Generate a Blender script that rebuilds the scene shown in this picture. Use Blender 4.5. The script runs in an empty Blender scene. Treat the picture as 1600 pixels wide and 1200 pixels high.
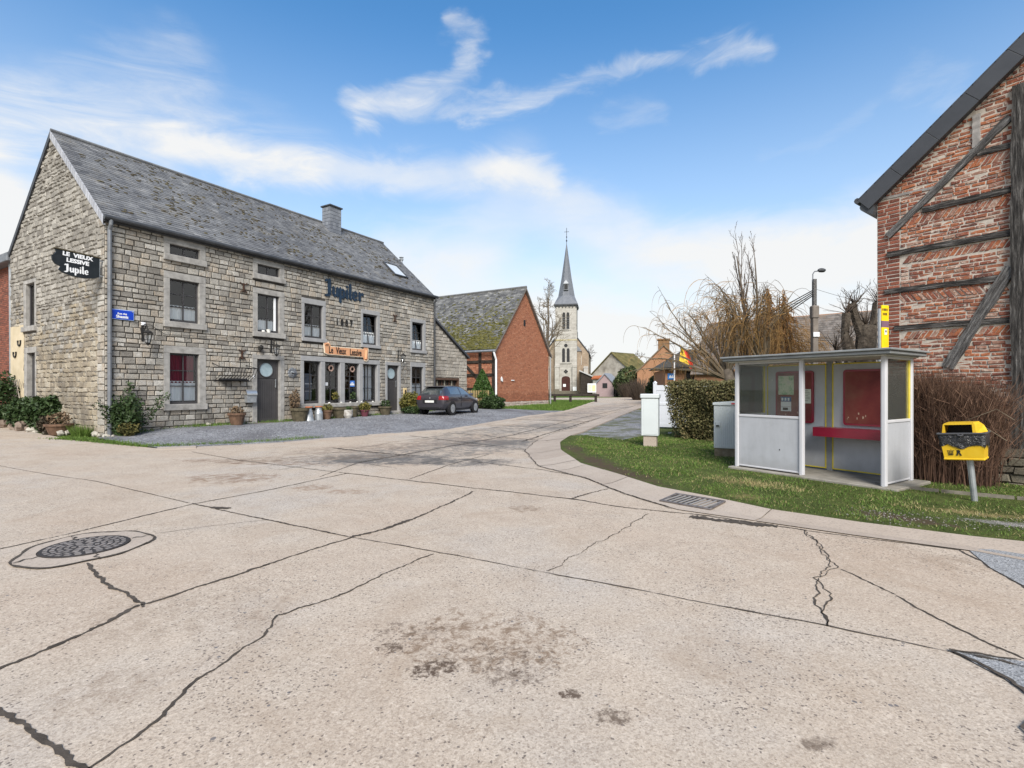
import bpy, math, random
import numpy as np
from mathutils import Vector, Matrix
from math import sin, cos, pi, radians, sqrt, atan2

scene = bpy.context.scene
COL = scene.collection
I4 = Matrix.Identity(4)
rnd = random.Random(7)
nrs = np.random.RandomState(11)

# ------------------------------------------------------------------ materials
def lin(c):
    return tuple(((v/255.0)/12.92 if v/255.0 <= .04045 else ((v/255.0+.055)/1.055)**2.4) for v in c) + (1,)

class NT:
    def __init__(s, name):
        s.m = bpy.data.materials.new(name); s.m.use_nodes = True
        s.t = s.m.node_tree; s.n = s.t.nodes; s.l = s.t.links
        s.b = s.n['Principled BSDF']; s.out = s.n['Material Output']
    def node(s, typ, **kw):
        x = s.n.new(typ)
        for k, v in kw.items(): setattr(x, k, v)
        return x
    def link(s, a, b): s.l.new(a, b)
    def val(s, sock, v):
        if hasattr(v, 'is_output'): s.link(v, sock)
        else: sock.default_value = v
    def math(s, op, a, b=0.0, c=0.0, clamp=False):
        x = s.node('ShaderNodeMath', operation=op, use_clamp=clamp)
        s.val(x.inputs[0], a); s.val(x.inputs[1], b); s.val(x.inputs[2], c)
        return x.outputs[0]
    def noise(s, vec, scale, detail=4, rough=.6, dist=0.0):
        x = s.node('ShaderNodeTexNoise')
        if vec is not None: s.link(vec, x.inputs['Vector'])
        x.inputs['Scale'].default_value = scale; x.inputs['Detail'].default_value = detail
        x.inputs['Roughness'].default_value = rough; x.inputs['Distortion'].default_value = dist
        return x.outputs['Fac']
    def remap(s, v, a, b, c=0.0, d=1.0):
        x = s.node('ShaderNodeMapRange'); s.val(x.inputs[0], v)
        for i, q in enumerate((a, b, c, d)): x.inputs[1+i].default_value = q
        return x.outputs[0]
    def mix(s, f, a, b, mode='MIX'):
        x = s.node('ShaderNodeMix', data_type='RGBA', blend_type=mode)
        s.val(x.inputs['Factor'], f); s.val(x.inputs['A'], a); s.val(x.inputs['B'], b)
        return x.outputs['Result']
    def ramp(s, f, cols):
        x = s.node('ShaderNodeValToRGB'); s.link(f, x.inputs[0]); e = x.color_ramp.elements
        cols = [c if isinstance(c[0], (tuple, list)) else (c, i/max(1, len(cols)-1)) for i, c in enumerate(cols)]
        while len(e) < len(cols): e.new(.5)
        for i, (c, p) in enumerate(cols):
            e[i].position = p
        for i, (c, p) in enumerate(cols):
            e[i].color = tuple(c[:3])+(1,)
        return x.outputs[0]
    def attr(s, name='tint'):
        x = s.node('ShaderNodeAttribute', attribute_name=name); return x.outputs['Fac']
    def coord(s, which='Object'):
        return s.node('ShaderNodeTexCoord').outputs[which]
    def bump(s, h, strength=.3, dist=.02):
        x = s.node('ShaderNodeBump'); x.inputs['Strength'].default_value = strength
        x.inputs['Distance'].default_value = dist; s.link(h, x.inputs['Height'])
        s.link(x.outputs[0], s.b.inputs['Normal'])
    def color(s, v): s.val(s.b.inputs['Base Color'], v)
    def set(s, rough=.8, spec=.3, metal=0.0):
        s.b.inputs['Roughness'].default_value = rough
        s.b.inputs['Specular IOR Level'].default_value = spec
        s.b.inputs['Metallic'].default_value = metal
        return s.m

def mat(name, cols, rough=.8, ns=6.0, tint=0.0, bump=0.0, bs=None, bd=.01, metal=0.0, spec=.3, var=.12, detail=6, lo=.3, hi=.7, sq=None, rot=0.0):
    """cols: one colour or a ramp; tint = weight of the per-face 'tint' attribute against noise"""
    n = NT(name); co = n.coord()
    if sq:
        mp = n.node('ShaderNodeMapping'); mp.inputs['Scale'].default_value = sq; src = co
        if rot:
            m0 = n.node('ShaderNodeMapping'); m0.inputs['Rotation'].default_value = (0, rot, 0); n.link(co, m0.inputs[0]); src = m0.outputs[0]
        n.link(src, mp.inputs[0]); co = mp.outputs[0]
    f = n.noise(co, ns, detail)
    f = n.remap(f, lo, hi)
    if isinstance(cols[0], (int, float)):
        c = cols[:3]
        cols = [tuple(v*(1-var) for v in c), tuple(min(1, v*(1+var)) for v in c)]
    if tint:
        f = n.math('ADD', n.math('MULTIPLY', n.attr(), tint), n.math('MULTIPLY', f, 1-tint))
    n.color(n.ramp(f, cols))
    if bump:
        n.bump(n.noise(co, bs or ns*4, 5), bump, bd)
    return n.set(rough, spec, metal)

# ------------------------------------------------------------------ mesh building
class MB:
    def __init__(s): s.v = []; s.f = []; s.mi = []; s.t = []; s.T = I4.copy()
    def add(s, vs, fs, mi=0, t=0.5):
        b = len(s.v); T = s.T
        s.v += [tuple(T @ Vector(v)) for v in vs]
        for f in fs:
            s.f.append(tuple(i+b for i in f)); s.mi.append(mi); s.t.append(t)
        return s
    def box(s, x0, x1, y0, y1, z0, z1, mi=0, t=.5, c=.006):
        """chamfered box"""
        c = min(c, abs(x1-x0)*.3, abs(y1-y0)*.3, abs(z1-z0)*.3)
        V = []; 
        for sx, X in ((1, x0), (-1, x1)):
            for sy, Y in ((1, y0), (-1, y1)):
                for sz, Z in ((1, z0), (-1, z1)):
                    V += [(X, Y+sy*c, Z+sz*c), (X+sx*c, Y, Z+sz*c), (X+sx*c, Y+sy*c, Z)]
        def i(a, b_, c_, k): return ((a*2+b_)*2+c_)*3+k
        F = []
        for a in (0, 1):
            q = [i(a,0,0,0), i(a,1,0,0), i(a,1,1,0), i(a,0,1,0)]; F.append(q if a else q[::-1])
            q = [i(0,a,0,1), i(1,a,0,1), i(1,a,1,1), i(0,a,1,1)]; F.append(q[::-1] if a else q)
            q = [i(0,0,a,2), i(1,0,a,2), i(1,1,a,2), i(0,1,a,2)]; F.append(q if a else q[::-1])
        for a in (0, 1):
            for b_ in (0, 1):
                q = [i(a,b_,0,0), i(a,b_,0,1), i(a,b_,1,1), i(a,b_,1,0)]; F.append(q if (a == b_) else q[::-1])
                q = [i(a,0,b_,0), i(a,0,b_,2), i(a,1,b_,2), i(a,1,b_,0)]; F.append(q[::-1] if (a == b_) else q)
                q = [i(0,a,b_,1), i(0,a,b_,2), i(1,a,b_,2), i(1,a,b_,1)]; F.append(q if (a == b_) else q[::-1])
        for a in (0, 1):
            for b_ in (0, 1):
                for c_ in (0, 1):
                    q = [i(a,b_,c_,0), i(a,b_,c_,1), i(a,b_,c_,2)]
                    F.append(q if (a+b_+c_) % 2 else q[::-1])
        return s.add(V, F, mi, t)
    def quad(s, a, b, c, d, mi=0, t=.5): return s.add([a, b, c, d], [(0, 1, 2, 3)], mi, t)
    def prism(s, poly, y0, y1, mi=0, t=.5):
        """poly in (x,z), extruded in y from y0 (front, -y) to y1"""
        n = len(poly)
        V = [(x, y0, z) for x, z in poly] + [(x, y1, z) for x, z in poly]
        F = [tuple(range(n)), tuple(range(2*n-1, n-1, -1))] + [(i, n+i, n+(i+1) % n, (i+1) % n) for i in range(n)]
        return s.add(V, F, mi, t)
    def slab(s, poly, z0, z1, mi=0, t=.5):
        n = len(poly)
        V = [(x, y, z0) for x, y in poly] + [(x, y, z1) for x, y in poly]
        F = [tuple(range(n-1, -1, -1)), tuple(range(n, 2*n))] + [(i, (i+1) % n, n+(i+1) % n, n+i) for i in range(n)]
        return s.add(V, F, mi, t)
    def tube(s, pts, rad, n=6, mi=0, t=.5, cap=True):
        pts = [Vector(p) for p in pts]
        if isinstance(rad, (int, float)): rad = [rad]*len(pts)
        V = []; F = []
        up = None
        for i, p in enumerate(pts):
            d = (pts[min(i+1, len(pts)-1)]-pts[max(i-1, 0)])
            if d.length < 1e-9: d = Vector((0, 0, 1))
            d.normalize()
            if up is None: up = d.orthogonal().normalized()
            else:
                up = up-d*up.dot(d)
                up = up.normalized() if up.length > 1e-6 else d.orthogonal().normalized()
            w = d.cross(up)
            for k in range(n):
                a = 2*pi*k/n
                V.append(p+(up*cos(a)+w*sin(a))*rad[i])
        for i in range(len(pts)-1):
            for k in range(n):
                F.append((i*n+k, i*n+(k+1) % n, (i+1)*n+(k+1) % n, (i+1)*n+k))
        if cap:
            F.append(tuple(range(n-1, -1, -1))); F.append(tuple(range((len(pts)-1)*n, len(pts)*n)))
        return s.add(V, F, mi, t)
    def bar(s, p, q, w, d, mi=0, t=.5, up=(0, 0, 1)):
        """rectangular bar from p to q, w across, d along `up`"""
        p, q = Vector(p), Vector(q); a = (q-p).normalized(); u = Vector(up); u = (u-a*u.dot(a)).normalized(); x = a.cross(u)
        V = []
        for e in (p, q):
            for i, j in ((-1, -1), (1, -1), (1, 1), (-1, 1)): V.append(e+x*(w/2*i)+u*(d/2*j))
        return s.add(V, [(3, 2, 1, 0), (4, 5, 6, 7)]+[(i, (i+1) % 4, 4+(i+1) % 4, 4+i) for i in range(4)], mi, t)
    def lathe(s, prof, n=16, c=(0, 0, 0), mi=0, t=.5):
        V = []; F = []
        for r, z in prof:
            for k in range(n): V.append((c[0]+r*cos(2*pi*k/n), c[1]+r*sin(2*pi*k/n), c[2]+z))
        for i in range(len(prof)-1):
            for k in range(n): F.append((i*n+k, i*n+(k+1) % n, (i+1)*n+(k+1) % n, (i+1)*n+k))
        F.append(tuple(range(n-1, -1, -1))); F.append(tuple(range((len(prof)-1)*n, len(prof)*n)))
        return s.add(V, F, mi, t)
    def blob(s, c, r, mi=0, t=.5, jit=.25, seed=0, nu=8, nv=6, flat=1.0):
        q = random.Random(seed); V = []; F = []
        if isinstance(r, (int, float)): r = (r, r, r*flat)
        for j in range(nv+1):
            th = pi*j/nv
            for i in range(nu):
                ph = 2*pi*i/nu; k = 1+q.uniform(-jit, jit) if 0 < j < nv else 1
                V.append((c[0]+r[0]*k*sin(th)*cos(ph), c[1]+r[1]*k*sin(th)*sin(ph), c[2]+r[2]*k*cos(th)))
        for j in range(nv):
            for i in range(nu): F.append((j*nu+i, (j+1)*nu+i, (j+1)*nu+(i+1) % nu, j*nu+(i+1) % nu))
        return s.add(V, F, mi, t)
    def build(s, name, mats, parent=None, loc=None, rotz=0.0, smooth=False, cleanup=False):
        me = bpy.data.meshes.new(name)
        me.from_pydata(s.v, [], s.f)
        if not isinstance(mats, (list, tuple)): mats = [mats]
        for m in mats: me.materials.append(m)
        if len(mats) > 1: me.polygons.foreach_set('material_index', s.mi)
        at = me.attributes.new('tint', 'FLOAT', 'FACE'); at.data.foreach_set('value', np.array(s.t, dtype=np.float32))
        if smooth: me.polygons.foreach_set('use_smooth', [True]*len(s.f))
        me.update()
        o = bpy.data.objects.new(name, me); COL.objects.link(o)
        if parent: o.parent = parent
        if loc is not None: o.location = loc
        o.rotation_euler = (0, 0, rotz)
        return o

def npmesh(name, V, k, mats, tint=None, parent=None, smooth=False):
    """faces = consecutive groups of k vertices"""
    V = np.asarray(V, dtype=np.float32).reshape(-1, 3); nf = len(V)//k
    me = bpy.data.meshes.new(name)
    me.vertices.add(len(V)); me.vertices.foreach_set('co', V.ravel())
    me.loops.add(nf*k); me.loops.foreach_set('vertex_index', np.arange(nf*k, dtype=np.int32))
    me.polygons.add(nf); me.polygons.foreach_set('loop_start', np.arange(0, nf*k, k, dtype=np.int32))
    me.materials.append(mats)
    at = me.attributes.new('tint', 'FLOAT', 'FACE')
    at.data.foreach_set('value', (tint if tint is not None else nrs.rand(nf)).astype(np.float32))
    me.update(calc_edges=True); me.validate()
    o = bpy.data.objects.new(name, me); COL.objects.link(o)
    if parent: o.parent = parent
    return o

def leaf_quads(P, size, aspect=1.6, droop=0.0):
    """leaf-shaped rhombs at random orientation around points P (n,3)"""
    n = len(P); P = np.asarray(P)
    d = nrs.normal(size=(n, 3)); d[:, 2] -= droop; d /= np.linalg.norm(d, axis=1)[:, None]
    e = nrs.normal(size=(n, 3)); e -= d*(e*d).sum(1)[:, None]; e /= np.linalg.norm(e, axis=1)[:, None]
    sz = size*(.6+.8*nrs.rand(n))[:, None]
    a = P-d*sz*.5*aspect; b = P+e*sz*.5; c = P+d*sz*.5*aspect; f = P-e*sz*.5
    return np.stack([a, b, c, f], 1).reshape(-1, 3)

def tag(o, label, cat, group=None):
    o['label'] = label; o['category'] = cat
    if group: o['group'] = group
    return o
def struct(o, kind='structure'):
    o['kind'] = kind; return o
def thing(name, label, cat, loc=(0, 0, 0), rotz=0.0, group=None):
    o = bpy.data.objects.new(name, None); COL.objects.link(o)
    o.empty_display_size = .2
    o.location = loc; o.rotation_euler = (0, 0, rotz)
    return tag(o, label, cat, group)
def copy_tree(o, parent=None):
    c = o.copy(); COL.objects.link(c)
    if parent: c.parent = parent
    for ch in [x for x in bpy.data.objects if x.parent == o]: copy_tree(ch, c)
    return c

def textmesh(body, size, extrude=.004, offset=0.0, sx=1.0, align='CENTER'):
    cu = bpy.data.curves.new('lettering', 'FONT'); cu.body = body; cu.size = size; cu.extrude = extrude
    cu.offset = offset; cu.align_x = align; cu.align_y = 'CENTER'; cu.resolution_u = 3
    o = bpy.data.objects.new('lettering', cu); COL.objects.link(o)
    bpy.context.view_layer.update()
    dg = bpy.context.evaluated_depsgraph_get()
    me = bpy.data.meshes.new_from_object(o.evaluated_get(dg))
    vs = [(v.co.x*sx, v.co.y, v.co.z) for v in me.vertices]; fs = [tuple(p.vertices) for p in me.polygons]
    bpy.data.objects.remove(o); bpy.data.curves.remove(cu); bpy.data.meshes.remove(me)
    return vs, fs
RX = Matrix.Rotation(pi/2, 4, 'X')       # text standing on a wall that looks to -y
def put_text(mb, body, size, x, y, z, mi=0, offset=0.0, sx=1.0, rot=0.0, align='CENTER', extrude=.004):
    vs, fs = textmesh(body, size, extrude, offset, sx, align)
    T = mb.T; mb.T = T @ Matrix.Translation((x, y, z)) @ RX @ Matrix.Rotation(rot, 4, 'Z')
    mb.add(vs, fs, mi); mb.T = T

# ------------------------------------------------------------------ ground height
def sst(t): t = max(0., min(1., t)); return t*t*(3-2*t)
KL = [(-60, 44), (-19.2, 19.05), (-15.2, 16.2), (-12.2, 14.1), (-9.1, 13.05), (-8.05, 13.65), (-6.57, 14.5), (-4.77, 16.4), (-2.3, 18.6), (.82, 26.1), (3.2, 30.6), (6.9, 44), (8.0, 48)]
def segdist(x, y, pts):
    """signed distance to a polyline, positive on its left-hand side when walking it"""
    best = 1e9; sg = 1
    for (ax, ay), (bx, by) in zip(pts, pts[1:]):
        dx, dy = bx-ax, by-ay; t = max(0, min(1, ((x-ax)*dx+(y-ay)*dy)/(dx*dx+dy*dy)))
        ex, ey = x-ax-t*dx, y-ay-t*dy; d = ex*ex+ey*ey
        if d < best-1e-9: best = d; sg = 1 if dx*(y-ay)-dy*(x-ax) > 0 else -1
    return sqrt(best)*sg
def h(x, y):
    z = .013*max(0, y-14) if y < 120 else .013*106
    z += .13*sst((-8-x)/5.)
    d = segdist(x, y, KL)
    if d > 0: z += .17*sst(d/3.2)*(1-sst((y-34)/12))
    return z
# ================================================================== materials
def stone_mat(name, cols, ns=5., bump=.6, dark=(.05, .045, .04), damount=.5, wet=True):
    n = NT(name); co = n.coord()
    f = n.math('ADD', n.math('MULTIPLY', n.attr(), .74), n.math('MULTIPLY', n.remap(n.noise(co, ns, 6, .65), .3, .7), .26))
    c = n.ramp(f, cols)
    fine = n.noise(co, 38, 6, .75)
    c = n.mix(n.remap(fine, .42, .66, 0, damount+.12), c, dark+(1,))
    pale = n.noise(co, 21, 4, .7)
    c = n.mix(n.remap(pale, .58, .75, 0, .35), c, (.55, .52, .46, 1))
    big = n.noise(co, .55, 5, .6)
    c = n.mix(n.remap(big, .50, .72, 0, .5), c, dark+(1,)); c = n.mix(n.remap(n.noise(co, 2.4, 6, .7), .54, .72, 0, .45), c, (.09, .08, .07, 1))
    n.color(c); n.bump(n.math('ADD', fine, n.noise(co, 9, 4, .6)), bump, .02)
    return n.set(.9, .2)
M_ashlar = stone_mat('limestone_ashlar', [(.15, .138, .125), (.258, .24, .215), (.345, .325, .293), (.405, .384, .345), (.41, .352, .285), (.49, .468, .428), (.59, .568, .525)])
M_rubble_grey = stone_mat('limestone_rubble_grey', [(.15, .14, .125), (.27, .25, .225), (.35, .33, .295), (.42, .395, .355), (.54, .515, .475)], ns=4)
M_rubble = stone_mat('limestone_rubble', [(.19, .16, .125), (.30, .26, .205), (.36, .305, .225), (.42, .37, .29), (.50, .46, .385)], ns=4)
M_plinth = stone_mat('dark_rubble', [(.07, .06, .05), (.13, .115, .09), (.17, .15, .11), (.22, .20, .16)], ns=6)
M_mortar = mat('mortar_grey', [(.075, .068, .058), (.17, .155, .135)], ns=9, bump=.4, rough=.95)
M_mortar_dark = mat('mortar_dark', [(.03, .027, .024), (.085, .077, .067)], ns=6, bump=.4, rough=.95)
M_mortar_pale = mat('mortar_lime', [(.33, .29, .25), (.50, .45, .39)], ns=12, bump=.5, rough=.95)
M_trim = mat('bluestone_trim', [(.20, .19, .18), (.29, .28, .265), (.37, .355, .335)], ns=5, bump=.35, rough=.85)
M_trim_new = mat('bluestone_smooth', [(.25, .25, .255), (.31, .31, .315)], ns=5, bump=.15, rough=.8)
M_greyframe = mat('grey_painted_wood', (.042, .040, .043), rough=.5, ns=4, spec=.4)
M_door = mat('grey_painted_door', (.05, .047, .048), rough=.45, ns=3, spec=.4)
M_iron = mat('black_iron', (.018, .017, .016), rough=.6, ns=20)
M_rust = mat('rusty_iron', [(.02, .015, .012), (.07, .03, .018)], rough=.8, ns=12)
M_white = mat('white_paint', (.72, .73, .75), rough=.5, ns=6, var=.04)
M_cream = mat('cream_render', [(.44, .37, .25), (.55, .47, .34)], ns=2.5, bump=.2, rough=.9)
M_lead = mat('zinc_grey', [(.13, .14, .155), (.21, .22, .24)], ns=3, rough=.5, metal=.3)
M_zincdark = mat('dark_gutter', [(.03, .032, .036), (.065, .068, .074)], ns=3, rough=.5)
M_verge = mat('pale_verge_slate', [(.25, .26, .29), (.42, .43, .47)], tint=.5, ns=6, rough=.8)
M_terracotta = mat('terracotta', [(.075, .045, .03), (.17, .10, .065)], ns=7, rough=.85, bump=.3)
M_mossypot = mat('mossy_concrete_pot', [(.045, .04, .025), (.12, .10, .065)], ns=7, rough=.9, bump=.3)
M_galv = mat('galvanised_steel', [(.30, .32, .34), (.46, .48, .50)], ns=8, rough=.4, metal=.6)
M_orange = mat('orange_wood', (.38, .13, .06), ns=8)
M_black = mat('matt_black', (.012, .012, .013), rough=.6)
M_redc = mat('red_curtain', [(.12, .006, .02), (.24, .015, .04)], ns=3, sq=(14, 1, .3), rough=.9)
def slate_mat(name, cols, moss, mossamt, mscale=1.3, mlo=.52, mhi=.68, band=None):
    n = NT(name); co = n.coord()
    f = n.math('ADD', n.math('MULTIPLY', n.attr(), .55), n.math('MULTIPLY', n.remap(n.noise(co, 2.2, 6, .65), .3, .7), .45))
    c = n.ramp(f, cols)
    lich = n.noise(co, 26, 3, .6)
    c = n.mix(n.remap(lich, .62, .72, 0, .5), c, (.42, .42, .40, 1))
    mo = n.math('ADD', n.noise(co, mscale, 5, .65), n.math('MULTIPLY', n.math('SUBTRACT', n.noise(co, 14, 3, .6), .5), .55))
    if band:   # more moss lower on the slope (object z between band values)
        sep = n.node('ShaderNodeSeparateXYZ'); n.link(co, sep.inputs[0])
        mo = n.math('ADD', mo, n.remap(sep.outputs[2], band[0], band[1], band[2], band[3]))
    c = n.mix(n.remap(mo, mlo, mhi, 0, mossamt), c, n.ramp(n.noise(co, 9, 4, .7), moss))
    n.color(c); n.bump(n.math('ADD', lich, n.math('MULTIPLY', mo, 2.0)), .5, .02)
    return n.set(.75, .35)
M_slate = slate_mat('old_slate', [(.05, .052, .058), (.10, .102, .11), (.16, .163, .17), (.26, .26, .265)], [(.10, .075, .045), (.19, .16, .10)], .45, 1.1, .58, .75)
M_moss_clump = mat('moss_clump', [(.035, .028, .018), (.075, .062, .038), (.12, .11, .065)], tint=.6, ns=14, bump=.8, rough=1)
M_slate_moss = slate_mat('mossy_slate', [(.045, .045, .048), (.085, .085, .087), (.15, .15, .148), (.30, .295, .285)], [(.022, .025, .006), (.085, .08, .018), (.19, .165, .04)], .95, .9, .50, .62, band=(4.3, 8.3, .13, -.2))
M_moss_green = mat('moss_green', [(.02, .022, .006), (.075, .072, .018), (.18, .16, .04)], tint=.6, ns=9, bump=.9, rough=1)
M_slate_dark = mat('dark_slate', [(.035, .038, .046), (.075, .08, .092)], tint=.5, ns=7, rough=.6, bump=.3)
M_spire = mat('spire_slate', [(.10, .11, .13), (.165, .175, .20)], tint=.3, ns=3, rough=.65, bump=.3)
def brick_mat(name, cols, pale, pamt):
    n = NT(name); co = n.coord()
    f = n.math('ADD', n.math('MULTIPLY', n.attr(), .7), n.math('MULTIPLY', n.remap(n.noise(co, 7, 5, .65), .3, .7), .3))
    c = n.ramp(f, cols)
    sp = n.noise(co, 16, 6, .75, .4)
    c = n.mix(n.remap(sp, .54, .66, 0, pamt), c, pale+(1,))
    c = n.mix(n.remap(n.noise(co, 45, 4, .7), .5, .75, 0, .5), c, (.05, .03, .025, 1))
    n.color(c); n.bump(sp, .7, .015)
    return n.set(.9, .2)
M_brick_old = brick_mat('worn_brick', [(.07, .034, .03), (.15, .058, .042), (.22, .075, .048), (.34, .12, .055), (.20, .085, .06), (.30, .18, .135), (.52, .43, .36)], (.55, .46, .39), .95)
M_brick_edge = brick_mat('red_brick', [(.10, .04, .03), (.17, .06, .042), (.23, .078, .05), (.30, .11, .07)], (.30, .20, .16), .45)
M_brick_barn = brick_mat('orange_red_brick', [(.23, .088, .050), (.34, .132, .075), (.41, .175, .10), (.48, .24, .16)], (.46, .30, .22), .3)
M_oak = mat('weathered_oak', [(.02, .018, .018), (.07, .066, .064), (.15, .145, .142), (.26, .25, .25)], ns=6, sq=(5, 5, 5), bump=.9, bs=16, bd=.03, rough=.9)
M_oak_dark = mat('tarred_oak', [(.010, .009, .009), (.022, .02, .019), (.06, .056, .053), (.17, .165, .16)], ns=7, lo=.32, hi=.78, bump=.9, bs=16, bd=.03, rough=.85)
_OD = [(.012, .011, .011), (.034, .031, .029), (.095, .088, .083), (.24, .232, .225)]; _OM = [(.03, .028, .027), (.085, .08, .078), (.16, .155, .152), (.30, .29, .285)]
def oak(nm, cols, sq, rot=0): return mat(nm, cols, ns=3.0, sq=sq, rot=rot, bump=1.0, bs=9, bd=.03, rough=.9, lo=.34, hi=.72, detail=9)
M_oak_h = oak('tarred_oak_beam', _OD, (1.1, 8, 11)); M_oak_v = oak('tarred_oak_post', _OD, (11, 8, .9)); M_oak_d1 = oak('grey_oak_brace', _OM, (1.1, 8, 11), radians(43)); M_oak_d2 = oak('grey_oak_brace_low', _OM, (1.1, 8, 11), radians(63.5))
M_oak_pale = mat('silver_oak', [(.16, .15, .145), (.32, .30, .285)], ns=6, bump=.7, bs=20, rough=.9)
M_timber = mat('dark_timber', [(.015, .012, .01), (.045, .035, .028)], ns=5, rough=.85, bump=.4)
M_brown_wood = mat('brown_wood', [(.055, .03, .02), (.11, .065, .045)], ns=5, rough=.7)

def glass_mat(name, tintc=(.75, .8, .82), refl=.10, dirt=0.0):
    n = NT(name); n.n.remove(n.b)
    tr = n.node('ShaderNodeBsdfTransparent'); tr.inputs[0].default_value = tintc+(1,)
    gl = n.node('ShaderNodeBsdfGlossy'); gl.inputs['Roughness'].default_value = .02
    lw = n.node('ShaderNodeLayerWeight'); lw.inputs[0].default_value = .22
    f = n.math('ADD', n.math('MULTIPLY', lw.outputs['Fresnel'], 1.0), refl, clamp=True)
    mx = n.node('ShaderNodeMixShader'); n.link(f, mx.inputs[0]); n.link(tr.outputs[0], mx.inputs[1]); n.link(gl.outputs[0], mx.inputs[2])
    last = mx.outputs[0]
    if dirt:
        df = n.node('ShaderNodeBsdfDiffuse'); df.inputs[0].default_value = (.5, .5, .47, 1)
        m2 = n.node('ShaderNodeMixShader')
        n.link(n.remap(n.noise(n.coord(), 5, 6, .7, 1.2), .48, .75, .04, dirt), m2.inputs[0]); n.link(last, m2.inputs[1]); n.link(df.outputs[0], m2.inputs[2]); last = m2.outputs[0]
    n.link(last, n.out.inputs[0]); return n.m
M_glass = glass_mat('window_glass', (.98, .99, 1.0), .07)
M_glass_shelter = glass_mat('scratched_plexi', (.93, .95, .93), .0, .05)
M_frosted = mat('frosted_glass', [(.25, .33, .37), (.36, .45, .49)], ns=6, rough=.25, spec=.5)
def curtain_mat():
    n = NT('lace_curtain'); co = n.coord()
    mp = n.node('ShaderNodeMapping'); mp.inputs['Scale'].default_value = (22, 22, .4); n.link(co, mp.inputs[0])
    n.color(n.ramp(n.remap(n.noise(mp.outputs[0], 1, 2), .3, .7), [(.78, .82, .82), (.93, .94, .94)]))
    n.b.inputs['Emission Strength'].default_value = 0
    return n.set(.9, .1)
M_curtain = curtain_mat()
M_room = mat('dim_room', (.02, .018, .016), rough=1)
M_ceramic = mat('white_ceramic', (.75, .74, .7), rough=.3)

# ------------------------------------------------------------------ wall pattern builders
def wall_rects(mb, lo, hi, z0, z1, ops, mi=0, y=0.0):
    """flat wall a in [lo,hi], z in [z0,z1] with rectangular openings"""
    A = sorted({lo, hi}|{v for o in ops for v in o[:2] if lo < v < hi}); Z = sorted({z0, z1}|{v for o in ops for v in o[2:] if z0 < v < z1})
    for a, b in zip(A, A[1:]):
        for c, d in zip(Z, Z[1:]):
            m, k = (a+b)/2, (c+d)/2
            if any(o[0] < m < o[1] and o[2] < k < o[3] for o in ops): continue
            mb.quad((a, y, c), (b, y, c), (b, y, d), (a, y, d), mi)
def stones(mb, lo, hi, z0, z1, ch, cw, ops, r, gap=.014, out=(.008, .03), jit=.006, inset=.014, mi=0, tb=None, skip=None, base=0.0, mif=None):
    z = z0
    while z < z1-.02:
        hh = r.uniform(*ch); zt = min(z+hh, z1)
        if z1-zt < ch[0]*.6: zt = z1
        L = max(lo(z), lo(zt)); R = min(hi(z), hi(zt)); iv = [(L, R)]
        for o in ops:
            if min(zt, o[3])-max(z, o[2]) > .45*(zt-z):
                nv = []
                for a, b in iv:
                    if o[1] <= a or o[0] >= b: nv.append((a, b)); continue
                    if o[0] > a: nv.append((a, o[0]))
                    if o[1] < b: nv.append((o[1], b))
                iv = nv
        for a, b in iv:
            p = a
            first = True
            while p < b-.015:
                w = r.uniform(*cw)*(r.uniform(.4, 1) if first else 1); first = False
                if b-(p+w) < cw[0]*.55: w = b-p
                x0, x1, za, zb = p+gap/2, p+w-gap/2, z+gap/2, zt-gap/2
                p += w
                if x1-x0 < .012: continue
                cx, cz = (x0+x1)/2, (za+zb)/2
                if skip and skip(cx, cz): continue
                q = [(x0, za), (x1, za), (x1, zb), (x0, zb)]
                q = [(u+r.uniform(-jit, jit), v+r.uniform(-jit, jit)) for u, v in q]
                o_ = r.uniform(*out); k = min(inset, (x1-x0)*.25, (zb-za)*.25)
                V = [(u, base, v) for u, v in q]+[(u+(k if u < cx else -k), base-o_+r.uniform(-.004, .004), v+(k if v < cz else -k)) for u, v in q]
                t = r.random() if tb is None else tb(cx, cz, r)
                mb.add(V, [(4, 5, 6, 7), (0, 1, 5, 4), (1, 2, 6, 5), (2, 3, 7, 6), (3, 0, 4, 7)], mif(cx, cz, r) if mif else mi, t)
        z = zt
def slates(mb, x0, x1, L, ex, w, r, mi=0, jit=.008, th=.012, x0f=None, x1f=None, tb=None):
    """slate courses in the mb.T frame: x along the eave, y up the slope, z the normal"""
    n = int(L/ex)+1; ex = L/n
    for i in range(n):
        y = i*ex; a = x0f(y) if x0f else x0; b = x1f(y) if x1f else x1
        p = a-(w*.5 if i % 2 else 0)
        while p < b-.01:
            ww = w*r.uniform(.9, 1.1); q0, q1 = max(a, p), min(b, p+ww-.004); p += ww
            if q1-q0 < .02: continue
            dy = r.uniform(-jit, jit); zz = th+r.uniform(0, .008)
            t = r.random() if tb is None else tb(q0, y, r)
            ya, yb = max(-.02, y+dy), min(L, y+ex*1.15)
            mb.add([(q0, ya, .002), (q1, ya, .002), (q1, ya, zz), (q0, ya, zz+r.uniform(-.002, .002)), (q1, yb, .003), (q0, yb, .003)],
                   [(3, 2, 4, 5), (0, 1, 2, 3)], mi, t)
def moss(mb, n, fn, r, size=(.04, .12), mi=1, zz=.02):
    for i in range(n):
        x, y = fn(r); s = r.uniform(*size)
        mb.blob((x, y, zz), (s*r.uniform(.8, 1.9), s*.8, s*.38), mi, r.random(), .35, r.random(), 6, 4)
WM_F = I4
def gable_frame():   # wall frame for a wall in the x=0 plane looking to -x : a = -y
    return Matrix(((0, 1, 0, 0), (-1, 0, 0, 0), (0, 0, 1, 0), (0, 0, 0, 1)))
GF = gable_frame()

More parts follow.
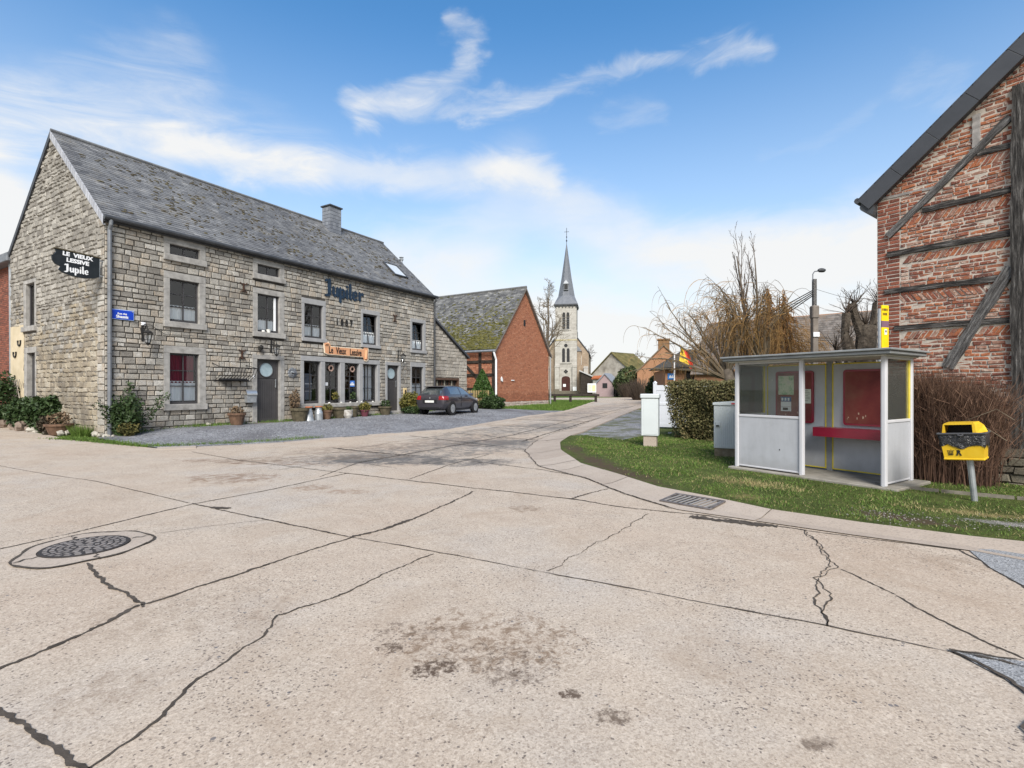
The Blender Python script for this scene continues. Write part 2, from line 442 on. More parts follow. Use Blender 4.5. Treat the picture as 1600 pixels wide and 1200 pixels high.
def window(parent, T, o, i, label=None, style='small', cols=2, rows=3, curtain=None, sill_out=.07, trim=None, red=False, openleaf=False, tilt=0.0, depth=.125):
    """o/i: outer and inner rectangles (a0,a1,z0,z1) of the stone surround; T: wall frame"""
    tm = trim or M_trim
    s = MB(); s.T = T
    s.box(o[0], o[1], -.035, depth, i[3], o[3], 0, .4, .008)                 # lintel
    s.box(o[0], i[0], -.033, depth, o[2]+(i[2]-o[2]), i[3]-.002, 0, .5, .008)  # jambs
    s.box(i[1], o[1], -.033, depth, o[2]+(i[2]-o[2]), i[3]-.002, 0, .6, .008)
    w = s.build('window', tm, parent)
    if label: w['label'] = label
    k = MB(); k.T = T; k.box(o[0]-.02, o[1]+.02, -.035-sill_out, depth, o[2], i[2], 0, .5, .012); k.build('sill', tm, w)
    f = MB(); f.T = T; fw = .055; y0, y1 = depth-.05, depth+.01
    a0, a1, z0, z1 = i
    f.box(a0, a0+fw, y0, y1, z0, z1); f.box(a1-fw, a1, y0, y1, z0, z1)
    f.box(a0+fw, a1-fw, y0, y1, z1-fw, z1); f.box(a0+fw, a1-fw, y0, y1, z0, z0+fw*1.5)
    b0, b1, c0, c1 = a0+fw, a1-fw, z0+fw*1.5, z1-fw
    if openleaf:
        g = MB(); g.T = T; g.box(b1-.13, b1-.04, y0-.01, y0+.02, c0+.01, c1); g.build('open_leaf', M_white, w)
    if 0:
        T2 = T @ Matrix.Translation((b1-.02, y0, 0)) @ Matrix.Rotation(radians(-80), 4, 'Z')
        g = MB(); g.T = T2
        ww = b1-b0
        for q in ((-ww, -ww+.05), (-.05, 0)): g.box(q[0], q[1], 0, .04, c0, c1)
        g.box(-ww+.05, -.05, 0, .04, c0, c0+.05); g.box(-ww+.05, -.05, 0, .04, c1-.05, c1)
        g.build('open_leaf', M_white, w)
    if 1:
        T3 = T
        if tilt:
            T3 = T @ Matrix.Translation((0, y0, c0)) @ Matrix.Rotation(-tilt, 4, 'X') @ Matrix.Translation((0, -y0, -c0))
        f.T = T3
        for c in range(1, cols):
            x = b0+(b1-b0)*c/cols; f.box(x-.016, x+.016, y0+.005, y1-.005, c0, c1, 0, .5, .003)
        for rr in range(1, rows):
            z = c0+(c1-c0)*rr/rows; f.box(b0, b1, y0+.008, y1-.008, z-.013, z+.013, 0, .5, .003)
        p = MB(); p.T = T3; p.quad((b0, y0+.03, c0), (b1, y0+.03, c0), (b1, y0+.03, c1), (b0, y0+.03, c1)); p.build('pane', M_glass, w)
    f.build('frame', M_greyframe, w)
    if curtain:
        c = MB(); c.T = T; zt = c0+(c1-c0)*curtain; yc = depth+.025; n = 14
        for q in range(n):
            xa, xb = b0+(b1-b0)*q/n, b0+(b1-b0)*(q+1)/n; ya, yb = yc+.015*sin(q*2.1), yc+.015*sin((q+1)*2.1)
            c.quad((xa, ya, c0+.02), (xb, yb, c0+.02), (xb, yb, zt), (xa, ya, zt))
            if q % 2 == 0: c.box(xa+.005, xb-.005, yc-.012, yc-.004, zt+.012, zt+.05, 0, .5, .002)
        c.box(b0, b1, yc-.012, yc-.004, zt+.05, zt+.065, 0, .5, .002)
        c.build('curtain', M_curtain, w)
        if red:
            c = MB(); c.T = T; n = 18
            for q in range(n):
                xa, xb = b0+(b1-b0)*.95*q/n, b0+(b1-b0)*.95*(q+1)/n; ya, yb = yc+.02+.012*sin(q*2.4), yc+.02+.012*sin((q+1)*2.4)
                c.quad((xa, ya, zt), (xb, yb, zt), (xb, yb, c1), (xa, ya, c1))
            c.build('red_curtain', M_redc, w)
    return w
# ================================================================== STONE HOUSE (local x along the street front, -y to the street)
HA = (-11.95, 14.9, 0.0); HR = atan2(.8594, .5116)
HT = Matrix.Translation(HA) @ Matrix.Rotation(HR, 4, 'Z')
def hw(x, y, z=0): return tuple(HT @ Vector((x, y, z)))
def hg(x, y): p = HT @ Vector((x, y, 0)); return (p.x, p.y, h(p.x, p.y))
house = thing('stone_house', 'long grey stone village house with slate roof and raised lettering on its front', 'house', HA, HR)
EZ = 6.62; RS = 3.42/3.85; RA = math.atan(RS); HL = 15.0; HD = 7.7
FW = {  # name: (outer, inner, kwargs)
 'a1': ((1.57, 2.87, 5.70, 6.46), (1.75, 2.68, 5.90, 6.25), dict(cols=2, rows=1)),
 'a2': ((4.57, 5.87, 5.66, 6.42), (4.76, 5.67, 5.86, 6.24), dict(cols=2, rows=1)),
 'u1': ((1.57, 2.87, 3.55, 5.35), (1.75, 2.66, 3.74, 5.13), dict(curtain=.33, label=None)),
 'u2': ((4.57, 5.87, 3.51, 5.33), (4.76, 5.66, 3.70, 5.13), dict(openleaf=True, curtain=.30)),
 'l1': ((1.57, 2.88, .86, 2.95), (1.75, 2.66, 1.06, 2.72), dict(curtain=.40, red=True)),
 'u3': ((6.65, 7.83, 3.51, 5.28), (6.78, 7.69, 3.66, 5.06), dict(curtain=.33, trim=1)),
 'u4': ((9.79, 10.96, 3.47, 5.24), (9.91, 10.80, 3.62, 5.04), dict(curtain=.35, trim=1, tilt=.10)),
 'u5': ((13.10, 14.29, 3.43, 5.21), (13.24, 14.13, 3.58, 5.03), dict(curtain=.3, trim=1, tilt=.12)),
 'l5': ((13.10, 14.27, .90, 2.94), (13.21, 14.10, 1.06, 2.71), dict(curtain=.42, trim=1)),
}
doors = {'d1': ((4.55, 5.87, .12, 2.84), (4.74, 5.68, .30, 2.68)), 'd2': ((11.33, 12.40, .30, 2.88), (11.47, 12.27, .48, 2.72))}
bay = (6.6, 10.96, .77, 2.91)
ops_hole = [v[1] for v in FW.values()]+[v[1] for v in doors.values()]+[(6.76, 10.80, .95, 2.71)]
def shr(o, k=.02): return (o[0]+k, o[1]-k, o[2]+k, o[3]-k)
ops_sur = [shr(v[0]) for v in FW.values()]+[shr(v[0]) for v in doors.values()]+[shr(bay)]
w = MB()
wall_rects(w, 0, HL, 0, EZ, ops_hole, 0)
r = random.Random(3)
stones(w, lambda z: 0.0, lambda z: HL, 0.02, EZ, (.12, .225), (.17, .40), ops_sur, r, gap=.022, out=(.010, .034), jit=.010, mi=1)
w.build('front_wall', [M_mortar_dark, M_ashlar], house)
g = MB(); g.T = GF
gops = [(-6.13, -5.32, 3.75, 5.26), (-6.06, -5.29, .35, 2.82)]
wall_rects(g, -HD, 0, 0, EZ, gops, 0)
g.add([(-HD, 0, EZ), (0, 0, EZ), (-3.85, 0, EZ+3.42)], [(0, 1, 2)], 0)
glo = lambda z: -HD if z < EZ else -HD+(z-EZ)/RS
ghi = lambda z: 0.0 if z < EZ else -(z-EZ)/RS
cream = (-7.7, -6.35, .2, 3.85)
stones(g, glo, lambda z: -.42 if z < EZ else -(z-EZ)/RS, .02, 9.95, (.085, .19), (.12, .36), [(-6.32, -5.2, 3.59, 5.37), (-6.27, -5.2, .2, 3.0), cream], r, gap=.014, out=(.005, .045), jit=.024, inset=.022, mi=1, mif=lambda x, z, q: 4 if q.random() < (z-2.2+.5*sin(x*1.3))/2.6 else 1)
stones(g, lambda z: -.44, lambda z: 0.0, .02, EZ, (.16, .24), (.2, .44), [], r, gap=.016, out=(.01, .03), jit=.008, mi=2)   # quoins
g.box(-7.7, -6.36, -.02, 0, .0, 3.85, 3, .5, .004)
g.build('gable_wall', [M_mortar, M_rubble, M_ashlar, M_cream, M_rubble_grey], house)
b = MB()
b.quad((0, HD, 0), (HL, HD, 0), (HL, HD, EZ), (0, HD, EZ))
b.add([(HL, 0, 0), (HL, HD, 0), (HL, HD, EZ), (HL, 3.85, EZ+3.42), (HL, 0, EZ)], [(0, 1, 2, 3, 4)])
b.quad((0, 1.6, 0), (HL, 1.6, 0), (HL, 1.6, EZ), (0, 1.6, EZ), 1)  # near-black sheets behind the windows stand in for the unlit rooms
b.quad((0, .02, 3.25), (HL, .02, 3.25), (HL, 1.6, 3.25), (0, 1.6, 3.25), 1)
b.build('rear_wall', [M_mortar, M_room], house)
for nm, (o, i, kw) in FW.items():
    kw = dict(kw)
    if kw.get('trim') == 1: kw['trim'] = M_trim_new
    kw.pop('label', None)
    window(house, I4, o, i, label='window standing open with white inner edge' if nm == 'u2' else ('window with dark red curtain above white lace' if nm == 'l1' else None), **kw)
window(house, GF, (-6.35, -5.2, 3.57, 5.39), (-6.13, -5.32, 3.75, 5.26), cols=2, rows=1)
# gable doorway
d = MB(); d.T = GF
d.box(-6.3, -5.19, -.03, .18, 2.82, 3.02); d.box(-6.3, -6.06, -.03, .18, 0, 2.818); d.box(-5.29, -5.19, -.03, .18, 0, 2.818)
dd = d.build('door', M_trim, house)
k = MB(); k.T = GF; k.box(-6.06, -5.29, .12, .17, .2, 2.82); k.build('leaf', M_greyframe, dd)
# front doors
for nm, (o, i) in doors.items():
    d = MB()
    d.box(o[0], o[1], -.035, .2, i[3], o[3], 0, .4, .01); d.box(o[0], i[0], -.032, .2, i[2]-.1, i[3]-.002, 0, .6, .01); d.box(i[1], o[1], -.032, .2, i[2]-.1, i[3]-.002, 0, .6, .01)
    dd = d.build('door', M_trim if nm == 'd1' else M_trim_new, house)
    k = MB(); k.box(o[0]-.05, o[1]+.1, -.32, .2, -.05, i[2], 0, .3, .015); k.build('step', M_plinth if nm == 'd1' else M_trim, dd)
    lf = MB(); a0, a1, z0, z1 = i; y = .12; zt = z1-.72
    lf.box(a0, a0+.06, y-.02, y+.06, z0, z1); lf.box(a1-.06, a1, y-.02, y+.06, z0, z1); lf.box(a0+.06, a1-.06, y-.02, y+.06, z1-.06, z1)
    # leaf with round light: ring of quads round the hole
    cx, cz, R = (a0+a1)/2-.02, z1-.39, .285; n = 28
    bx0, bx1, bz0, bz1 = a0+.06, a1-.06, zt, z1-.06
    def edge(t):
        c, s = cos(t), sin(t); q = min((bx1-cx)/c if c > 1e-6 else ((bx0-cx)/c if c < -1e-6 else 9), (bz1-cz)/s if s > 1e-6 else ((bz0-cz)/s if s < -1e-6 else 9)); return (cx+c*q, y, cz+s*q)
    angs = sorted([2*pi*q/n for q in range(n)]+[atan2(zz-cz, xx-cx) % (2*pi) for xx in (bx0, bx1) for zz in (bz0, bz1)])
    for p, q in zip(angs, angs[1:]+[angs[0]+2*pi]):
        lf.quad((cx+R*cos(p), y, cz+R*sin(p)), (cx+R*cos(q), y, cz+R*sin(q)), edge(q), edge(p))
    lf.box(a0+.06, a1-.06, y, y+.05, z0, zt-.015, 0, .5, .004)
    for q in range(1, 7):
        x = a0+.12+(a1-a0-.3)*q/7; lf.box(x-.004, x+.004, y-.002, y, z0+.12, zt-.1, 1, .5, .001)
    lf.box(a0+.06, a1-.06, y+.01, y+.05, zt-.015, zt, 1); lf.box(a0+.08, a1-.08, y-.012, y, z0+.03, z0+.13); lf.box(a1-.16, a1-.08, y-.012, y, z0+.13, zt-.02)
    l_ = lf.build('leaf', [M_door, M_black], dd)
    rg = MB(); rg.tube([(cx+R*cos(2*pi*q/24), y-.008, cz+R*sin(2*pi*q/24)) for q in range(25)], .022, 6); rg.build('round_frame', M_greyframe, dd)
    gl = MB(); gl.add([(cx+R*cos(2*pi*q/24), y+.012, cz+R*sin(2*pi*q/24)) for q in range(24)], [tuple(range(24))]); gl.build('round_pane', M_frosted, dd)
    hd = MB(); hx = a1-.13; hd.tube([(hx, y-.06, zt-.35), (hx, y-.06, zt-.02)], .014, 6); hd.tube([(hx, y-.06, zt-.3), (hx, y, zt-.3)], .01, 5); hd.tube([(hx, y-.06, zt-.08), (hx, y, zt-.08)], .01, 5)
    hd.build('handle', M_galv, dd)
# bay of four windows
s = MB()
s.box(6.6, 10.96, -.04, .2, 2.71, 2.91, 0, .4, .01)
mul = [(6.6, 6.76), (7.58, 7.80), (8.60, 8.85), (9.68, 9.90), (10.80, 10.96)]
for a, c in mul: s.box(a, c, -.037, .2, .95, 2.708, 0, .6, .012)
bw = s.build('window', M_trim_new, house); bw['label'] = 'wide bay of four windows with stone mullions'
s = MB(); s.box(6.52, 11.02, -.16, .2, .77, .95, 0, .3, .02); s.build('sill', M_trim, bw)
f = MB(); p = MB()
for (x_, a0), (a1, x__) in zip(mul, mul[1:]):
    y0, y1 = .12, .18; z0, z1 = .95, 2.71; fw = .055
    f.box(a0, a0+fw, y0, y1, z0, z1); f.box(a1-fw, a1, y0, y1, z0, z1); f.box(a0+fw, a1-fw, y0, y1, z1-fw, z1); f.box(a0+fw, a1-fw, y0, y1, z0, z0+.11)
    b0, b1, c0, c1 = a0+fw, a1-fw, z0+.11, z1-fw
    f.box((b0+b1)/2-.014, (b0+b1)/2+.014, y0+.005, y1-.005, c0, c1, 0, .5, .003)
    for q in (1, 2): f.box(b0, b1, y0+.008, y1-.008, c0+(c1-c0)*q/3-.012, c0+(c1-c0)*q/3+.012, 0, .5, .003)
    p.quad((b0, .15, c0), (b1, .15, c0), (b1, .15, c1), (b0, .15, c1))
f.build('frame', M_greyframe, bw); p.build('pane', M_glass, bw)
c = MB()
for q in range(8):
    xa, xb = 10.0+.09*q, 10.0+.09*(q+1)
    if q in (3,): continue
    c.quad((xa, .3+.02*sin(q*2), 1.05), (xb, .3+.02*sin((q+1)*2), 1.05), (xb, .3+.02*sin((q+1)*2), 2.66), (xa, .3+.02*sin(q*2), 2.66))
c.build('curtain', M_curtain, bw)
# lettering fixed on the wall
def blackletter(mb, text, x, z, s, y0, y1, mi=0):
    P = {}
    def st(x, z0, z1, w=.17): return [(x, z0+.03), (x+w*.5, z0-.05), (x+w, z0+.03), (x+w, z1-.03), (x+w*.5, z1+.05), (x, z1-.03)]
    P['J'] = (.52, [[(.2, .06), (.42, .12), (.42, 1.0), (.34, 1.06), (.2, .98)], [(-.04, .84), (.06, .82), (.2, .88), (.2, 1.0), (.1, 1.02)], [(-.08, .0), (.1, -.08), (.3, -.04), (.42, .12), (.2, .14), (.1, .06)]])
    P['u'] = (.52, [st(.02, .1, .6), [(.04, .1), (.14, -.03), (.31, .06), (.31, .2), (.19, .14)], st(.31, .02, .6)])
    P['p'] = (.52, [st(.02, -.3, .62), [(.19, .46), (.3, .62), (.46, .5), (.46, .48), (.31, .44)], st(.30, .06, .5), [(.19, .0), (.34, -.03), (.46, .08), (.3, .16), (.19, .1)]])
    P['i'] = (.26, [st(.03, .02, .56), [(.02, .76), (.12, .68), (.22, .76), (.12, .86)]])
    P['l'] = (.27, [st(.03, .04, .98), [(.1, .0), (.2, -.04), (.27, .06), (.2, .1)]])
    P['e'] = (.5, [st(.02, .08, .5), [(.1, .48), (.26, .63), (.43, .5), (.43, .4), (.27, .46)], [(.29, .28), (.43, .34), (.43, .5), (.29, .46)], [(.17, .24), (.43, .34), (.40, .25), (.17, .17)], [(.06, .06), (.2, -.05), (.44, .06), (.4, .14), (.2, .08)]])
    P['r'] = (.44, [st(.04, .02, .58), [(.21, .44), (.33, .62), (.46, .52), (.42, .36), (.33, .42), (.21, .34)]])
    for ch in text:
        wd, ps = P[ch]
        for q in ps: mb.prism([(x+a*s, z+b_*s) for a, b_ in q], y0, y1, mi)
        x += wd*s
    return x
M_blue = mat('dark_blue_sign', [(.008, .02, .04), (.016, .035, .065)], ns=4, rough=.5)
l = MB(); blackletter(l, 'Jupiler', 7.78, 5.55, .70, -.07, -.025); l.build('lettering', M_blue, house)
l = MB()
for q, ch in enumerate('1887'):
    l = MB(); put_text(l, ch, .36, 8.42+q*.26, -.045, 4.47, 0, .012, .8, extrude=.01); l.build('date_numeral', M_iron, house)
for x, z in ((4.2, 5.24), (4.14, 2.8), (11.95, 5.05)):
    l = MB(); l.box(x-.025, x+.025, -.08, -.02, z-.16, z+.16)
    for sz in (-1, 1):
        l.tube([(x-.12, -.06, z+sz*.19), (x-.1, -.06, z+sz*.13), (x, -.06, z+sz*.12), (x+.1, -.06, z+sz*.13), (x+.12, -.06, z+sz*.19)], .02, 5)
    l.build('wall_anchor', M_rust, house)
# roof
def roofT(x0, y0, z0, ang): return Matrix.Translation((x0, y0, z0)) @ Matrix.Rotation(ang, 4, 'X')
rf = MB(); rf.T = roofT(0, -.13, EZ-.13*RS+.05, RA); SL = (3.85+.13)/cos(RA)
r = random.Random(5)
def dark(x, y, q): return min(1, max(0, q.gauss(.5, .2)+.12*sin(x*.7)+.1*(y/SL-.5)))
slates(rf, -.04, HL+.04, SL, .145, .24, r, 0, tb=dark)
rf.box(-.04, HL+.04, -.0, SL, -.05, 0, 0, .3)
def mossxy(q):
    while True:
        x, y = q.uniform(.4, 14.8), q.uniform(.6, SL-.15)
        if q.random() < .25+.75*(sin(x*1.3+y*2.1)*sin(y*1.7-x*.6)+.35): return x, y
moss(rf, 760, mossxy, r, (.022, .062))
rf.T = roofT(HL, HD+.13, EZ-.13*RS+.05, RA) @ Matrix.Rotation(pi, 4, 'Z')
rf.T = Matrix.Translation((HL, HD+.13, EZ-.13*RS+.05)) @ Matrix.Rotation(pi, 4, 'Z') @ Matrix.Rotation(RA, 4, 'X')
rf.box(-.04, HL+.04, 0, SL-.02, -.05, .012, 0, .4)
rf.T = I4.copy(); rf.tube([(-.05, 3.85, EZ+3.5), (HL+.05, 3.85, EZ+3.5)], .07, 8, 0, .5)
roof = rf.build('roof', [M_slate, M_moss_clump], house)
v = MB()
for side in (0, 1):
    n = 26
    for q in range(n):
        t0, t1 = q/n, (q+1)/n
        ya, yb = (-.1+3.95*t0, -.1+3.95*t1-.01)
        za, zb = EZ+.02+ya*RS, EZ+.02+yb*RS
        if side: ya, yb = HD-ya, HD-yb
        v.add([(-.075, ya, za-.2), (-.075, yb, zb-.2), (-.07, yb, zb+.03), (-.07, ya, za+.03), (-.01, ya, za-.2), (-.01, yb, zb-.2), (-.01, yb, zb+.03), (-.01, ya, za+.03)],
              [(0, 3, 2, 1) if not side else (0, 1, 2, 3), (3, 7, 6, 2), (0, 1, 5, 4)], side, r.random())
v.build('verge', [M_verge, M_slate_dark], roof)
ch = MB(); ch.box(10.72, 11.42, 3.2, 3.8, 8.9, 10.86, 0, .5, .01)
for zz in range(10):
    for q in range(4):
        ch.box(10.715+.177*q, 10.885+.177*q, 3.186, 3.2, 9.0+.18*zz, 9.165+.18*zz, 0, r.random(), .004)
        ch.box(10.706, 10.72, 3.205+.148*q, 3.345+.148*q, 9.0+.18*zz, 9.165+.18*zz, 0, r.random(), .004)
ch.box(10.66, 11.48, 3.13, 3.87, 10.86, 10.93, 1, .5, .01)
ch.build('chimney', [mat('chimney_slate', [(.12, .13, .155), (.22, .235, .265)], tint=.8, ns=5), M_slate_dark], roof)
sk = MB(); sk.T = roofT(0, -.13, EZ-.13*RS+.05, RA); q0 = 1.35
for a in ((12.9, 12.98, q0, q0+1.2), (13.82, 13.9, q0, q0+1.2), (12.98, 13.82, q0, q0+.09), (12.98, 13.82, q0+1.1, q0+1.2)): sk.box(*a, 0.0, .1, 0)
so = sk.build('skylight', M_zincdark, roof)
gg = MB(); gg.T = sk.T.copy(); gg.quad((12.98, q0+.09, .075), (13.82, q0+.09, .075), (13.82, q0+1.1, .075), (12.98, q0+1.1, .075), 0)
mg = NT('skylight_glass'); mg.color((.55, .58, .6, 1)); mg.set(.08, 1.0); mg.b.inputs['IOR'].default_value = 1.8  # pale base colour stands in for the cloud reflected in the pane
gg.build('skylight_pane', mg.m, roof)
fl = MB(); fl.tube([(15.25, 2.6, 3.4), (15.25, 2.6, 9.0)], .075, 10); fl.lathe([(.1, 8.98), (.12, 9.0), (.12, 9.06), (.05, 9.09)], 10, (15.25, 2.6, 0)); fl.lathe([(.13, 9.13), (.13, 9.16), (.02, 9.19)], 10, (15.25, 2.6, 0)); fl.tube([(15.25, 2.6, 9.0), (15.25, 2.6, 9.15)], .02, 5)
fl.build('flue', M_galv, house)
gt = MB()
gt.tube([(-.08, -.2, EZ-.06), (HL+.1, -.2, EZ-.06)], .075, 10); gt.box(-.05, HL+.05, -.14, -.005, EZ-.17, EZ-.02, 0, .5, .01)
gt.build('gutter', M_zincdark, house)
for x, m_ in ((.09, M_lead), (HL-.06, M_zincdark)):
    dp = MB(); dp.tube([(x, -.2, EZ-.08), (x, -.19, EZ-.25), (x, -.1, EZ-.4), (x, -.1, .1)], .055, 10)
    for z in (.9, 2.6, 4.6): dp.lathe([(.065, z), (.065, z+.05)], 10, (x, -.1, 0))
    dp.build('downpipe', m_, house)
cb = MB(); cb.tube([(.75, -.05, 3.6), (1.2, -.05, 3.55), (1.6, -.05, 3.3), (3.2, -.06, 3.36), (4.8, -.06, 3.44), (5.2, -.06, 3.42)], .008, 4); cb.build('cable', M_iron, house)

# things on the front --------------------------------------------------------
def lantern(name, x, z, arm, label):
    o = thing(name, label, 'wall lantern', hw(x, 0, z), HR, 'iron wall lanterns on the stone house')
    b_ = MB(); b_.box(-.03, .03, -.04, -.0, -.22, .3, 0, .5, .005); b_.tube([(0, -.04, .25), (0, -.2, .3), (0, -.34, .22), (0, -.36, .1)], .014, 5); b_.tube([(0, -.04, .0), (0, -.14, .06), (0, -.22, .26)], .01, 5)
    b_.build('bracket', M_iron, o)
    l_ = MB(); n = 6; cy = -.36
    for q in range(n):
        a, c = 2*pi*q/n, 2*pi*(q+1)/n
        p = [(.13*cos(a), cy+.13*sin(a), .02), (.07*cos(a), cy+.07*sin(a), -.28)]; p2 = [(.13*cos(c), cy+.13*sin(c), .02), (.07*cos(c), cy+.07*sin(c), -.28)]
        l_.tube(p, .009, 4); l_.tube([p[0], p2[0]], .009, 4); l_.tube([p[1], p2[1]], .009, 4)
    l_.lathe([(.15, .02), (.09, .07), (.03, .1), (.02, .14)], 8, (0, cy, 0)); l_.lathe([(.02, -.36), (.07, -.28)], 6, (0, cy, 0))
    l_.build('lantern_cage', M_iron, o)
    gl = MB(); gl.lathe([(.06, -.28), (.118, .02)], 6, (0, cy, 0)); gl.build('lantern_glass', M_glass, o)
lantern('wall_lantern', .97, 3.25, 1, 'black iron lantern on bracket below the blue street sign')
lantern('wall_lantern', 5.3, 3.15, 1, 'black iron lantern above the grey front door beside the hay rack')
lantern('wall_lantern', 12.2, 3.2, 1, 'black iron lantern above the grey door behind the parked car')
bx = MB(); bx.box(.93, 1.05, -.06, 0, 3.52, 3.62, 0, .5, .01); tag(bx.build('sensor_box', M_white, None, HA, HR), 'small white sensor box on the wall just above the left lantern', 'sensor')
# street name plate
sp = thing('street_sign', 'blue enamel street name plate beside the corner downpipe', 'street sign', hw(.42, 0, 3.78), HR)
M_sblue = mat('blue_enamel', (.006, .045, .42), rough=.25, spec=.5, var=.06); M_slight = mat('pale_blue_edge', (.35, .48, .75), rough=.3)
q = MB(); q.box(-.31, .31, -.06, -.045, -.15, .15, 1, .5, .01); q.box(-.295, .295, -.064, -.06, -.135, .135, 0, .5, .002); q.build('plate', [M_sblue, M_slight], sp)
q = MB(); put_text(q, 'Rue des', .075, 0, -.066, .025, 0, .002); put_text(q, 'Skassis', .115, 0, -.066, -.065, 0, .004)
q.build('lettering', M_white, sp)
for x in (-.27, .27):
    q = MB(); q.box(x-.014, x+.014, -.07, -.062, .1, .128, 0, .5, .004); q.build('screw', M_galv, sp)
# scroll sign
sg = thing('scroll_sign', 'pale orange scroll shaped signboard above the bay window', 'sign', hw(8.92, 0, 3.2), HR)
M_scroll = mat('orange_scroll', [(.50, .23, .12), (.62, .34, .19)], ns=3, rough=.6); M_scr_edge = mat('scroll_cream_edge', (.72, .62, .48), rough=.6)
q = MB()
out = [(-1.25, .33), (-.98, .37), (-.92, .27), (-.9, .19), (1.0, .2), (1.03, .3), (1.26, .3), (1.28, .18), (1.27, -.3), (1.2, -.37), (1.03, -.36), (1.0, -.27), (.98, -.19), (-1.05, -.17), (-1.2, -.12)]
q.prism(out, -.075, -.05, 1); q.prism([(a*.965, b_*.88) for a, b_ in out], -.08, -.074, 0); q.build('board', [M_scroll, M_scr_edge], sg)
q = MB()
q.tube([(-1.18, -.09, .27), (-1.02, -.09, .28)], .05, 8); q.build('curl', M_scroll, sg); q = MB(); q.tube([(1.1, -.09, -.27), (1.14, -.09, .14)], .06, 8); q.build('curl', M_scroll, sg)
for x, t_, z_ in ((-.98, 'Le', .02), (-.60, 'Vieux', .01), (.16, 'Lessive', -.01)):
    q = MB(); vs, fs = textmesh(t_, .41, .004, .008, .58, 'LEFT'); q.T = Matrix.Translation((x, -.085, z_)) @ RX; q.add(vs, fs, 0); q.build('lettering', M_black, sg)
# hanging sign on the corner
hs = thing('hanging_sign', 'black shaped signboard projecting from the gable corner', 'sign', hw(-.12, .05, 5.08), HR)
q = MB()
out = [(-1.0, .33), (0, .27), (0, -.27), (-.12, -.33), (-.35, -.37), (-.6, -.36), (-.85, -.29), (-.92, -.22), (-.88, -.13), (-1.0, -.08), (-1.06, .02), (-1.07, .14), (-1.0, .2), (-.97, .26)]
q.prism(out, -.03, .03); q.build('board', mat('black_sign_paint', [(.006, .009, .012), (.016, .02, .024)], ns=4, rough=.45), hs)
q = MB(); q.prism([(-1.02, .34), (.05, .28), (.05, .31), (-1.02, .37)], -.05, .05); q.build('moss_edge', M_moss_clump, hs)
for t_, s_, z_ in (('LE  VIEUX', .15, .225), ('LESSIVE', .15, .065)):
    q = MB(); put_text(q, t_, s_, -.50, -.034, z_, 0, .007, 1.05, -.045); q.build('lettering', M_white, hs)
q = MB(); blackletter(q, 'Jupile', -.80, -.255, .215, -.036, -.031); q.build('lettering', M_white, hs)
q = MB(); q.tube([(.02, 0, .3), (.02, 0, -.3)], .012, 5); q.box(0, .13, -.015, .015, .2, .23); q.box(0, .13, -.015, .015, -.24, -.21); q.build('bracket', M_galv, hs)
# hay rack
hr_ = thing('hay_rack', 'black iron hay rack fixed beside the front door', 'hay rack', hw(3.8, 0, 2.1), HR)
q = MB(); q.tube([(-.62, -.32, .22), (.75, -.32, .2)], .018, 5); q.tube([(-.7, -.05, -.24), (.6, -.05, -.24)], .02, 5); q.tube([(-.72, -.02, .36), (-.62, -.32, .22)], .014, 5); q.tube([(.5, -.02, .32), (.75, -.32, .2)], .014, 5); q.build('rail', M_iron, hr_)
q = MB()
for e in range(12): q.tube([(-.58+.115*e-.05, -.05, -.24), (-.52+.115*e, -.22, -.05), (-.5+.115*e, -.32, .21)], .011, 5)
q.build('bars', M_iron, hr_)
q = MB(); q.box(-.5, .4, -.28, -.03, -.24, -.17); q.build('tray', M_black, hr_)
# letter box
lb = thing('letterbox', 'metal letterbox with rounded lid left of the front door', 'letterbox', hw(4.42, 0, 1.3), HR)
q = MB(); q.prism([(-.17, -.24), (.17, -.24), (.19, .05), (-.19, .05)], -.2, -.03); q.build('box', M_galv, lb)
q = MB(); q.T = Matrix.Translation((0, 0, .05)); n = 8
for e in range(n):
    a, c = pi/2*e/n, pi/2*(e+1)/n
    q.quad((-.2, -.03-.2*sin(a), .2*cos(a)), (.2, -.03-.2*sin(a), .2*cos(a)), (.2, -.03-.2*sin(c), .2*cos(c)), (-.2, -.03-.2*sin(c), .2*cos(c)))
q.T = I4.copy(); q.box(-.2, .2, -.24, -.02, .03, .05)
q.build('lid', mat('brushed_steel', (.55, .55, .54), rough=.3, metal=.8, ns=30), lb)
bl = MB(); bl.box(4.56, 4.62, -.05, -.03, 1.95, 2.05, 0); tag(bl.build('house_number_plate', M_white, None, HA, HR), 'tiny white plate above the metal letterbox', 'plate')
q = MB(); q.tube([(4.8, -.05, 3.1), (4.8, -.12, 3.1)], .03, 6); q.blob((4.8, -.12, 3.1), .09, 0, .5, .4, 4); q.tube([(4.8, -.12, 3.2), (4.8, -.12, 2.98)], .015, 5)
tag(q.build('iron_bell', M_iron, None, HA, HR), 'small black iron ornament under the open upstairs window', 'ornament')
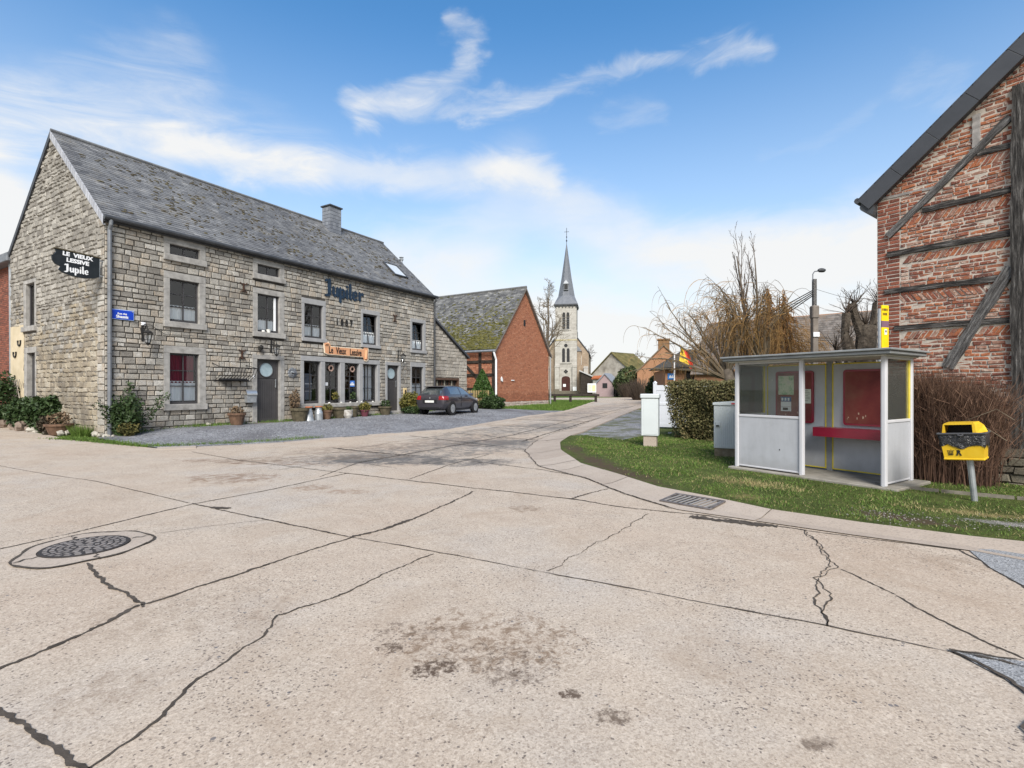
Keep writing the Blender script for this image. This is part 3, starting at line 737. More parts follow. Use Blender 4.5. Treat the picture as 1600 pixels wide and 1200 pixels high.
# rosette ornament and gold plaque
rs = thing('wall_rosette', 'grey metal flower rosette on the wall left of the bay window', 'ornament', hw(6.2, 0, 2.2), HR)
q = MB(); q.T = RX
for e in range(8):
    a = 2*pi*e/8; q.blob((.13*cos(a), .13*sin(a), .05), (.09, .09, .03), 0, .5, .2, e, 6, 4)
q.build('petals', M_lead, rs); q = MB(); q.T = RX.copy()
for e in range(7):
    a = 2*pi*e/7; q.blob((.06*cos(a)-.01, .06*sin(a)-.03, .08), (.045, .045, .03), 0, .5, .3, e+9, 6, 4)
q.build('centre', M_galv, rs); q = MB(); q.T = RX.copy(); q.prism([(-.15, .02), (.15, .02), (.1, .17), (0, .22), (-.1, .17)], 0, .01); q.T = RX.copy(); q.build('crest', M_lead, rs)
gp = MB(); gp.box(12.57, 12.8, -.06, -.02, 1.17, 1.6, 0, .5, .015); gp.blob((12.685, -.07, 1.4), (.06, .03, .12), 1, .5, .2, 1)
tag(gp.build('wall_plaque', [mat('gold_plaque', (.62, .47, .24), rough=.5), M_timber], None, HA, HR), 'small golden plaque right of the second grey door', 'plaque')
# items on the open sill
cu = MB(); cu.lathe([(.05, 0), (.08, .1), (.085, .12)], 10, (0, 0, 0)); tag(cu.build('white_bowl', M_ceramic, None, hw(5.2, -.02, 3.70), HR), 'white bowl on the sill of the open upstairs window', 'bowl')
cu = MB(); cu.blob((0, 0, .035), (.07, .04, .035), 0, .5, .2, 3); tag(cu.build('ornament', M_ceramic, None, hw(4.98, -.04, 3.70), HR), 'small white ornament left of the bowl on the open window sill', 'ornament')
# stickers and objects in the bay
st_ = MB(); st_.quad((8.98+.28, .145, 1.66), (9.56, .145, 1.66), (9.56, .145, 1.93), (9.26, .145, 1.93), 0); st_.box(9.28, 9.54, .135, .142, 1.72, 1.78, 1, .5, .001); st_.prism([(9.30, 1.80), (9.42, 1.86), (9.54, 1.80)], .135, .142, 1)
tag(st_.build('window_sticker', [mat('blue_sticker', (.05, .16, .5)), M_white], None, HA, HR), 'blue square sticker in the third pane of the bay window', 'sticker')
st_ = MB(); st_.box(7.92, 8.07, .135, .143, 1.7, 1.84, 0, .5, .001); tag(st_.build('window_notice', M_white, None, HA, HR), 'small white notice in the second pane of the bay window', 'notice')
for x in (8.2, 9.38):
    q = MB(); n = 18
    q.tube([(.11*cos(2*pi*e/n), 0, .11*sin(2*pi*e/n)) for e in range(n+1)], .02, 5)
    for e in range(14): q.blob((.11*cos(2*pi*e/14), -.01, .11*sin(2*pi*e/14)), .035, 0, .5, .3, e, 5, 4)
    q.tube([(0, 0, .11), (0, 0, .25)], .004, 4)
    tag(q.build('window_wreath', mat('dry_wreath', [(.2, .13, .1), (.4, .28, .24)], ns=30), None, hw(x, .1, 2.45), HR), 'dry wreath hanging in the %s pane of the bay window' % ('second' if x < 9 else 'third'), 'wreath', 'wreaths in the bay window')
pb = MB(); pb.box(7.05, 7.4, .32, .4, 1.1, 2.2, 0, .5, .02); pb.box(7.05, 7.4, .315, .32, 1.75, 1.8, 1); pb.box(7.05, 7.4, .315, .32, 1.45, 1.48, 1)
tag(pb.build('window_shutter_panel', [mat('blue_grey_board', (.19, .21, .26)), M_white], None, HA, HR), 'blue grey board standing behind the leftmost pane of the bay window', 'board')

# ---------------------------------------------------------------- annex
an = thing('stone_annex', 'low stone lean-to annex with brown garage door behind the car', 'annex', HA, HR)
q = MB(); X0, X1, ZT0, ZT1 = 15.0, 18.15, 5.36, 3.42; gop = (15.12, 17.35, 0, 2.18)
sl_ = (ZT1-ZT0)/(X1-X0)
zt_ = lambda x: ZT0+(x-X0)*sl_
q.T = Matrix.Translation((0, .06, 0))
wall_rects(q, X0, X1, 0, ZT1, [gop], 0); q.add([(X0, 0, ZT1), (X1, 0, ZT1), (X0, 0, ZT0)], [(0, 1, 2)], 0)
r = random.Random(21)
stones(q, lambda z: X0, lambda z: X1 if z < ZT1 else X0+(z-ZT0)/sl_, .02, ZT0-.05, (.13, .24), (.2, .5), [gop], r, gap=.02, out=(.006, .03), jit=.012, mi=1)
q.quad((X1, 0, 0), (X1, 6, 0), (X1, 6, ZT1), (X1, 0, ZT1), 0)
q.build('wall', [M_mortar, stone_mat('annex_stone', [(.27, .24, .20), (.36, .33, .29), (.42, .385, .335), (.48, .45, .41)], damount=.35)], an)
q = MB(); q.prism([(X0, ZT0+.02), (X1+.12, zt_(X1+.12)+.02), (X1+.12, zt_(X1+.12)+.14), (X0, ZT0+.14)], -.08, 6.0); q.build('roof', M_slate_dark, an)
q = MB(); a0, a1, z0, z1 = gop; y = .18
q.box(a0, a1, .03, y+.04, z1-.12, z1, 0); q.box(a0, a0+.1, .04, y+.04, 0, z1-.12); q.box(a1-.1, a1, .04, y+.04, 0, z1-.12)
gd_ = q.build('garage_door', M_brown_wood, an)
q = MB(); q.box(a0+.1, a1-.1, y, y+.05, 0, 1.25)
for e in range(4): q.box(a0+.1+.68*e-.03, a0+.1+.68*e+.03, y-.02, y+.04, 1.25, z1-.12)
for e in range(6): q.box(a0+.25+.33*e-.012, a0+.25+.33*e+.012, y, y+.03, 1.25, z1-.12)
q.build('leaf', M_brown_wood, gd_)
q = MB(); q.quad((a0+.1, y+.03, 1.25), (a1-.1, y+.03, 1.25), (a1-.1, y+.03, z1-.12), (a0+.1, y+.03, z1-.12)); q.build('pane', mat('dark_pane', (.03, .03, .028), rough=.1), gd_)
q = MB()
for e in range(3): q.box(a0+.35+.66*e, a0+.47+.66*e, y+.015, y+.025, 1.25, z1-.14)
q.build('curtain', mat('beige_curtain', (.35, .32, .25)), gd_)
# ================================================================== GROUND, ROAD, KERBS
from mathutils.geometry import delaunay_2d_cdt
def inpoly(x, y, P):
    c = False; j = len(P)-1
    for i in range(len(P)):
        if (P[i][1] > y) != (P[j][1] > y) and x < (P[j][0]-P[i][0])*(y-P[i][1])/(P[j][1]-P[i][1])+P[i][0]: c = not c
        j = i
    return c
def drape(mb, poly, cell, off, mi=0, zf=None):
    zf = zf or (lambda x, y: h(x, y)+off)
    pts = []
    for (ax, ay), (bx, by) in zip(poly, poly[1:]+poly[:1]):
        n = max(1, int(math.hypot(bx-ax, by-ay)/cell))
        pts += [(ax+(bx-ax)*i/n, ay+(by-ay)*i/n) for i in range(n)]
    nb = len(pts)
    xs = [p[0] for p in poly]; ys = [p[1] for p in poly]
    x = math.floor(min(xs)/cell)*cell
    while x < max(xs):
        y = math.floor(min(ys)/cell)*cell
        while y < max(ys):
            if inpoly(x, y, poly) and abs(segdist(x, y, poly+poly[:1])) > cell*.3: pts.append((x+.013*sin(y*7), y+.017*sin(x*5)))
            y += cell
        x += cell
    V, E_, F_, *_ = delaunay_2d_cdt([Vector(p) for p in pts], [], [list(range(nb))], 1, 1e-5)
    mb.add([(v.x, v.y, zf(v.x, v.y)) for v in V], [tuple(f) for f in F_], mi)
# base ground: one sheet out to the horizon
gx = [-900, -500, -300, -180, -120]+[-90+3*i for i in range(61)]+[120, 180, 300, 500, 900]
gy = [-300, -120, -60, -30]+[-15+2.5*i for i in range(55)]+[150, 200, 300, 500, 900]
m = MB(); V = []; hills = lambda x, y: 0 if y < 140 else 0.0
for y in gy:
    for x in gx: V.append((x, y, h(x, y)-.035))
nx = len(gx)
m.add(V, [(j*nx+i, j*nx+i+1, (j+1)*nx+i+1, (j+1)*nx+i) for j in range(len(gy)-1) for i in range(nx-1)])
n = NT('meadow'); co = n.coord()
c = n.ramp(n.remap(n.noise(co, .8, 6, .7), .3, .7), [(.045, .075, .014), (.075, .12, .022), (.12, .14, .04)])
c = n.mix(n.remap(n.noise(co, 6, 5, .7), .45, .7, 0, .5), c, (.035, .06, .012, 1)); n.color(c); n.bump(n.noise(co, 30, 4, .7), .8, .05)
struct(m.build('ground', n.set(.95, .1)))

# road --------------------------------------------------------------------
KO = [(4.96, 4.05), (4.3, 4.88), (3.7, 5.25), (3.22, 5.56), (2.81, 5.92), (2.05, 6.5), (1.6, 7.55), (1.27, 8.73), (.53, 10.1), (.32, 12.6), (.62, 14.6), (1.35, 17.0), (2.46, 19.5), (4.95, 26.5), (7.6, 33.5), (14.6, 52)]
KI = [(5.5, 4.72), (4.97, 4.93), (4.67, 5.15), (4.13, 5.56), (3.46, 5.97), (3.02, 6.58), (2.71, 7.17), (2.18, 7.86), (1.94, 8.73), (1.39, 10.28), (1.20, 12.5), (1.36, 14.4), (1.85, 16.1), (2.49, 17.5), (5.7, 26.3), (8.44, 33.5), (15.3, 52)]
KL2 = KL[1:]
ROAD = [(-45, -9), (16, -9), (16, 1.5), (9, 3.4)]+KI+[(19, 54), (24, 56), (42, 60), (42, 64), (22, 60.5), (12, 58.3), (6, 57.5), (-18, 55), (-18, 51), (4, 51.5)]+KL2[::-1]+[(-45, 37)]
m = MB(); drape(m, ROAD, 1.4, .012)
# cracks and joints: strips of dark joint filler a few millimetres above the slabs
def gp_(px, py, z=.012):
    d = (1.55-z)*794/(py-608.0)
    for _ in range(4):
        x = (px-800)/794*d; d = (1.55-h(x, d)-.012)*794/(py-608.0)
    return ((px-800)/794*d, d)
def crack(pts, w, jit=.012, seed=0, wv=.6, mi=1, z=.017, step=.024):
    w *= .66
    q = random.Random(seed); P = []
    for (ax, ay), (bx, by) in zip(pts, pts[1:]):
        L = math.hypot(bx-ax, by-ay); n = max(2, int(L/step))
        for i in range(n): P.append((ax+(bx-ax)*i/n, ay+(by-ay)*i/n))
    P.append(pts[-1])
    off = 0; V = []; ww = w
    for i, (x, y) in enumerate(P):
        a = P[max(0, i-1)]; b = P[min(len(P)-1, i+1)]; dx, dy = b[0]-a[0], b[1]-a[1]; L = math.hypot(dx, dy) or 1
        nx_, ny_ = -dy/L, dx/L
        off = off*.86+q.uniform(-jit, jit)*.75; ww += (w-ww)*.14+q.uniform(-1, 1)*w*wv*.5; ww = max(w*.25, min(ww, w*2.6))
        tp = min(1, .6+min(i, len(P)-1-i)/5)
        l_, r_ = off+ww*.42*tp+q.uniform(-.1, .55)*w, off-ww*.42*tp-q.uniform(-.1, .55)*w
        for o_ in (l_, r_):
            X, Y = x+nx_*o_, y+ny_*o_; V.append((X, Y, h(X, Y)+z))
    m.add(V, [(2*i, 2*i+1, 2*i+3, 2*i+2) for i in range(len(P)-1)], mi, q.random())
G = lambda L: [gp_(*p) for p in L]
crack(G([(-120, 705), (0, 728), (150, 752), (299, 787)]), .016, .004, 1)
crack(G([(299, 787), (345, 797), (416, 812), (542, 838.5)]), .026, .006, 2)
crack(G([(542, 838.5), (717, 869), (860, 897), (1000, 922), (1100, 942), (1299, 980), (1483, 1019), (1600, 1042)]), .014, .007, 3, 1.0, step=.05)
crack(G([(-60, 1085), (0, 1046), (87, 1009), (221, 946)]), .034, .010, 4); crack(G([(221, 946), (347, 905), (450, 872), (548, 840)]), .03, .010, 44)
crack(G([(548, 840), (600, 827), (643, 812)]), .05, .012, 5); crack(G([(643, 812), (700, 787), (740, 768)]), .028, .012, 6)
crack(G([(-100, 880), (0, 858), (119, 831.6), (299, 788)]), .022, .006, 7); crack(G([(299, 788), (420, 766), (545, 739)]), .022, .006, 8)
crack(G([(300, 706), (372, 719), (511, 736), (545, 739.8), (578, 744)]), .028, .008, 9, mi=1)
crack(G([(578, 744), (717, 760), (800, 769), (890, 779.6), (976, 793.5), (1100, 805.6), (1177, 816.5), (1260, 829.5)]), .032, .012, 10)
crack(G([(1260, 829.5), (1360, 842.5), (1455, 854), (1500, 860)]), .016, .006, 11); crack(G([(1500, 860), (1540, 880), (1600, 919), (1680, 970)]), .022, .01, 12)
for sd, w_ in ((13, .012), (14, .010)):
    crack(G([(1260, 829), (1278, 849), (1294, 868+sd-13), (1310, 888), (1286-6*(sd-13), 905), (1292, 927), (1284+6*(sd-13), 944), (1299, 980)]), w_, .03, sd, step=.04)
crack(G([(1312, 890), (1368, 916), (1468, 968), (1541, 1005), (1600, 1031)]), .016, .01, 15)
crack(G([(678, 866), (600, 897), (563, 916), (500, 942), (433, 962), (399, 1003), (312, 1061), (260, 1118), (152, 1198), (90, 1250)]), .017, .012, 16)
crack(G([(-60, 1080), (0, 1115), (56, 1150), (126, 1198), (170, 1230)]), .034, .012, 17)
crack(G([(138, 880), (150, 890), (165, 910), (190, 926), (205, 938), (224, 949)]), .030, .016, 18, step=.03)
crack(G([(243, 834), (330, 822), (420, 812)]), .009, .006, 19)
crack(G([(857, 893), (916, 855), (959, 836), (990, 816), (1013, 803)]), .010, .018, 20)
crack(G([(639, 749), (700, 727), (764, 710)]), .022, .008, 21); crack(G([(736, 721), (846, 734), (933, 749)]), .03, .008, 22)
crack(G([(500, 745), (560, 723)]), .02, .006, 23); crack(G([(890, 780), (920, 771), (950, 764)]), .026, .02, 24)
crack(G([(440, 717), (510, 709), (620, 690), (760, 671), (850, 655)]), .02, .01, 25); crack(G([(560, 723), (622, 712), (700, 698), (800, 680), (900, 655), (1003, 632)]), .06, .012, 26)
crack(G([(640, 712), (700, 715), (760, 709)]), .02, .012, 27); crack(G([(700, 692), (780, 700), (822, 704)]), .03, .02, 28); crack(G([(780, 672), (840, 680)]), .03, .02, 29)
crack(G([(640, 690), (720, 688), (830, 668)]), .02, .02, 30); crack(G([(430, 735), (500, 724), (560, 723), (620, 732)]), .014, .01, 31)
for (x0, y0, x1, y1), s_ in zip(((850, 655, 925, 663), (880, 645, 965, 651), (905, 638, 985, 643)), (32, 33, 34)): crack(G([(x0, y0), (x1, y1)]), .05, .01, s_)
crack(G([(1040, 1210), (900, 1280)]), .02, .02, 36)
# dark bitumen patches in the street
def patch(c, rx, ry, ang, seed, mi, z, n=26):
    q = random.Random(seed); P = []
    for i in range(n):
        a = 2*pi*i/n; k = 1+q.uniform(-.22, .22); x, y = rx*k*cos(a), ry*k*sin(a)
        P.append((c[0]+x*cos(ang)-y*sin(ang), c[1]+x*sin(ang)+y*cos(ang)))
    drape(m, P, .5, z, mi)
patch(gp_(345, 794), .16, .05, -.2, 3, 1, .019)
crack(G([(1078, 807), (1130, 813), (1215, 823)]), .16, .02, 71, mi=1, z=.0185)
for k_, (a_, b_) in enumerate((((700, 676), (872, 690)), ((640, 681), (850, 705)), ((760, 664), (905, 669)), ((800, 655), (930, 659)), ((835, 648), (950, 651)), ((870, 641), (975, 644)), ((895, 635), (990, 637)), ((520, 700), (640, 712)))): crack(G([a_, ((a_[0]+b_[0])/2, (a_[1]+b_[1])/2+.6), b_]), .05+.006*k_, .02, 80+k_)
crack(G([(815, 690), (930, 655), (1040, 625)]), .07, .02, 95)
m.t = [t for t in m.t]
n = NT('old_concrete_road'); co = n.coord()
big = n.noise(co, .35, 5, .6); med = n.noise(co, 2.6, 6, .7); fine = n.noise(co, 60, 4, .7)
c = n.ramp(n.remap(big, .36, .64), [(.45, .362, .285), (.48, .405, .33), (.45, .405, .36)])
c = n.mix(n.remap(med, .35, .75, 0, .30), c, (.25, .205, .165, 1))
c = n.mix(n.remap(fine, .50, .72, 0, .62), c, (.19, .145, .115, 1)); c = n.mix(n.remap(n.noise(co, 150, 3, .8), .50, .70, 0, .55), c, (.15, .115, .09, 1))
c = n.mix(n.remap(n.noise(co, 34, 3, .6), .56, .70, 0, .5), c, (.58, .50, .42, 1))
vo3 = n.node('ShaderNodeTexVoronoi', feature='F1'); n.link(co, vo3.inputs['Vector']); vo3.inputs['Scale'].default_value = 105
sp3 = n.node('ShaderNodeSeparateColor'); n.link(vo3.outputs['Color'], sp3.inputs[0])
c = n.mix(n.remap(sp3.outputs[0], 0, .45, .5, 0), c, (.20, .155, .12, 1)); c = n.mix(n.remap(sp3.outputs[1], .75, 1, 0, .35), c, (.62, .54, .45, 1))
c = n.mix(n.remap(n.noise(co, 1.1, 7, .72, .8), .50, .70, 0, .40), c, (.27, .195, .135, 1))
vo = n.node('ShaderNodeTexVoronoi', feature='F1'); n.link(co, vo.inputs['Vector']); vo.inputs['Scale'].default_value = 38
sepc = n.node('ShaderNodeSeparateColor'); n.link(vo.outputs['Color'], sepc.inputs[0])
area = n.remap(n.noise(co, .9, 4, .65), .46, .66)      # aggregate shows in worn areas
rad = n.math('MULTIPLY', n.math('POWER', sepc.outputs[1], 2.2), .46)
isst = n.math('MULTIPLY', n.math('LESS_THAN', vo.outputs['Distance'], rad), n.math('LESS_THAN', sepc.outputs[0], n.math('MULTIPLY_ADD', area, .12, .004)))
c = n.mix(n.math('MULTIPLY', isst, .8), c, n.ramp(sepc.outputs[2], [(.05, .06, .085), (.11, .11, .12), (.12, .085, .06)]))
vo2 = n.node('ShaderNodeTexVoronoi', feature='F1'); n.link(co, vo2.inputs['Vector']); vo2.inputs['Scale'].default_value = 95
sp2 = n.node('ShaderNodeSeparateColor'); n.link(vo2.outputs['Color'], sp2.inputs[0])
c = n.mix(n.math('MULTIPLY', n.math('LESS_THAN', sp2.outputs[0], n.math('MULTIPLY_ADD', area, .085, .010)), .7), c, (.075, .06, .055, 1))
sep = n.node('ShaderNodeSeparateXYZ'); n.link(co, sep.inputs[0])
def stain(px, py, rx, ry, ang, col, amt, ns=5.0, lo=.45, hi=.62, streak=None):
    global c
    x0, y0 = gp_(px, py)
    dx = n.math('SUBTRACT', sep.outputs[0], x0); dy = n.math('SUBTRACT', sep.outputs[1], y0)
    u = n.math('DIVIDE', n.math('ADD', n.math('MULTIPLY', dx, cos(ang)), n.math('MULTIPLY', dy, sin(ang))), rx)
    v = n.math('DIVIDE', n.math('SUBTRACT', n.math('MULTIPLY', dy, cos(ang)), n.math('MULTIPLY', dx, sin(ang))), ry)
    dd = n.math('SQRT', n.math('ADD', n.math('MULTIPLY', u, u), n.math('MULTIPLY', v, v)))
    fall = n.remap(dd, .45, 1.05, 1, 0)
    g = n.noise(co, ns, 8, .75, .5)
    f = n.remap(n.math('ADD', g, n.math('MULTIPLY', n.math('SUBTRACT', fall, 1), .35)), lo, hi, 0, amt)
    f = n.math('MULTIPLY', f, n.remap(dd, .9, 1.1, 1, 0))
    c = n.mix(f, c, col+(1,))
BR = (.17, .115, .075); DK = (.075, .05, .035)
stain(760, 1000, 1.05, .75, -.2, BR, .85, 13, .47, .60); stain(780, 1030, .7, .35, -.2, DK, .7, 22, .50, .62); stain(640, 985, .5, .25, 0, DK, .6, 20, .48, .60); stain(680, 1045, .26, .15, .3, DK, .95, 20, .43, .54); stain(610, 1012, .16, .12, 0, DK, .85, 22, .44, .56); stain(890, 1085, .10, .08, 0, DK, .9, 24, .42, .54)
stain(960, 1120, .16, .1, 0, DK, .8, 15, .44, .58); stain(800, 1060, .3, .16, 0, DK, .7, 14, .46, .6); stain(1280, 1160, .16, .08, .4, DK, .7, 13, .42, .58); stain(700, 1135, .4, .2, 0, BR, .5, 12, .5, .65)
stain(365, 747, 1.5, .9, -.1, (.20, .13, .085), .8, 6, .44, .58); stain(490, 762, .5, .4, 0, (.2, .13, .085), .75, 7, .42, .58); stain(400, 722, 3.4, .6, -.2, (.19, .125, .085), .75, 5, .43, .58); stain(545, 768, .7, .3, 0, (.22, .14, .09), .6, 8, .42, .58); stain(820, 795, .35, .3, 0, BR, .7, 12, .42, .56)
stain(600, 718, 2.4, 1.3, -.15, (.085, .08, .078), .95, 3.2, .36, .54); stain(730, 722, 1.8, .9, 0, (.09, .085, .08), .9, 3.4, .38, .56); stain(770, 692, 2.2, 1.3, .3, (.10, .098, .095), .9, 2.0, .34, .55)
stain(700, 702, 6.5, 2.6, .75, (.13, .122, .115), .8, 4.5, .42, .57); stain(800, 672, 8, 2.6, .95, (.14, .132, .125), .75, 4.0, .43, .58); stain(880, 645, 14, 2.8, 1.0, (.16, .148, .14), .7, 3, .43, .6); stain(580, 700, 4, 1.4, .6, (.17, .13, .10), .7, 4, .42, .6); stain(500, 716, 4, .8, .2, (.15, .11, .08), .6, 5, .42, .6)
stain(880, 668, 2.2, 3.5, .5, (.15, .14, .13), .8, 2.2, .38, .6); stain(720, 690, 2.6, 2.0, .4, (.16, .12, .10), .5, 2.2, .42, .6); stain(900, 650, 2.6, 7, -.3, (.15, .13, .12), .7, 1.6, .40, .62); stain(970, 634, 3.0, 12, -.4, (.16, .14, .13), .7, 1.3, .42, .62)
stain(1240, 815, 1.2, .22, -.55, (.09, .085, .08), .8, 5, .36, .55); stain(1500, 880, .5, .4, 0, BR, .4, 6, .4, .6); stain(300, 955, 1.5, .8, .3, BR, .35, 8, .46, .64); stain(160, 1080, .5, .4, .3, BR, .45, 10, .46, .64)
n.color(c); n.bump(n.math('ADD', n.math('MULTIPLY', fine, .6), n.math('MULTIPLY', isst, .25)), .55, .008)
M_road = n.set(.88, .25)
M_joint = mat('bitumen_joint', [(.035, .028, .022), (.085, .07, .058)], ns=9, rough=.95, bump=.7, bs=40)
struct(m.build('road', [M_road, M_joint]))
# asphalt patch lower right and beyond the verge
def asphalt(name, c0):
    a = NT(name); co_ = a.coord(); v = a.node('ShaderNodeTexVoronoi'); a.link(co_, v.inputs['Vector']); v.inputs['Scale'].default_value = 110
    sp_ = a.node('ShaderNodeSeparateColor'); a.link(v.outputs['Color'], sp_.inputs[0])
    a.color(a.mix(a.remap(a.noise(co_, 3, 5), .3, .7, 0, .3), a.ramp(sp_.outputs[0], [tuple(x*.35 for x in c0), tuple(x*.85 for x in c0), c0, tuple(x*1.5 for x in c0)]), tuple(x*.6 for x in c0)+(1,)))
    a.bump(v.outputs['Distance'], .5, .006); return a.set(.9, .25)
M_asph = asphalt('pale_asphalt', (.27, .275, .285))
a1 = [(2.57, 2.99), (2.605, 2.68), (2.57, 2.43), (2.40, 2.33), (2.27, 2.22), (2.2, 2.0), (3.4, 1.6), (6, 1.8), (6, 3.2), (4.2, 2.9), (2.87, 2.86)]
a2 = [(4.36, 4.86), (4.1, 4.35), (3.99, 3.97), (4.0, 3.6), (8, 2.9), (9, 3.4), (5.5, 4.62), (4.97, 4.85)]
m = MB(); drape(m, a1, .4, .020); struct(m.build('asphalt_patch', M_asph)); m = MB(); drape(m, a2, .4, .020); struct(m.build('asphalt_patch', M_asph))
_e = bpy.data.objects['road']
m = MB()
crack(a1[:7], .024, .014, 50, mi=0, z=.025); crack([a1[-1], a1[0]], .016, .01, 51, mi=0, z=.025); crack(G([(1483, 1019), (1540, 1032), (1600, 1045)]), .03, .01, 52, mi=0, z=.026)
struct(m.build('road_joint', M_joint))
# concrete kerb gutter on the right, cut in slabs
n = NT('kerb_concrete'); co = n.coord()
c = n.ramp(n.math('ADD', n.math('MULTIPLY', n.attr(), .5), n.math('MULTIPLY', n.remap(n.noise(co, 1.6, 6, .7), .3, .7), .5)), [(.31, .255, .21), (.375, .315, .265), (.43, .37, .315)])
c = n.mix(n.remap(n.noise(co, 40, 4, .7), .5, .72, 0, .6), c, (.16, .14, .12, 1)); n.color(c); n.bump(n.noise(co, 50, 4, .7), .5, .006); M_kerb = n.set(.9, .2)
def along(P, t):
    L = [math.hypot(b[0]-a[0], b[1]-a[1]) for a, b in zip(P, P[1:])]; t *= sum(L)
    for (a, b), l in zip(zip(P, P[1:]), L):
        if t <= l: return (a[0]+(b[0]-a[0])*t/l, a[1]+(b[1]-a[1])*t/l)
        t -= l
    return P[-1]
m = MB(); N = 58; r = random.Random(4); cuts = [0]
while cuts[-1] < 1: cuts.append(min(1, cuts[-1]+(r.uniform(.05, .07) if cuts[-1] < .085 else r.uniform(.012, .022))))
for a, b in zip(cuts, cuts[1:]):
    g_ = .00012; a += g_; b -= g_; tn = r.random(); tl = r.uniform(-.003, .003)
    k = 3; V = []
    for i in range(k+1):
        t = a+(b-a)*i/k; o_, i_ = along(KO, t), along(KI, t)
        if i in (0, k): o_ = (o_[0]+r.uniform(-.006, .006), o_[1]+r.uniform(-.006, .006))
        mid = ((o_[0]*.62+i_[0]*.38), (o_[1]*.62+i_[1]*.38))
        V += [(o_[0], o_[1], h(*o_)+.024+tl), (mid[0], mid[1], h(*mid)+.018+tl), (i_[0], i_[1], h(*i_)+.062+tl), (i_[0], i_[1], h(*i_)-.05)]
    F = []
    for i in range(k):
        for j in range(3): F.append((i*4+j, (i+1)*4+j, (i+1)*4+j+1, i*4+j+1))
    m.add(V, F, 0, tn)
struct(m.build('kerb', M_kerb))
m = MB(); crack(KO[5:], .018, .014, 60, mi=0, z=.030); struct(m.build('kerb_joint', M_joint))
# left kerb along the gravel
m = MB(); KG = KL[4:]; r = random.Random(8); s_ = 0
Ls = sum(math.hypot(b[0]-a[0], b[1]-a[1]) for a, b in zip(KG, KG[1:])); t = 0
while t < 1:
    t2 = min(1, t+r.uniform(.8, 1.1)/Ls); a, b = along(KG, t), along(KG, max(t, t2-.02/Ls)); t = t2
    dx, dy = b[0]-a[0], b[1]-a[1]; L = math.hypot(dx, dy)
    if L < .1: continue
    nx_, ny_ = dy/L*.36, -dx/L*.36; zz = .035+r.uniform(-.012, .012)
    pl = [a, b, (b[0]+nx_, b[1]+ny_), (a[0]+nx_, a[1]+ny_)]
    V = [(x, y, h(x, y)+zz*(1 if i < 2 else .62)) for i, (x, y) in enumerate(pl)]+[(x, y, h(x, y)-.05) for x, y in pl]
    m.add(V, [(0, 1, 2, 3)[::-1], (2, 6, 7, 3)[::-1], (0, 4, 5, 1)[::-1], (1, 5, 6, 2)[::-1], (3, 7, 4, 0)[::-1]], 0, .35+.65*r.random())
struct(m.build('kerb', M_kerb))
# gravel forecourt and drive
def gravel_mat(name, cols, moss=None):
    a = NT(name); co_ = a.coord(); v = a.node('ShaderNodeTexVoronoi'); a.link(co_, v.inputs['Vector']); v.inputs['Scale'].default_value = 26
    sp_ = a.node('ShaderNodeSeparateColor'); a.link(v.outputs['Color'], sp_.inputs[0])
    c_ = a.ramp(a.math('ADD', a.math('MULTIPLY', sp_.outputs[0], .75), a.math('MULTIPLY', a.remap(a.noise(co_, 1.2, 6, .75), .35, .65), .25)), cols)
    c_ = a.mix(a.remap(a.noise(co_, .55, 6, .7), .47, .62, 0, .55), c_, (.085, .08, .085, 1))
    if moss: c_ = a.mix(a.remap(a.noise(co_, 1.1, 7, .75), .46, .6, 0, .9), c_, moss+(1,))
    a.color(c_); a.bump(v.outputs['Distance'], 1.0, .03); return a.set(.85, .3)
M_gravel = gravel_mat('slate_gravel', [(.075, .078, .09), (.16, .163, .18), (.245, .25, .265), (.36, .365, .385)])
GRAV = KL[4:11]+[(1.0, 30.0)]+[hw(18.3, -1.6)[:2], hw(18.3, .02)[:2], hw(.2, .02)[:2], hw(-.3, -.3)[:2]]
m = MB(); drape(m, [tuple(p) for p in GRAV], .9, .03); struct(m.build('gravel', M_gravel))
DRIVE = [(1.36, 14.4), (1.85, 16.1), (2.49, 17.5), (5.7, 26.3), (7.6, 31.5), (10.5, 30), (7.4, 21.8), (5.2, 16.8), (3.4, 15.0)]
m = MB(); drape(m, DRIVE, .9, .018); struct(m.build('gravel_drive', gravel_mat('mossy_gravel', [(.09, .09, .10), (.18, .18, .19), (.26, .26, .27), (.36, .36, .37)], (.09, .10, .035))))
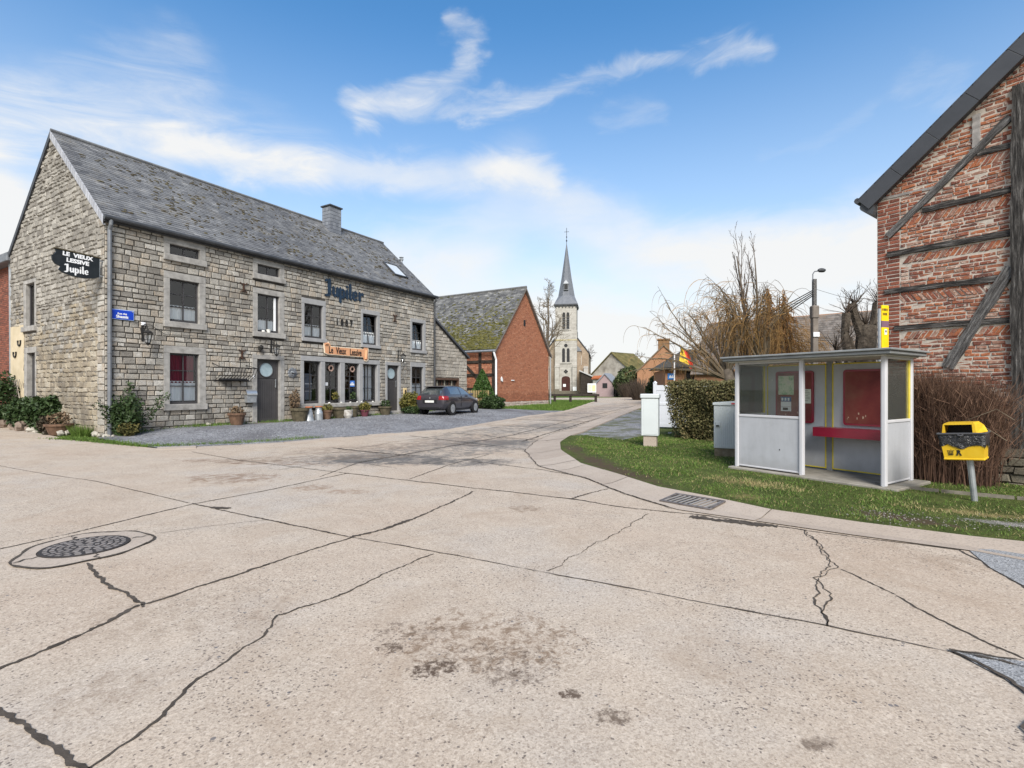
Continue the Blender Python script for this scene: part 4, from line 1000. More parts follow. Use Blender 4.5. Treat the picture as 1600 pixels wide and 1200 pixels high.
# verge soil + grass
def zverge(x, y):
    d = abs(segdist(x, y, KI)); return h(x, y)+.052-.03*sst(d/1.6)+.010*sin(x*3.1)*sin(y*2.3)
VERGE = KI[:13]+[(2.4, 16.3), (3.3, 15.1), (4.6, 16.8), (6.4, 21.5), (20, 20), (20, 4), (9, 3.4)]
m = MB(); drape(m, VERGE, .45, 0, 0, zverge)
n = NT('verge_turf'); co = n.coord()
c = n.ramp(n.remap(n.noise(co, 2.2, 7, .75), .3, .7), [(.045, .06, .018), (.075, .10, .026), (.12, .135, .042)])
c = n.mix(n.remap(n.noise(co, 22, 5, .75), .42, .68, 0, .6), c, (.035, .035, .016, 1))
sep = n.node('ShaderNodeSeparateXYZ'); n.link(co, sep.inputs[0])
def patchc(x0, y0, rx, ry, ang, col, amt, ns=6):
    global c
    dx = n.math('SUBTRACT', sep.outputs[0], x0); dy = n.math('SUBTRACT', sep.outputs[1], y0)
    u = n.math('DIVIDE', n.math('ADD', n.math('MULTIPLY', dx, cos(ang)), n.math('MULTIPLY', dy, sin(ang))), rx)
    v = n.math('DIVIDE', n.math('SUBTRACT', n.math('MULTIPLY', dy, cos(ang)), n.math('MULTIPLY', dx, sin(ang))), ry)
    dd = n.math('SQRT', n.math('ADD', n.math('MULTIPLY', u, u), n.math('MULTIPLY', v, v)))
    f = n.math('MULTIPLY', n.remap(n.math('ADD', n.noise(co, ns, 7, .75), n.math('MULTIPLY', n.remap(dd, .2, 1, 0, -.3), 1)), .30, .48, 0, amt), n.remap(dd, .8, 1.1, 1, 0))
    c = n.mix(f, c, col+(1,))
EARTH = (.085, .06, .042); STRAW = (.27, .21, .10); GREY = (.28, .27, .26)
patchc(2.0, 9.3, .45, 2.2, .25, EARTH, .9); patchc(1.75, 10.6, .5, 2.0, .15, EARTH, .9); patchc(1.55, 12.8, .4, 1.4, 0, EARTH, .9); patchc(4.55, 5.9, .75, .28, -.8, EARTH, .95); patchc(3.85, 8.3, .8, .35, -.9, STRAW, .7); patchc(5.6, 5.75, .55, .22, -.7, GREY, .95, 12); patchc(5.75, 6.25, .8, .25, -.6, STRAW, .7); patchc(3.3, 7.1, .4, .3, 0, STRAW, .5)
n.color(c); n.bump(n.noise(co, 40, 4, .7), 1.0, .03); struct(m.build('verge', n.set(.95, .1)))
# grass blades
NB = 210000
P = np.stack([nrs.uniform(1.0, 10.5, NB), nrs.uniform(4.2, 17.0, NB)], 1)
VP = np.array(VERGE); ins = np.zeros(NB, bool); j = len(VP)-1
for i in range(len(VP)):
    xi, yi = VP[i]; xj, yj = VP[j]; cnd = ((yi > P[:, 1]) != (yj > P[:, 1])) & (P[:, 0] < (xj-xi)*(P[:, 1]-yi)/((yj-yi) if yj != yi else 1e-9)+xi); ins ^= cnd; j = i
P = P[ins]
def pn(P, f, s): return sum(np.sin(P[:, 0]*f*a+s+b_)*np.sin(P[:, 1]*f*c_+s*1.7-b_) for a, b_, c_ in ((1, .3, 1.2), (2.1, 1.9, 1.7), (3.7, 4.1, 4.3)))/2.2
dens = .60+.45*pn(P, 1.3, 2.)+.35*pn(P, 4.7, 5.)
def ell(P, x0, y0, rx, ry, ang):
    dx, dy = P[:, 0]-x0, P[:, 1]-y0; u = (dx*cos(ang)+dy*sin(ang))/rx; v = (dy*cos(ang)-dx*sin(ang))/ry; return np.sqrt(u*u+v*v)
bare = np.minimum.reduce([ell(P, 1.75, 10.6, .5, 2.0, .15), ell(P, 1.55, 12.8, .4, 1.4, 0), ell(P, 4.55, 5.9, .75, .28, -.8), ell(P, 5.6, 5.75, .55, .22, -.7)])
dens *= np.clip((bare-.55)*1.6, .06, 1)
dk = np.abs(np.array([segdist(x, y, KI) for x, y in P])); dens *= np.clip(.25+dk*2.2, 0, 1); edge = .45+.25*pn(P, 2.2, 4.); dens *= np.where(P[:, 1] > 7.6, np.clip((dk-edge*.55)*3+.08, .08, 1), 1); dens *= np.where((P[:, 1] < 7.6), np.clip((dk-.10*edge)*6+.2, .15, 1), 1)
vis = (P[:, 0]/np.maximum(P[:, 1], .1) < 1.1)
SHL = Matrix.Translation((4.31, 9.83, 0)) @ Matrix.Rotation(atan2(-.8387, .5446), 4, 'Z'); inv = SHL.inverted()
lx = P[:, 0]*inv[0][0]+P[:, 1]*inv[0][1]+inv[0][3]; ly = P[:, 0]*inv[1][0]+P[:, 1]*inv[1][1]+inv[1][3]
slab = (lx > -.12) & (lx < 2.70) & (ly > -.12) & (ly < 1.22)
keep = (nrs.rand(len(P)) < dens) & vis & ~slab; P = P[keep]; npnt = len(P)
Z = np.array([zverge(x, y) for x, y in P])
straw = (np.minimum(ell(P, 3.85, 8.3, .9, .4, -.9), ell(P, 5.75, 6.25, .9, .3, -.6)) < 1.0)
hgt = (.012+.030*nrs.rand(npnt)**1.4)*(1+.7*pn(P, 2.3, 1.)); hgt = np.clip(hgt, .010, .085)
ang = nrs.rand(npnt)*2*pi; wd = .0032+.0035*nrs.rand(npnt); wd *= np.clip(P[:, 1]/7, 1, 2)
lean = hgt*(nrs.rand(npnt)*1.9); la = nrs.rand(npnt)*2*pi
A = np.stack([P[:, 0]-np.cos(ang)*wd, P[:, 1]-np.sin(ang)*wd, Z-.005], 1); B = np.stack([P[:, 0]+np.cos(ang)*wd, P[:, 1]+np.sin(ang)*wd, Z-.005], 1); C_ = np.stack([P[:, 0]+lean*np.cos(la), P[:, 1]+lean*np.sin(la), Z+hgt], 1)
tn = np.clip(nrs.normal(.45, .2, npnt)+.25*pn(P, 1.7, 3.), 0, .86); tn[straw & (nrs.rand(npnt) < .65)] = .97; tn[nrs.rand(npnt) < .12+.22*np.clip(pn(P, 2.9, 7.), 0, 1)] = .95
M_grass = mat('grass_blades', [((.03, .052, .010), 0), ((.075, .135, .020), .4), ((.125, .19, .04), .8), ((.16, .165, .06), .88), ((.34, .27, .14), 1)], tint=.97, ns=3, rough=.7, spec=.25)
struct(npmesh('grass', np.stack([A, B, C_], 1).reshape(-1, 3), 3, M_grass, tn), 'stuff')
# loose gravel stones on the verge edge and forecourt
def pebbles(name, n, fn, size, mt, seed):
    q = random.Random(seed); g = MB()
    for i in range(n):
        x, y, z = fn(q); s = q.uniform(*size); g.blob((x, y, z+s*.15), (s, s*q.uniform(.6, 1), s*.55), 0, q.random(), .3, q.random(), 5, 3)
    return struct(g.build(name, mt), 'stuff')
M_peb = mat('gravel_stones', [(.06, .062, .075), (.14, .145, .165), (.23, .235, .255), (.34, .345, .36)], tint=.9, ns=10, rough=.9)
def fg(q):
    while True:
        x, y = q.uniform(-9.2, 1), q.uniform(12.8, 27)
        if inpoly(x, y, GRAV): return x, y, h(x, y)+.03
pebbles('gravel_stones', 9000, fg, (.007, .020), M_peb, 3)
def fe(q):
    k = q.random()
    if k < .2: x, y = q.gauss(5.6, .25), q.gauss(5.75, .2)
    elif k < .85:
        t_ = q.uniform(.30, .62); x, y = along(KI, t_); x += abs(q.gauss(.05, .25)); y += abs(q.gauss(0, .1))
    else: x, y = q.gauss(4.5, .35), q.gauss(5.95, .25)
    if not inpoly(x, y, VERGE): return 2.0, 9.6, zverge(2.0, 9.6)
    return x, y, zverge(x, y)
pebbles('verge_stones', 1500, fe, (.004, .013), mat('verge_gravel', [(.08, .07, .06), (.17, .155, .14), (.33, .31, .29)], tint=.9, ns=10), 4)

# manhole -----------------------------------------------------------------
mx, my = gp_(134, 855.5); mz = h(mx, my)
mh = thing('manhole_cover', 'round iron manhole cover set in a cracked concrete ring in the road', 'manhole cover', (mx, my, mz+.012), .3)
q = MB()
ring = []
N = 40
for i in range(N+1):
    a = 2*pi*i/N; k = 1+.05*sin(3*a+1)+.03*sin(7*a); ring.append((.495*k*cos(a), .56*k*sin(a)))
V = []
for i in range(N): V += [(ring[i][0], ring[i][1], .007), (.355*cos(2*pi*i/N), .355*sin(2*pi*i/N), .012)]
q.add(V, [(2*i, 2*((i+1) % N), 2*((i+1) % N)+1, 2*i+1) for i in range(N)], 0, .6)
q.build('concrete_ring', M_kerb, mh)
_m = m; m = MB()
def crk_local(pts, w, seed, o):
    qq = random.Random(seed); g = MB(); V = []
    for i, (x, y) in enumerate(pts):
        a = pts[max(0, i-1)]; b_ = pts[min(len(pts)-1, i+1)]; dx, dy = b_[0]-a[0], b_[1]-a[1]; L = math.hypot(dx, dy) or 1; ww = w*qq.uniform(.4, 1.3)
        V += [(x-dy/L*ww, y+dx/L*ww, .010), (x+dy/L*ww, y-dx/L*ww, .010)]
    g.add(V, [(2*i, 2*i+1, 2*i+3, 2*i+2) for i in range(len(pts)-1)]); return g
g = crk_local([(x*1.02, y*1.02) for x, y in ring], .016, 3, mh)
for a in (.5, 2.2, 3.9, 5.3):
    g2 = crk_local([((.36+.16*t_)*cos(a+.05*sin(t_*9)), (.36+.2*t_)*sin(a+.05*sin(t_*9))) for t_ in (0, .25, .5, .75, 1)], .009, a, mh); b0 = len(g.v); g.v += [(x, y, z+.006) for x, y, z in g2.v]; g.f += [tuple(i+b0 for i in f) for f in g2.f]; g.mi += g2.mi; g.t += g2.t
g.build('joint', M_joint, mh)
M_cast = mat('cast_iron', [(.07, .06, .056), (.19, .165, .155)], ns=9, rough=.5, metal=.3, spec=.5)
q = MB(); q.lathe([(.35, .0), (.345, .020), (.325, .020)], 40); 
q.lathe([(.318, .006), (.31, .010)], 40)
for j in range(6):
    rr = .03+.052*j
    for i in range(max(5, int(rr*2*pi/.075))):
        a = 2*pi*i/max(5, int(rr*2*pi/.075))+j*.3; q.T = Matrix.Rotation(a, 4, 'Z'); q.box(rr-.014, rr+.024, -.018, .034, .010, .022, 1, .5, .003)
q.T = I4.copy(); q.build('lid', [mat('dark_cast_iron', (.035, .03, .028), rough=.7), mat('worn_cast_iron', [(.13, .115, .105), (.27, .24, .225)], ns=9, rough=.5, metal=.2, spec=.5)], mh)
# drain grate
dgx, dgy = 2.42, 6.83
dg = thing('drain_grate', 'slotted iron drain grate in the concrete kerb before the bus shelter', 'drain grate', (dgx, dgy, h(dgx, dgy)+.036), atan2(-.72, .69)); dg.rotation_euler = (radians(4.5), 0, atan2(-.72, .69))
q = MB(); q.box(-.36, .36, -.23, -.19, 0, .022); q.box(-.36, .36, .19, .23, 0, .022); q.box(-.36, -.32, -.19, .19, 0, .02); q.box(.32, .36, -.19, .19, 0, .02); q.build('frame', M_cast, dg)
q = MB()
for i in range(9): q.bar((-.29+.072*i-.03, -.19, .008), (-.29+.072*i+.03, .19, .008), .022, .012)
q.build('bars', mat('worn_grate_bar', (.30, .28, .265), rough=.5, metal=.3), dg)
q = MB(); q.quad((-.33, -.2, -.008), (.33, -.2, -.008), (.33, .2, -.008), (-.33, .2, -.008)); q.build('pit_shade', M_black, dg)  # black sheet close under the bars, standing in for shade below them
# ================================================================== HALF-TIMBERED BRICK HOUSE (right)
TL = (6.97, 9.7, 0.0); TRt = atan2(-.798, .603)
TT = Matrix.Translation(TL) @ Matrix.Rotation(TRt, 4, 'Z')
def tw(x, y, z=0): return tuple(TT @ Vector((x, y, z)))
th = thing('half_timbered_house', 'worn red brick half timbered gable house behind the bus shelter', 'house', TL, TRt)
TS = .858; TE = 5.10; TWd = 9.0
ztop = lambda x: TE+TS*min(x, TWd-x)
# timbers: (p, q, width, material, proud)
HB = [((.015, 5.160), (.90, 5.125), .055, 2, .012), ((1.44, 5.51), (1.84, 5.50), .11, 0, .03), ((.70, 4.765), (1.84, 4.775), .115, 0, .035), ((.17, 4.075), (1.84, 4.08), .115, 0, .035),
      ((.13, 3.385), (1.84, 3.36), .11, 0, .03), ((.28, 2.683), (1.84, 2.675), .11, 0, .03), ((.174, 4.42), (1.84, 5.955), .135, 1, .045), ((1.425, 6.17), (1.425, 5.62), .12, 2, .03), ((1.84, 3.52), (1.05, 1.93), .19, 1, .04)]
posts = [(1.84, 2.10)]
def near_timber(x, z, mrg=0.0):
    for (ax, az), (bx, bz), wd, *_ in HB:
        dx, dz = bx-ax, bz-az; t = max(0, min(1, ((x-ax)*dx+(z-az)*dz)/(dx*dx+dz*dz)))
        if math.hypot(x-ax-t*dx, z-az-t*dz) < wd*.5+mrg: return True
    return 1.84-mrg < x < 2.10+mrg and z < 6.45
m = MB()
m.quad((0, 0, .5), (TWd, 0, .5), (TWd, 0, TE), (0, 0, TE)); m.add([(0, 0, TE), (TWd, 0, TE), (TWd/2, 0, TE+TS*TWd/2)], [(0, 1, 2)])
m.quad((0, 9, 0), (0, 0, 0), (0, 0, TE), (0, 9, TE)); m.quad((TWd, 0, 0), (TWd, 9, 0), (TWd, 9, TE), (TWd, 0, TE))
r = random.Random(17)
def tbrick(x, z, q): return q.random()
zc = [.62, 1.35, 2.02, 2.62, 3.31, 4.02, 4.71, 5.45, 6.2, 7.0, 8.9]
# plain brick edge on the left with regular courses, then the panels with a slanted (raking) top course each
stones(m, lambda z: .004, lambda z: .36 if z < TE else 9, .62, TE, (.068, .072), (.17, .23), [], r, gap=.014, out=(.006, .014), jit=.004, inset=.006, mi=2, skip=lambda x, z: near_timber(x, z, -.03))
hi_ = lambda z: min(3.3, TWd)
lo_ = lambda z: .365 if z < TE else (z-TE)/TS
def inpanel(x, z):   # below the long diagonal brace the panels are patched with mortar and whitewash
    return z < 4.42+(x-.174)*.921
rakes = [2.62, 3.31, 4.02, 4.71, 5.45]
def skipf(x, z):
    if near_timber(x, z, -.03): return True
    if inpanel(x, z) and x > .37:
        for zz in rakes:
            if zz-.165 < z < zz: return True
    return False
z = .62
bnds = sorted(rakes+[.62])
stones(m, lo_, hi_, .62, 8.0, (.060, .074), (.12, .25), [], r, gap=.014, out=(.000, .02), jit=.009, inset=.009, mi=1, skip=skipf)
for zz in rakes:      # raking courses
    x = .40
    dirn = -1 if zz in (3.31,) else 1
    while x < 1.92:
        wd = r.uniform(.055, .07); hh = .14; sh = .085*dirn
        if inpanel(x+.03, zz-.08) and not near_timber(x+.05, zz-.1, -.03):
            q4 = [(x, zz-.16), (x+wd, zz-.16), (x+wd+sh, zz-.16+hh), (x+sh, zz-.16+hh)]
            q4 = [(a+r.uniform(-.006, .006), b+r.uniform(-.01, .006)) for a, b in q4]
            if q4[2][0] < 1.95:
                o_ = r.uniform(.004, .02)
                V = [(a, 0, b) for a, b in q4]+[(a+(.006 if i in (0, 3) else -.006), -o_, b+(.008 if i < 2 else -.008)) for i, (a, b) in enumerate(q4)]
                m.add(V, [(4, 5, 6, 7), (0, 1, 5, 4), (1, 2, 6, 5), (2, 3, 7, 6), (3, 0, 4, 7)], 1, r.random())
        x += wd+.014
m.build('wall', [M_mortar_pale, M_brick_old, M_brick_edge], th)
for (ax, az), (bx, bz), wd, mi, pr in HB:
    b = MB(); n_ = 9; q = random.Random(int(ax*100)); V = []
    L = math.hypot(bx-ax, bz-az); ux, uz = (bx-ax)/L, (bz-az)/L
    for i in range(n_+1):
        t = i/n_; cx, cz = ax+(bx-ax)*t, az+(bz-az)*t
        wa, wb = wd*.5*q.uniform(.82, 1.1), wd*.5*q.uniform(.82, 1.1); p_ = -pr-q.uniform(0, .012)
        V += [(cx-uz*wa, .02, cz+ux*wa), (cx-uz*wa*.86, p_, cz+ux*wa*.86), (cx+uz*wb*.86, p_, cz-ux*wb*.86), (cx+uz*wb, .02, cz-ux*wb)]
    F = []
    for i in range(n_):
        for j in range(3): F.append((i*4+j, i*4+j+1, (i+1)*4+j+1, (i+1)*4+j))
    F += [(0, 3, 2, 1), (n_*4, n_*4+1, n_*4+2, n_*4+3)]
    b.add(V, F); b.build('timber_beam' if mi != 2 else 'timber_strut', [M_oak_h, M_oak_d1 if az > 4 else M_oak_d2, M_oak_pale][mi], th)
for x0, x1 in posts:
    b = MB(); q = random.Random(2); V = []; n_ = 26
    for i in range(n_+1):
        zz = .55+(6.42-.55)*i/n_; a, c = x0-q.uniform(-.012, .02), x1+q.uniform(-.012, .02); p_ = -.07-q.uniform(0, .02)
        V += [(a, .02, zz), (a+.015, p_, zz), (x0+.13, p_-q.uniform(0, .01), zz), (c-.015, p_, zz), (c, .02, zz)]
    F = [(i*5+j, i*5+j+1, (i+1)*5+j+1, (i+1)*5+j) for i in range(n_) for j in range(4)]+[(0, 4, 3, 2, 1)[::-1], (n_*5, n_*5+1, n_*5+2, n_*5+3, n_*5+4)[::-1]]
    b.add(V, F); b.build('timber_post', M_oak_v, th)
b = MB(); b.box(.9, TWd, -.05, .02, .60, .74, 0, .5, .02); b.build('sill_beam', M_oak_h, th)
# plinth
m = MB(); m.quad((0, -.02, -.2), (TWd, -.02, -.2), (TWd, -.02, .6), (0, -.02, .6))
stones(m, lambda z: 0, lambda z: 3.2, -.1, .6, (.05, .15), (.12, .40), [], r, gap=.006, out=(.02, .08), jit=.025, inset=.02, mi=1, base=-.02)
m.build('plinth', [M_mortar, M_plinth], th)
# roof: slate edge board along the rake
A = math.atan(TS)
m = MB(); m.T = Matrix.Translation((-.22, -.17, TE-.22*TS+.22)) @ Matrix.Rotation(-A, 4, 'Y')
LL = (TWd/2+.22)/cos(A); m.box(-.0, LL, .0, 9.4, .0, .06, 0, .5, .005)
for i in range(34): m.box(LL*i/34-.01, LL*(i+1)/34+.03, -.02, .4, .06, .085, 0, r.random(), .004)
m.T = Matrix.Translation((TWd+.22, 9.2, TE-.22*TS+.22)) @ Matrix.Rotation(pi, 4, 'Z') @ Matrix.Rotation(-A, 4, 'Y'); m.box(0, LL, 0, 9.4, 0, .06, 0, .5, .005)
rf2 = m.build('roof', M_slate_dark, th)
m = MB(); m.T = Matrix.Translation((-.22, -.18, TE-.22*TS+.22)) @ Matrix.Rotation(-A, 4, 'Y')
nb = 9
for i in range(nb): m.box(LL*i/nb+.002, LL*(i+1)/nb-.002, -.012-.002*(i % 2), .012, -.215, .06, 0, r.random()*.6, .004)
m.box(0, LL, .015, .2, -.19, -.17, 0, .2, .004)
m.build('verge_board', mat('anthracite_slate_board', [(.035, .037, .043), (.055, .058, .066)], tint=.5, ns=4, rough=.45, spec=.5), rf2)
m = MB(); m.prism([(-.36, -.21+.0), (.02, .0), (.02, -.06), (-.3, -.30)], -.15, 9.0)
m.T = I4.copy(); mm = MB(); mm.T = Matrix.Translation((0, 0, TE+.02)); mm.prism([(-.24, -.08), (-.22, -.13), (-.02, -.26), (-.005, -.2), (-.005, .06), (-.2, .03)], -.16, 9.0); mm.build('eaves_soffit', M_zincdark, rf2)
mm = MB(); mm.tube([(-.27, -.19, TE+.08), (-.27, 9, TE+.08)], .055, 8); mm.build('gutter', M_zincdark, rf2)

# ================================================================== BUS SHELTER
SR = atan2(-.8387, .5446)
sh = thing('bus_shelter', 'grey panelled bus shelter with flat roof and dark red bench rail on the verge', 'bus shelter', (4.31, 9.83, 0), SR)
M_alu = mat('grey_white_aluminium', (.50, .50, .525), rough=.45, ns=2, var=.05, spec=.4)
def panel_mat(name, c0, dirt=.35):
    n = NT(name); co = n.coord()
    mp = n.node('ShaderNodeMapping'); mp.inputs['Scale'].default_value = (3, 3, .7); n.link(co, mp.inputs[0])
    f = n.noise(mp.outputs[0], 2, 6, .65)
    c = n.mix(n.remap(f, .42, .75, 0, dirt), c0+(1,), tuple(x*.62 for x in c0)+(1,))
    sp_ = n.noise(co, 40, 3, .6); c = n.mix(n.remap(sp_, .68, .74, 0, .5), c, (.12, .11, .1, 1))
    sep = n.node('ShaderNodeSeparateXYZ'); n.link(co, sep.inputs[0])
    g_ = n.math('ADD', n.remap(sep.outputs[2], .05, .35, .35, 0), n.math('MULTIPLY', n.math('SUBTRACT', n.noise(co, 6, 5), .5), .4))
    c = n.mix(n.math('MAXIMUM', n.math('MULTIPLY', g_, 1.0), 0.0), c, (.13, .125, .10, 1))
    n.color(c); return n.set(.5, .35)
M_panel = panel_mat('grey_shelter_panel', (.40, .41, .44)); M_panel_b = panel_mat('grey_back_panel', (.44, .455, .485), .25)
M_yellow = mat('yellow_gasket', (.62, .50, .05), rough=.5); M_maroon = mat('dark_red_board', [(.12, .014, .018), (.18, .034, .03), (.20, .07, .05)], ns=2.2, rough=.5, bump=.1)
M_maroon_e = mat('dark_red_gloss', (.24, .014, .035), rough=.3, spec=.5)
M_shroof = mat('grey_roof_trim', [(.17, .18, .185), (.25, .26, .265)], ns=4, rough=.5)
WX, DY, ZT = 2.516, .99, 2.06
m = MB(); m.box(-.08, WX+.18, -.1, DY+.2, -.15, .062, 0, .5, .012); m.build('slab', mat('weathered_slab', [(.18, .165, .14), (.30, .28, .245)], ns=4, bump=.4, bs=40), sh)
def post(x, y, w=.075): 
    m = MB(); m.box(x-w/2, x+w/2, y-w/2, y+w/2, .06, ZT, 0, .5, .01); m.box(x-w/2+.02, x+w/2-.02, y-w/2-.004, y-w/2, .06, ZT, 0, .6, .002); m.build('post', M_alu, sh)
for x, y in ((.035, .035), (1.25, .035), (WX-.035, .035), (.035, DY), (WX-.035, DY)): post(x, y)
m = MB(); m.box(1.205, 1.305, DY-.02, DY+.03, .05, ZT, 0, .5, .006); m.build('post', mat('grey_mullion', (.24, .25, .265), rough=.5), sh)
# roof
m = MB(); m.box(-.12, WX+.14, -.22, DY+.16, 2.075, 2.13, 0, .5, .01); m.box(-.155, WX+.175, -.255, DY+.2, 2.13, 2.165, 0, .9, .008)
rfs = m.build('roof', M_shroof, sh)
m = MB(); m.box(-.05, WX+.05, -.15, DY+.1, 2.055, 2.073, 0, .5, .004); m.build('ceiling', mat('pale_ceiling', (.52, .50, .46), rough=.7), rfs)
def pan(x0, x1, y, z0, z1, mt, nm='panel', vert=False, th_=.02):
    m = MB()
    if vert: m.box(y-th_/2, y+th_/2, x0, x1, z0, z1, 0, .5, .003)
    else: m.box(x0, x1, y-th_/2, y+th_/2, z0, z1, 0, .5, .003)
    return m.build(nm, mt, sh)
def rail(x0, x1, y, z, vert=False, w=.045, mt=None):
    m = MB()
    if vert: m.box(y-w/2, y+w/2, x0, x1, z-w/2, z+w/2, 0, .5, .005)
    else: m.box(x0, x1, y-w/2, y+w/2, z-w/2, z+w/2, 0, .5, .005)
    return m.build('rail', mt or M_alu, sh)
a, b = .075, 1.21
pan(a, b, .035, .11, 1.03, M_panel); rail(a, b, .035, 1.05); rail(a, b, .035, ZT-.02); rail(a, b, .035, .1, w=.03); pan(a, b, .035, 1.075, ZT-.045, M_glass_shelter, 'glass', th_=.008)
for x, nm in ((WX-.035, 'r'), (.035, 'l')):
    pan(.075, DY-.04, x, .11, 1.03, M_panel, 'panel', True); rail(.075, DY-.04, x, 1.05, True); rail(.075, DY-.04, x, ZT-.02, True); rail(.075, DY-.04, x, .1, True, .03); pan(.075, DY-.04, x, 1.075, ZT-.045, M_glass_shelter, 'glass', True, .008)
    g = MB(); g.box(x-.018, x+.018, DY-.062, DY-.040, 1.07, ZT-.04, 0, .5, .003); g.build('gasket', M_yellow, sh)
for x0, x1 in ((.075, 1.205), (1.305, WX-.075)):
    p_ = pan(x0, x1, DY, .09, ZT-.04, M_panel_b)
    g = MB()
    for q in ((x0, x0+.022, .09, ZT-.04), (x1-.022, x1, .09, ZT-.04), (x0+.022, x1-.022, .09, .112), (x0+.022, x1-.022, ZT-.062, ZT-.04)): g.box(q[0], q[1], DY-.02, DY-.0105, q[2], q[3], 0, .5, .003)
    g.build('gasket', M_yellow, p_)
def roundboard(m, x0, x1, z0, z1, y0, y1, R=.05, mi=0):
    P = []
    for cx, cz, a0 in ((x1-R, z1-R, 0), (x0+R, z1-R, 90), (x0+R, z0+R, 180), (x1-R, z0+R, 270)):
        for k in range(5): t = radians(a0+k*22.5); P.append((cx+R*cos(t), cz+R*sin(t)))
    m.prism(P, y0, y1, mi)
for x0, x1 in ((.27, .99), (1.50, 2.36)):
    m = MB(); roundboard(m, x0, x1, .91, 1.895, DY-.045, DY-.012)
    nb_ = m.build('notice_board', M_maroon_e, sh); m = MB(); roundboard(m, x0+.035, x1-.035, .945, 1.86, DY-.049, DY-.044, .03); m.build('board_face', M_maroon, nb_)
    if x0 < 1:
        n = NT('map_print'); co = n.coord(); v = n.node('ShaderNodeTexVoronoi', feature='DISTANCE_TO_EDGE'); n.link(co, v.inputs['Vector']); v.inputs['Scale'].default_value = 16
        c = n.ramp(n.remap(n.noise(co, 9, 6), .3, .7), [(.12, .30, .16), (.33, .46, .30), (.55, .58, .45), (.40, .42, .42)]); c = n.mix(n.math('LESS_THAN', v.outputs['Distance'], .02), c, (.62, .6, .5, 1)); n.color(c)
        m = MB(); m.box(x0+.06, x0+.36, DY-.055, DY-.0495, 1.44, 1.81, 0, .5, .001); pm = m.build('map_poster', n.set(.5, .3), nb_)
        m = MB(); m.box(x0+.11, x0+.31, DY-.055, DY-.0495, 1.31, 1.40, 0, .5, .001); m.box(x0+.11, x0+.31, DY-.054, DY-.0495, 1.21, 1.305, 1, .5, .001); m.box(x0+.11, x0+.31, DY-.055, DY-.0495, 1.12, 1.205, 1, .5, .001); m.box(x0+.15, x0+.25, DY-.057, DY-.0555, 1.14, 1.19, 2, .5, .001)
        for q in range(3): m.box(x0+.125+.06*q, x0+.16+.06*q, DY-.057, DY-.0555, 1.325, 1.38, 1, .5, .001)
        m.build('leaflet', [mat('leaflet_blue', (.05, .12, .30)), M_white, M_black], nb_)
        m = MB(); m.box(x0+.52, x0+.68, DY-.055, DY-.0495, 1.28, 1.55, 0, .5, .001)
        for q in range(7): m.box(x0+.54, x0+.54+(.12 if q % 3 else .09), DY-.0565, DY-.0551, 1.515-.03*q, 1.521-.03*q, 1, .5, .0005)
        m.build('timetable', [mat('paper_sheet', (.62, .64, .56)), M_timber], nb_)
    m = MB(); q = random.Random(int(x0*10)+1)
    for k in range(8): m.box(*(lambda X, Z: (X, X+q.uniform(.008, .02), DY-.053, DY-.0492, Z, Z+q.uniform(.01, .045)))(q.uniform(x0+.06, x1-.08), q.uniform(.97, 1.12 if x0 > 1 else 1.1)), 0, .5, .001)
    m.build('paint_chips', mat('chipped_paint', (.5, .36, .28)), nb_)
m = MB(); m.prism([(1.12, .70), (2.44, .70), (2.44, .86), (1.12, .86)], .66, .70); m.T = I4.copy(); m.box(1.12, 2.44, .70, .95, .82, .862, 0, .5, .006); m.prism([(1.12, .70), (2.44, .70), (2.44, .73), (1.12, .73)], .70, .8)
m.build('bench_rail', M_maroon_e, sh)
m = MB(); m.lathe([(.012, 0), (.012, .02)], 8, (.19, DY-.03, 1.72)); m.build('stud', M_white, sh)
m = MB(); m.box(.86, .872, .018, .0245, .45, .475, 0, .5, .001); m.build('scuff', M_black, sh)
# bus stop flag
bs = thing('bus_stop_sign', 'narrow yellow bus stop flag rising behind the shelter roof', 'bus stop sign', (6.72, 9.16, 0), radians(18))
m = MB(); m.tube([(-.09, .03, 0), (-.09, .03, 3.0)], .025, 8); m.build('pole', M_galv, bs)
m = MB(); m.box(-.085, .085, -.012, .012, 2.12, 3.06, 0, .5, .004); m.box(-.0852, .0852, -.0125, .0125, 2.66, 2.78, 1, .5, .002); m.build('panel', [mat('bus_yellow', (.78, .52, .012), rough=.4), mat('dull_purple', (.16, .09, .13))], bs)
m = MB(); m.box(-.025, .035, -.016, -.0125, 2.53, 2.63, 0, .5, .002); m.box(-.01, .02, -.019, -.0165, 2.57, 2.61, 1, .5, .002)
for k, (z, xs) in enumerate(((2.98, [-.07, -.04, -.015, .01, .04]), (2.90, [-.06, -.03, .0, .025]))):
    for x in xs: m.box(x-.008, x+.009, -.016, -.0125, z-.022, z+.022, 1, .5, .002)
m.build('marks', [M_white, M_iron], bs)
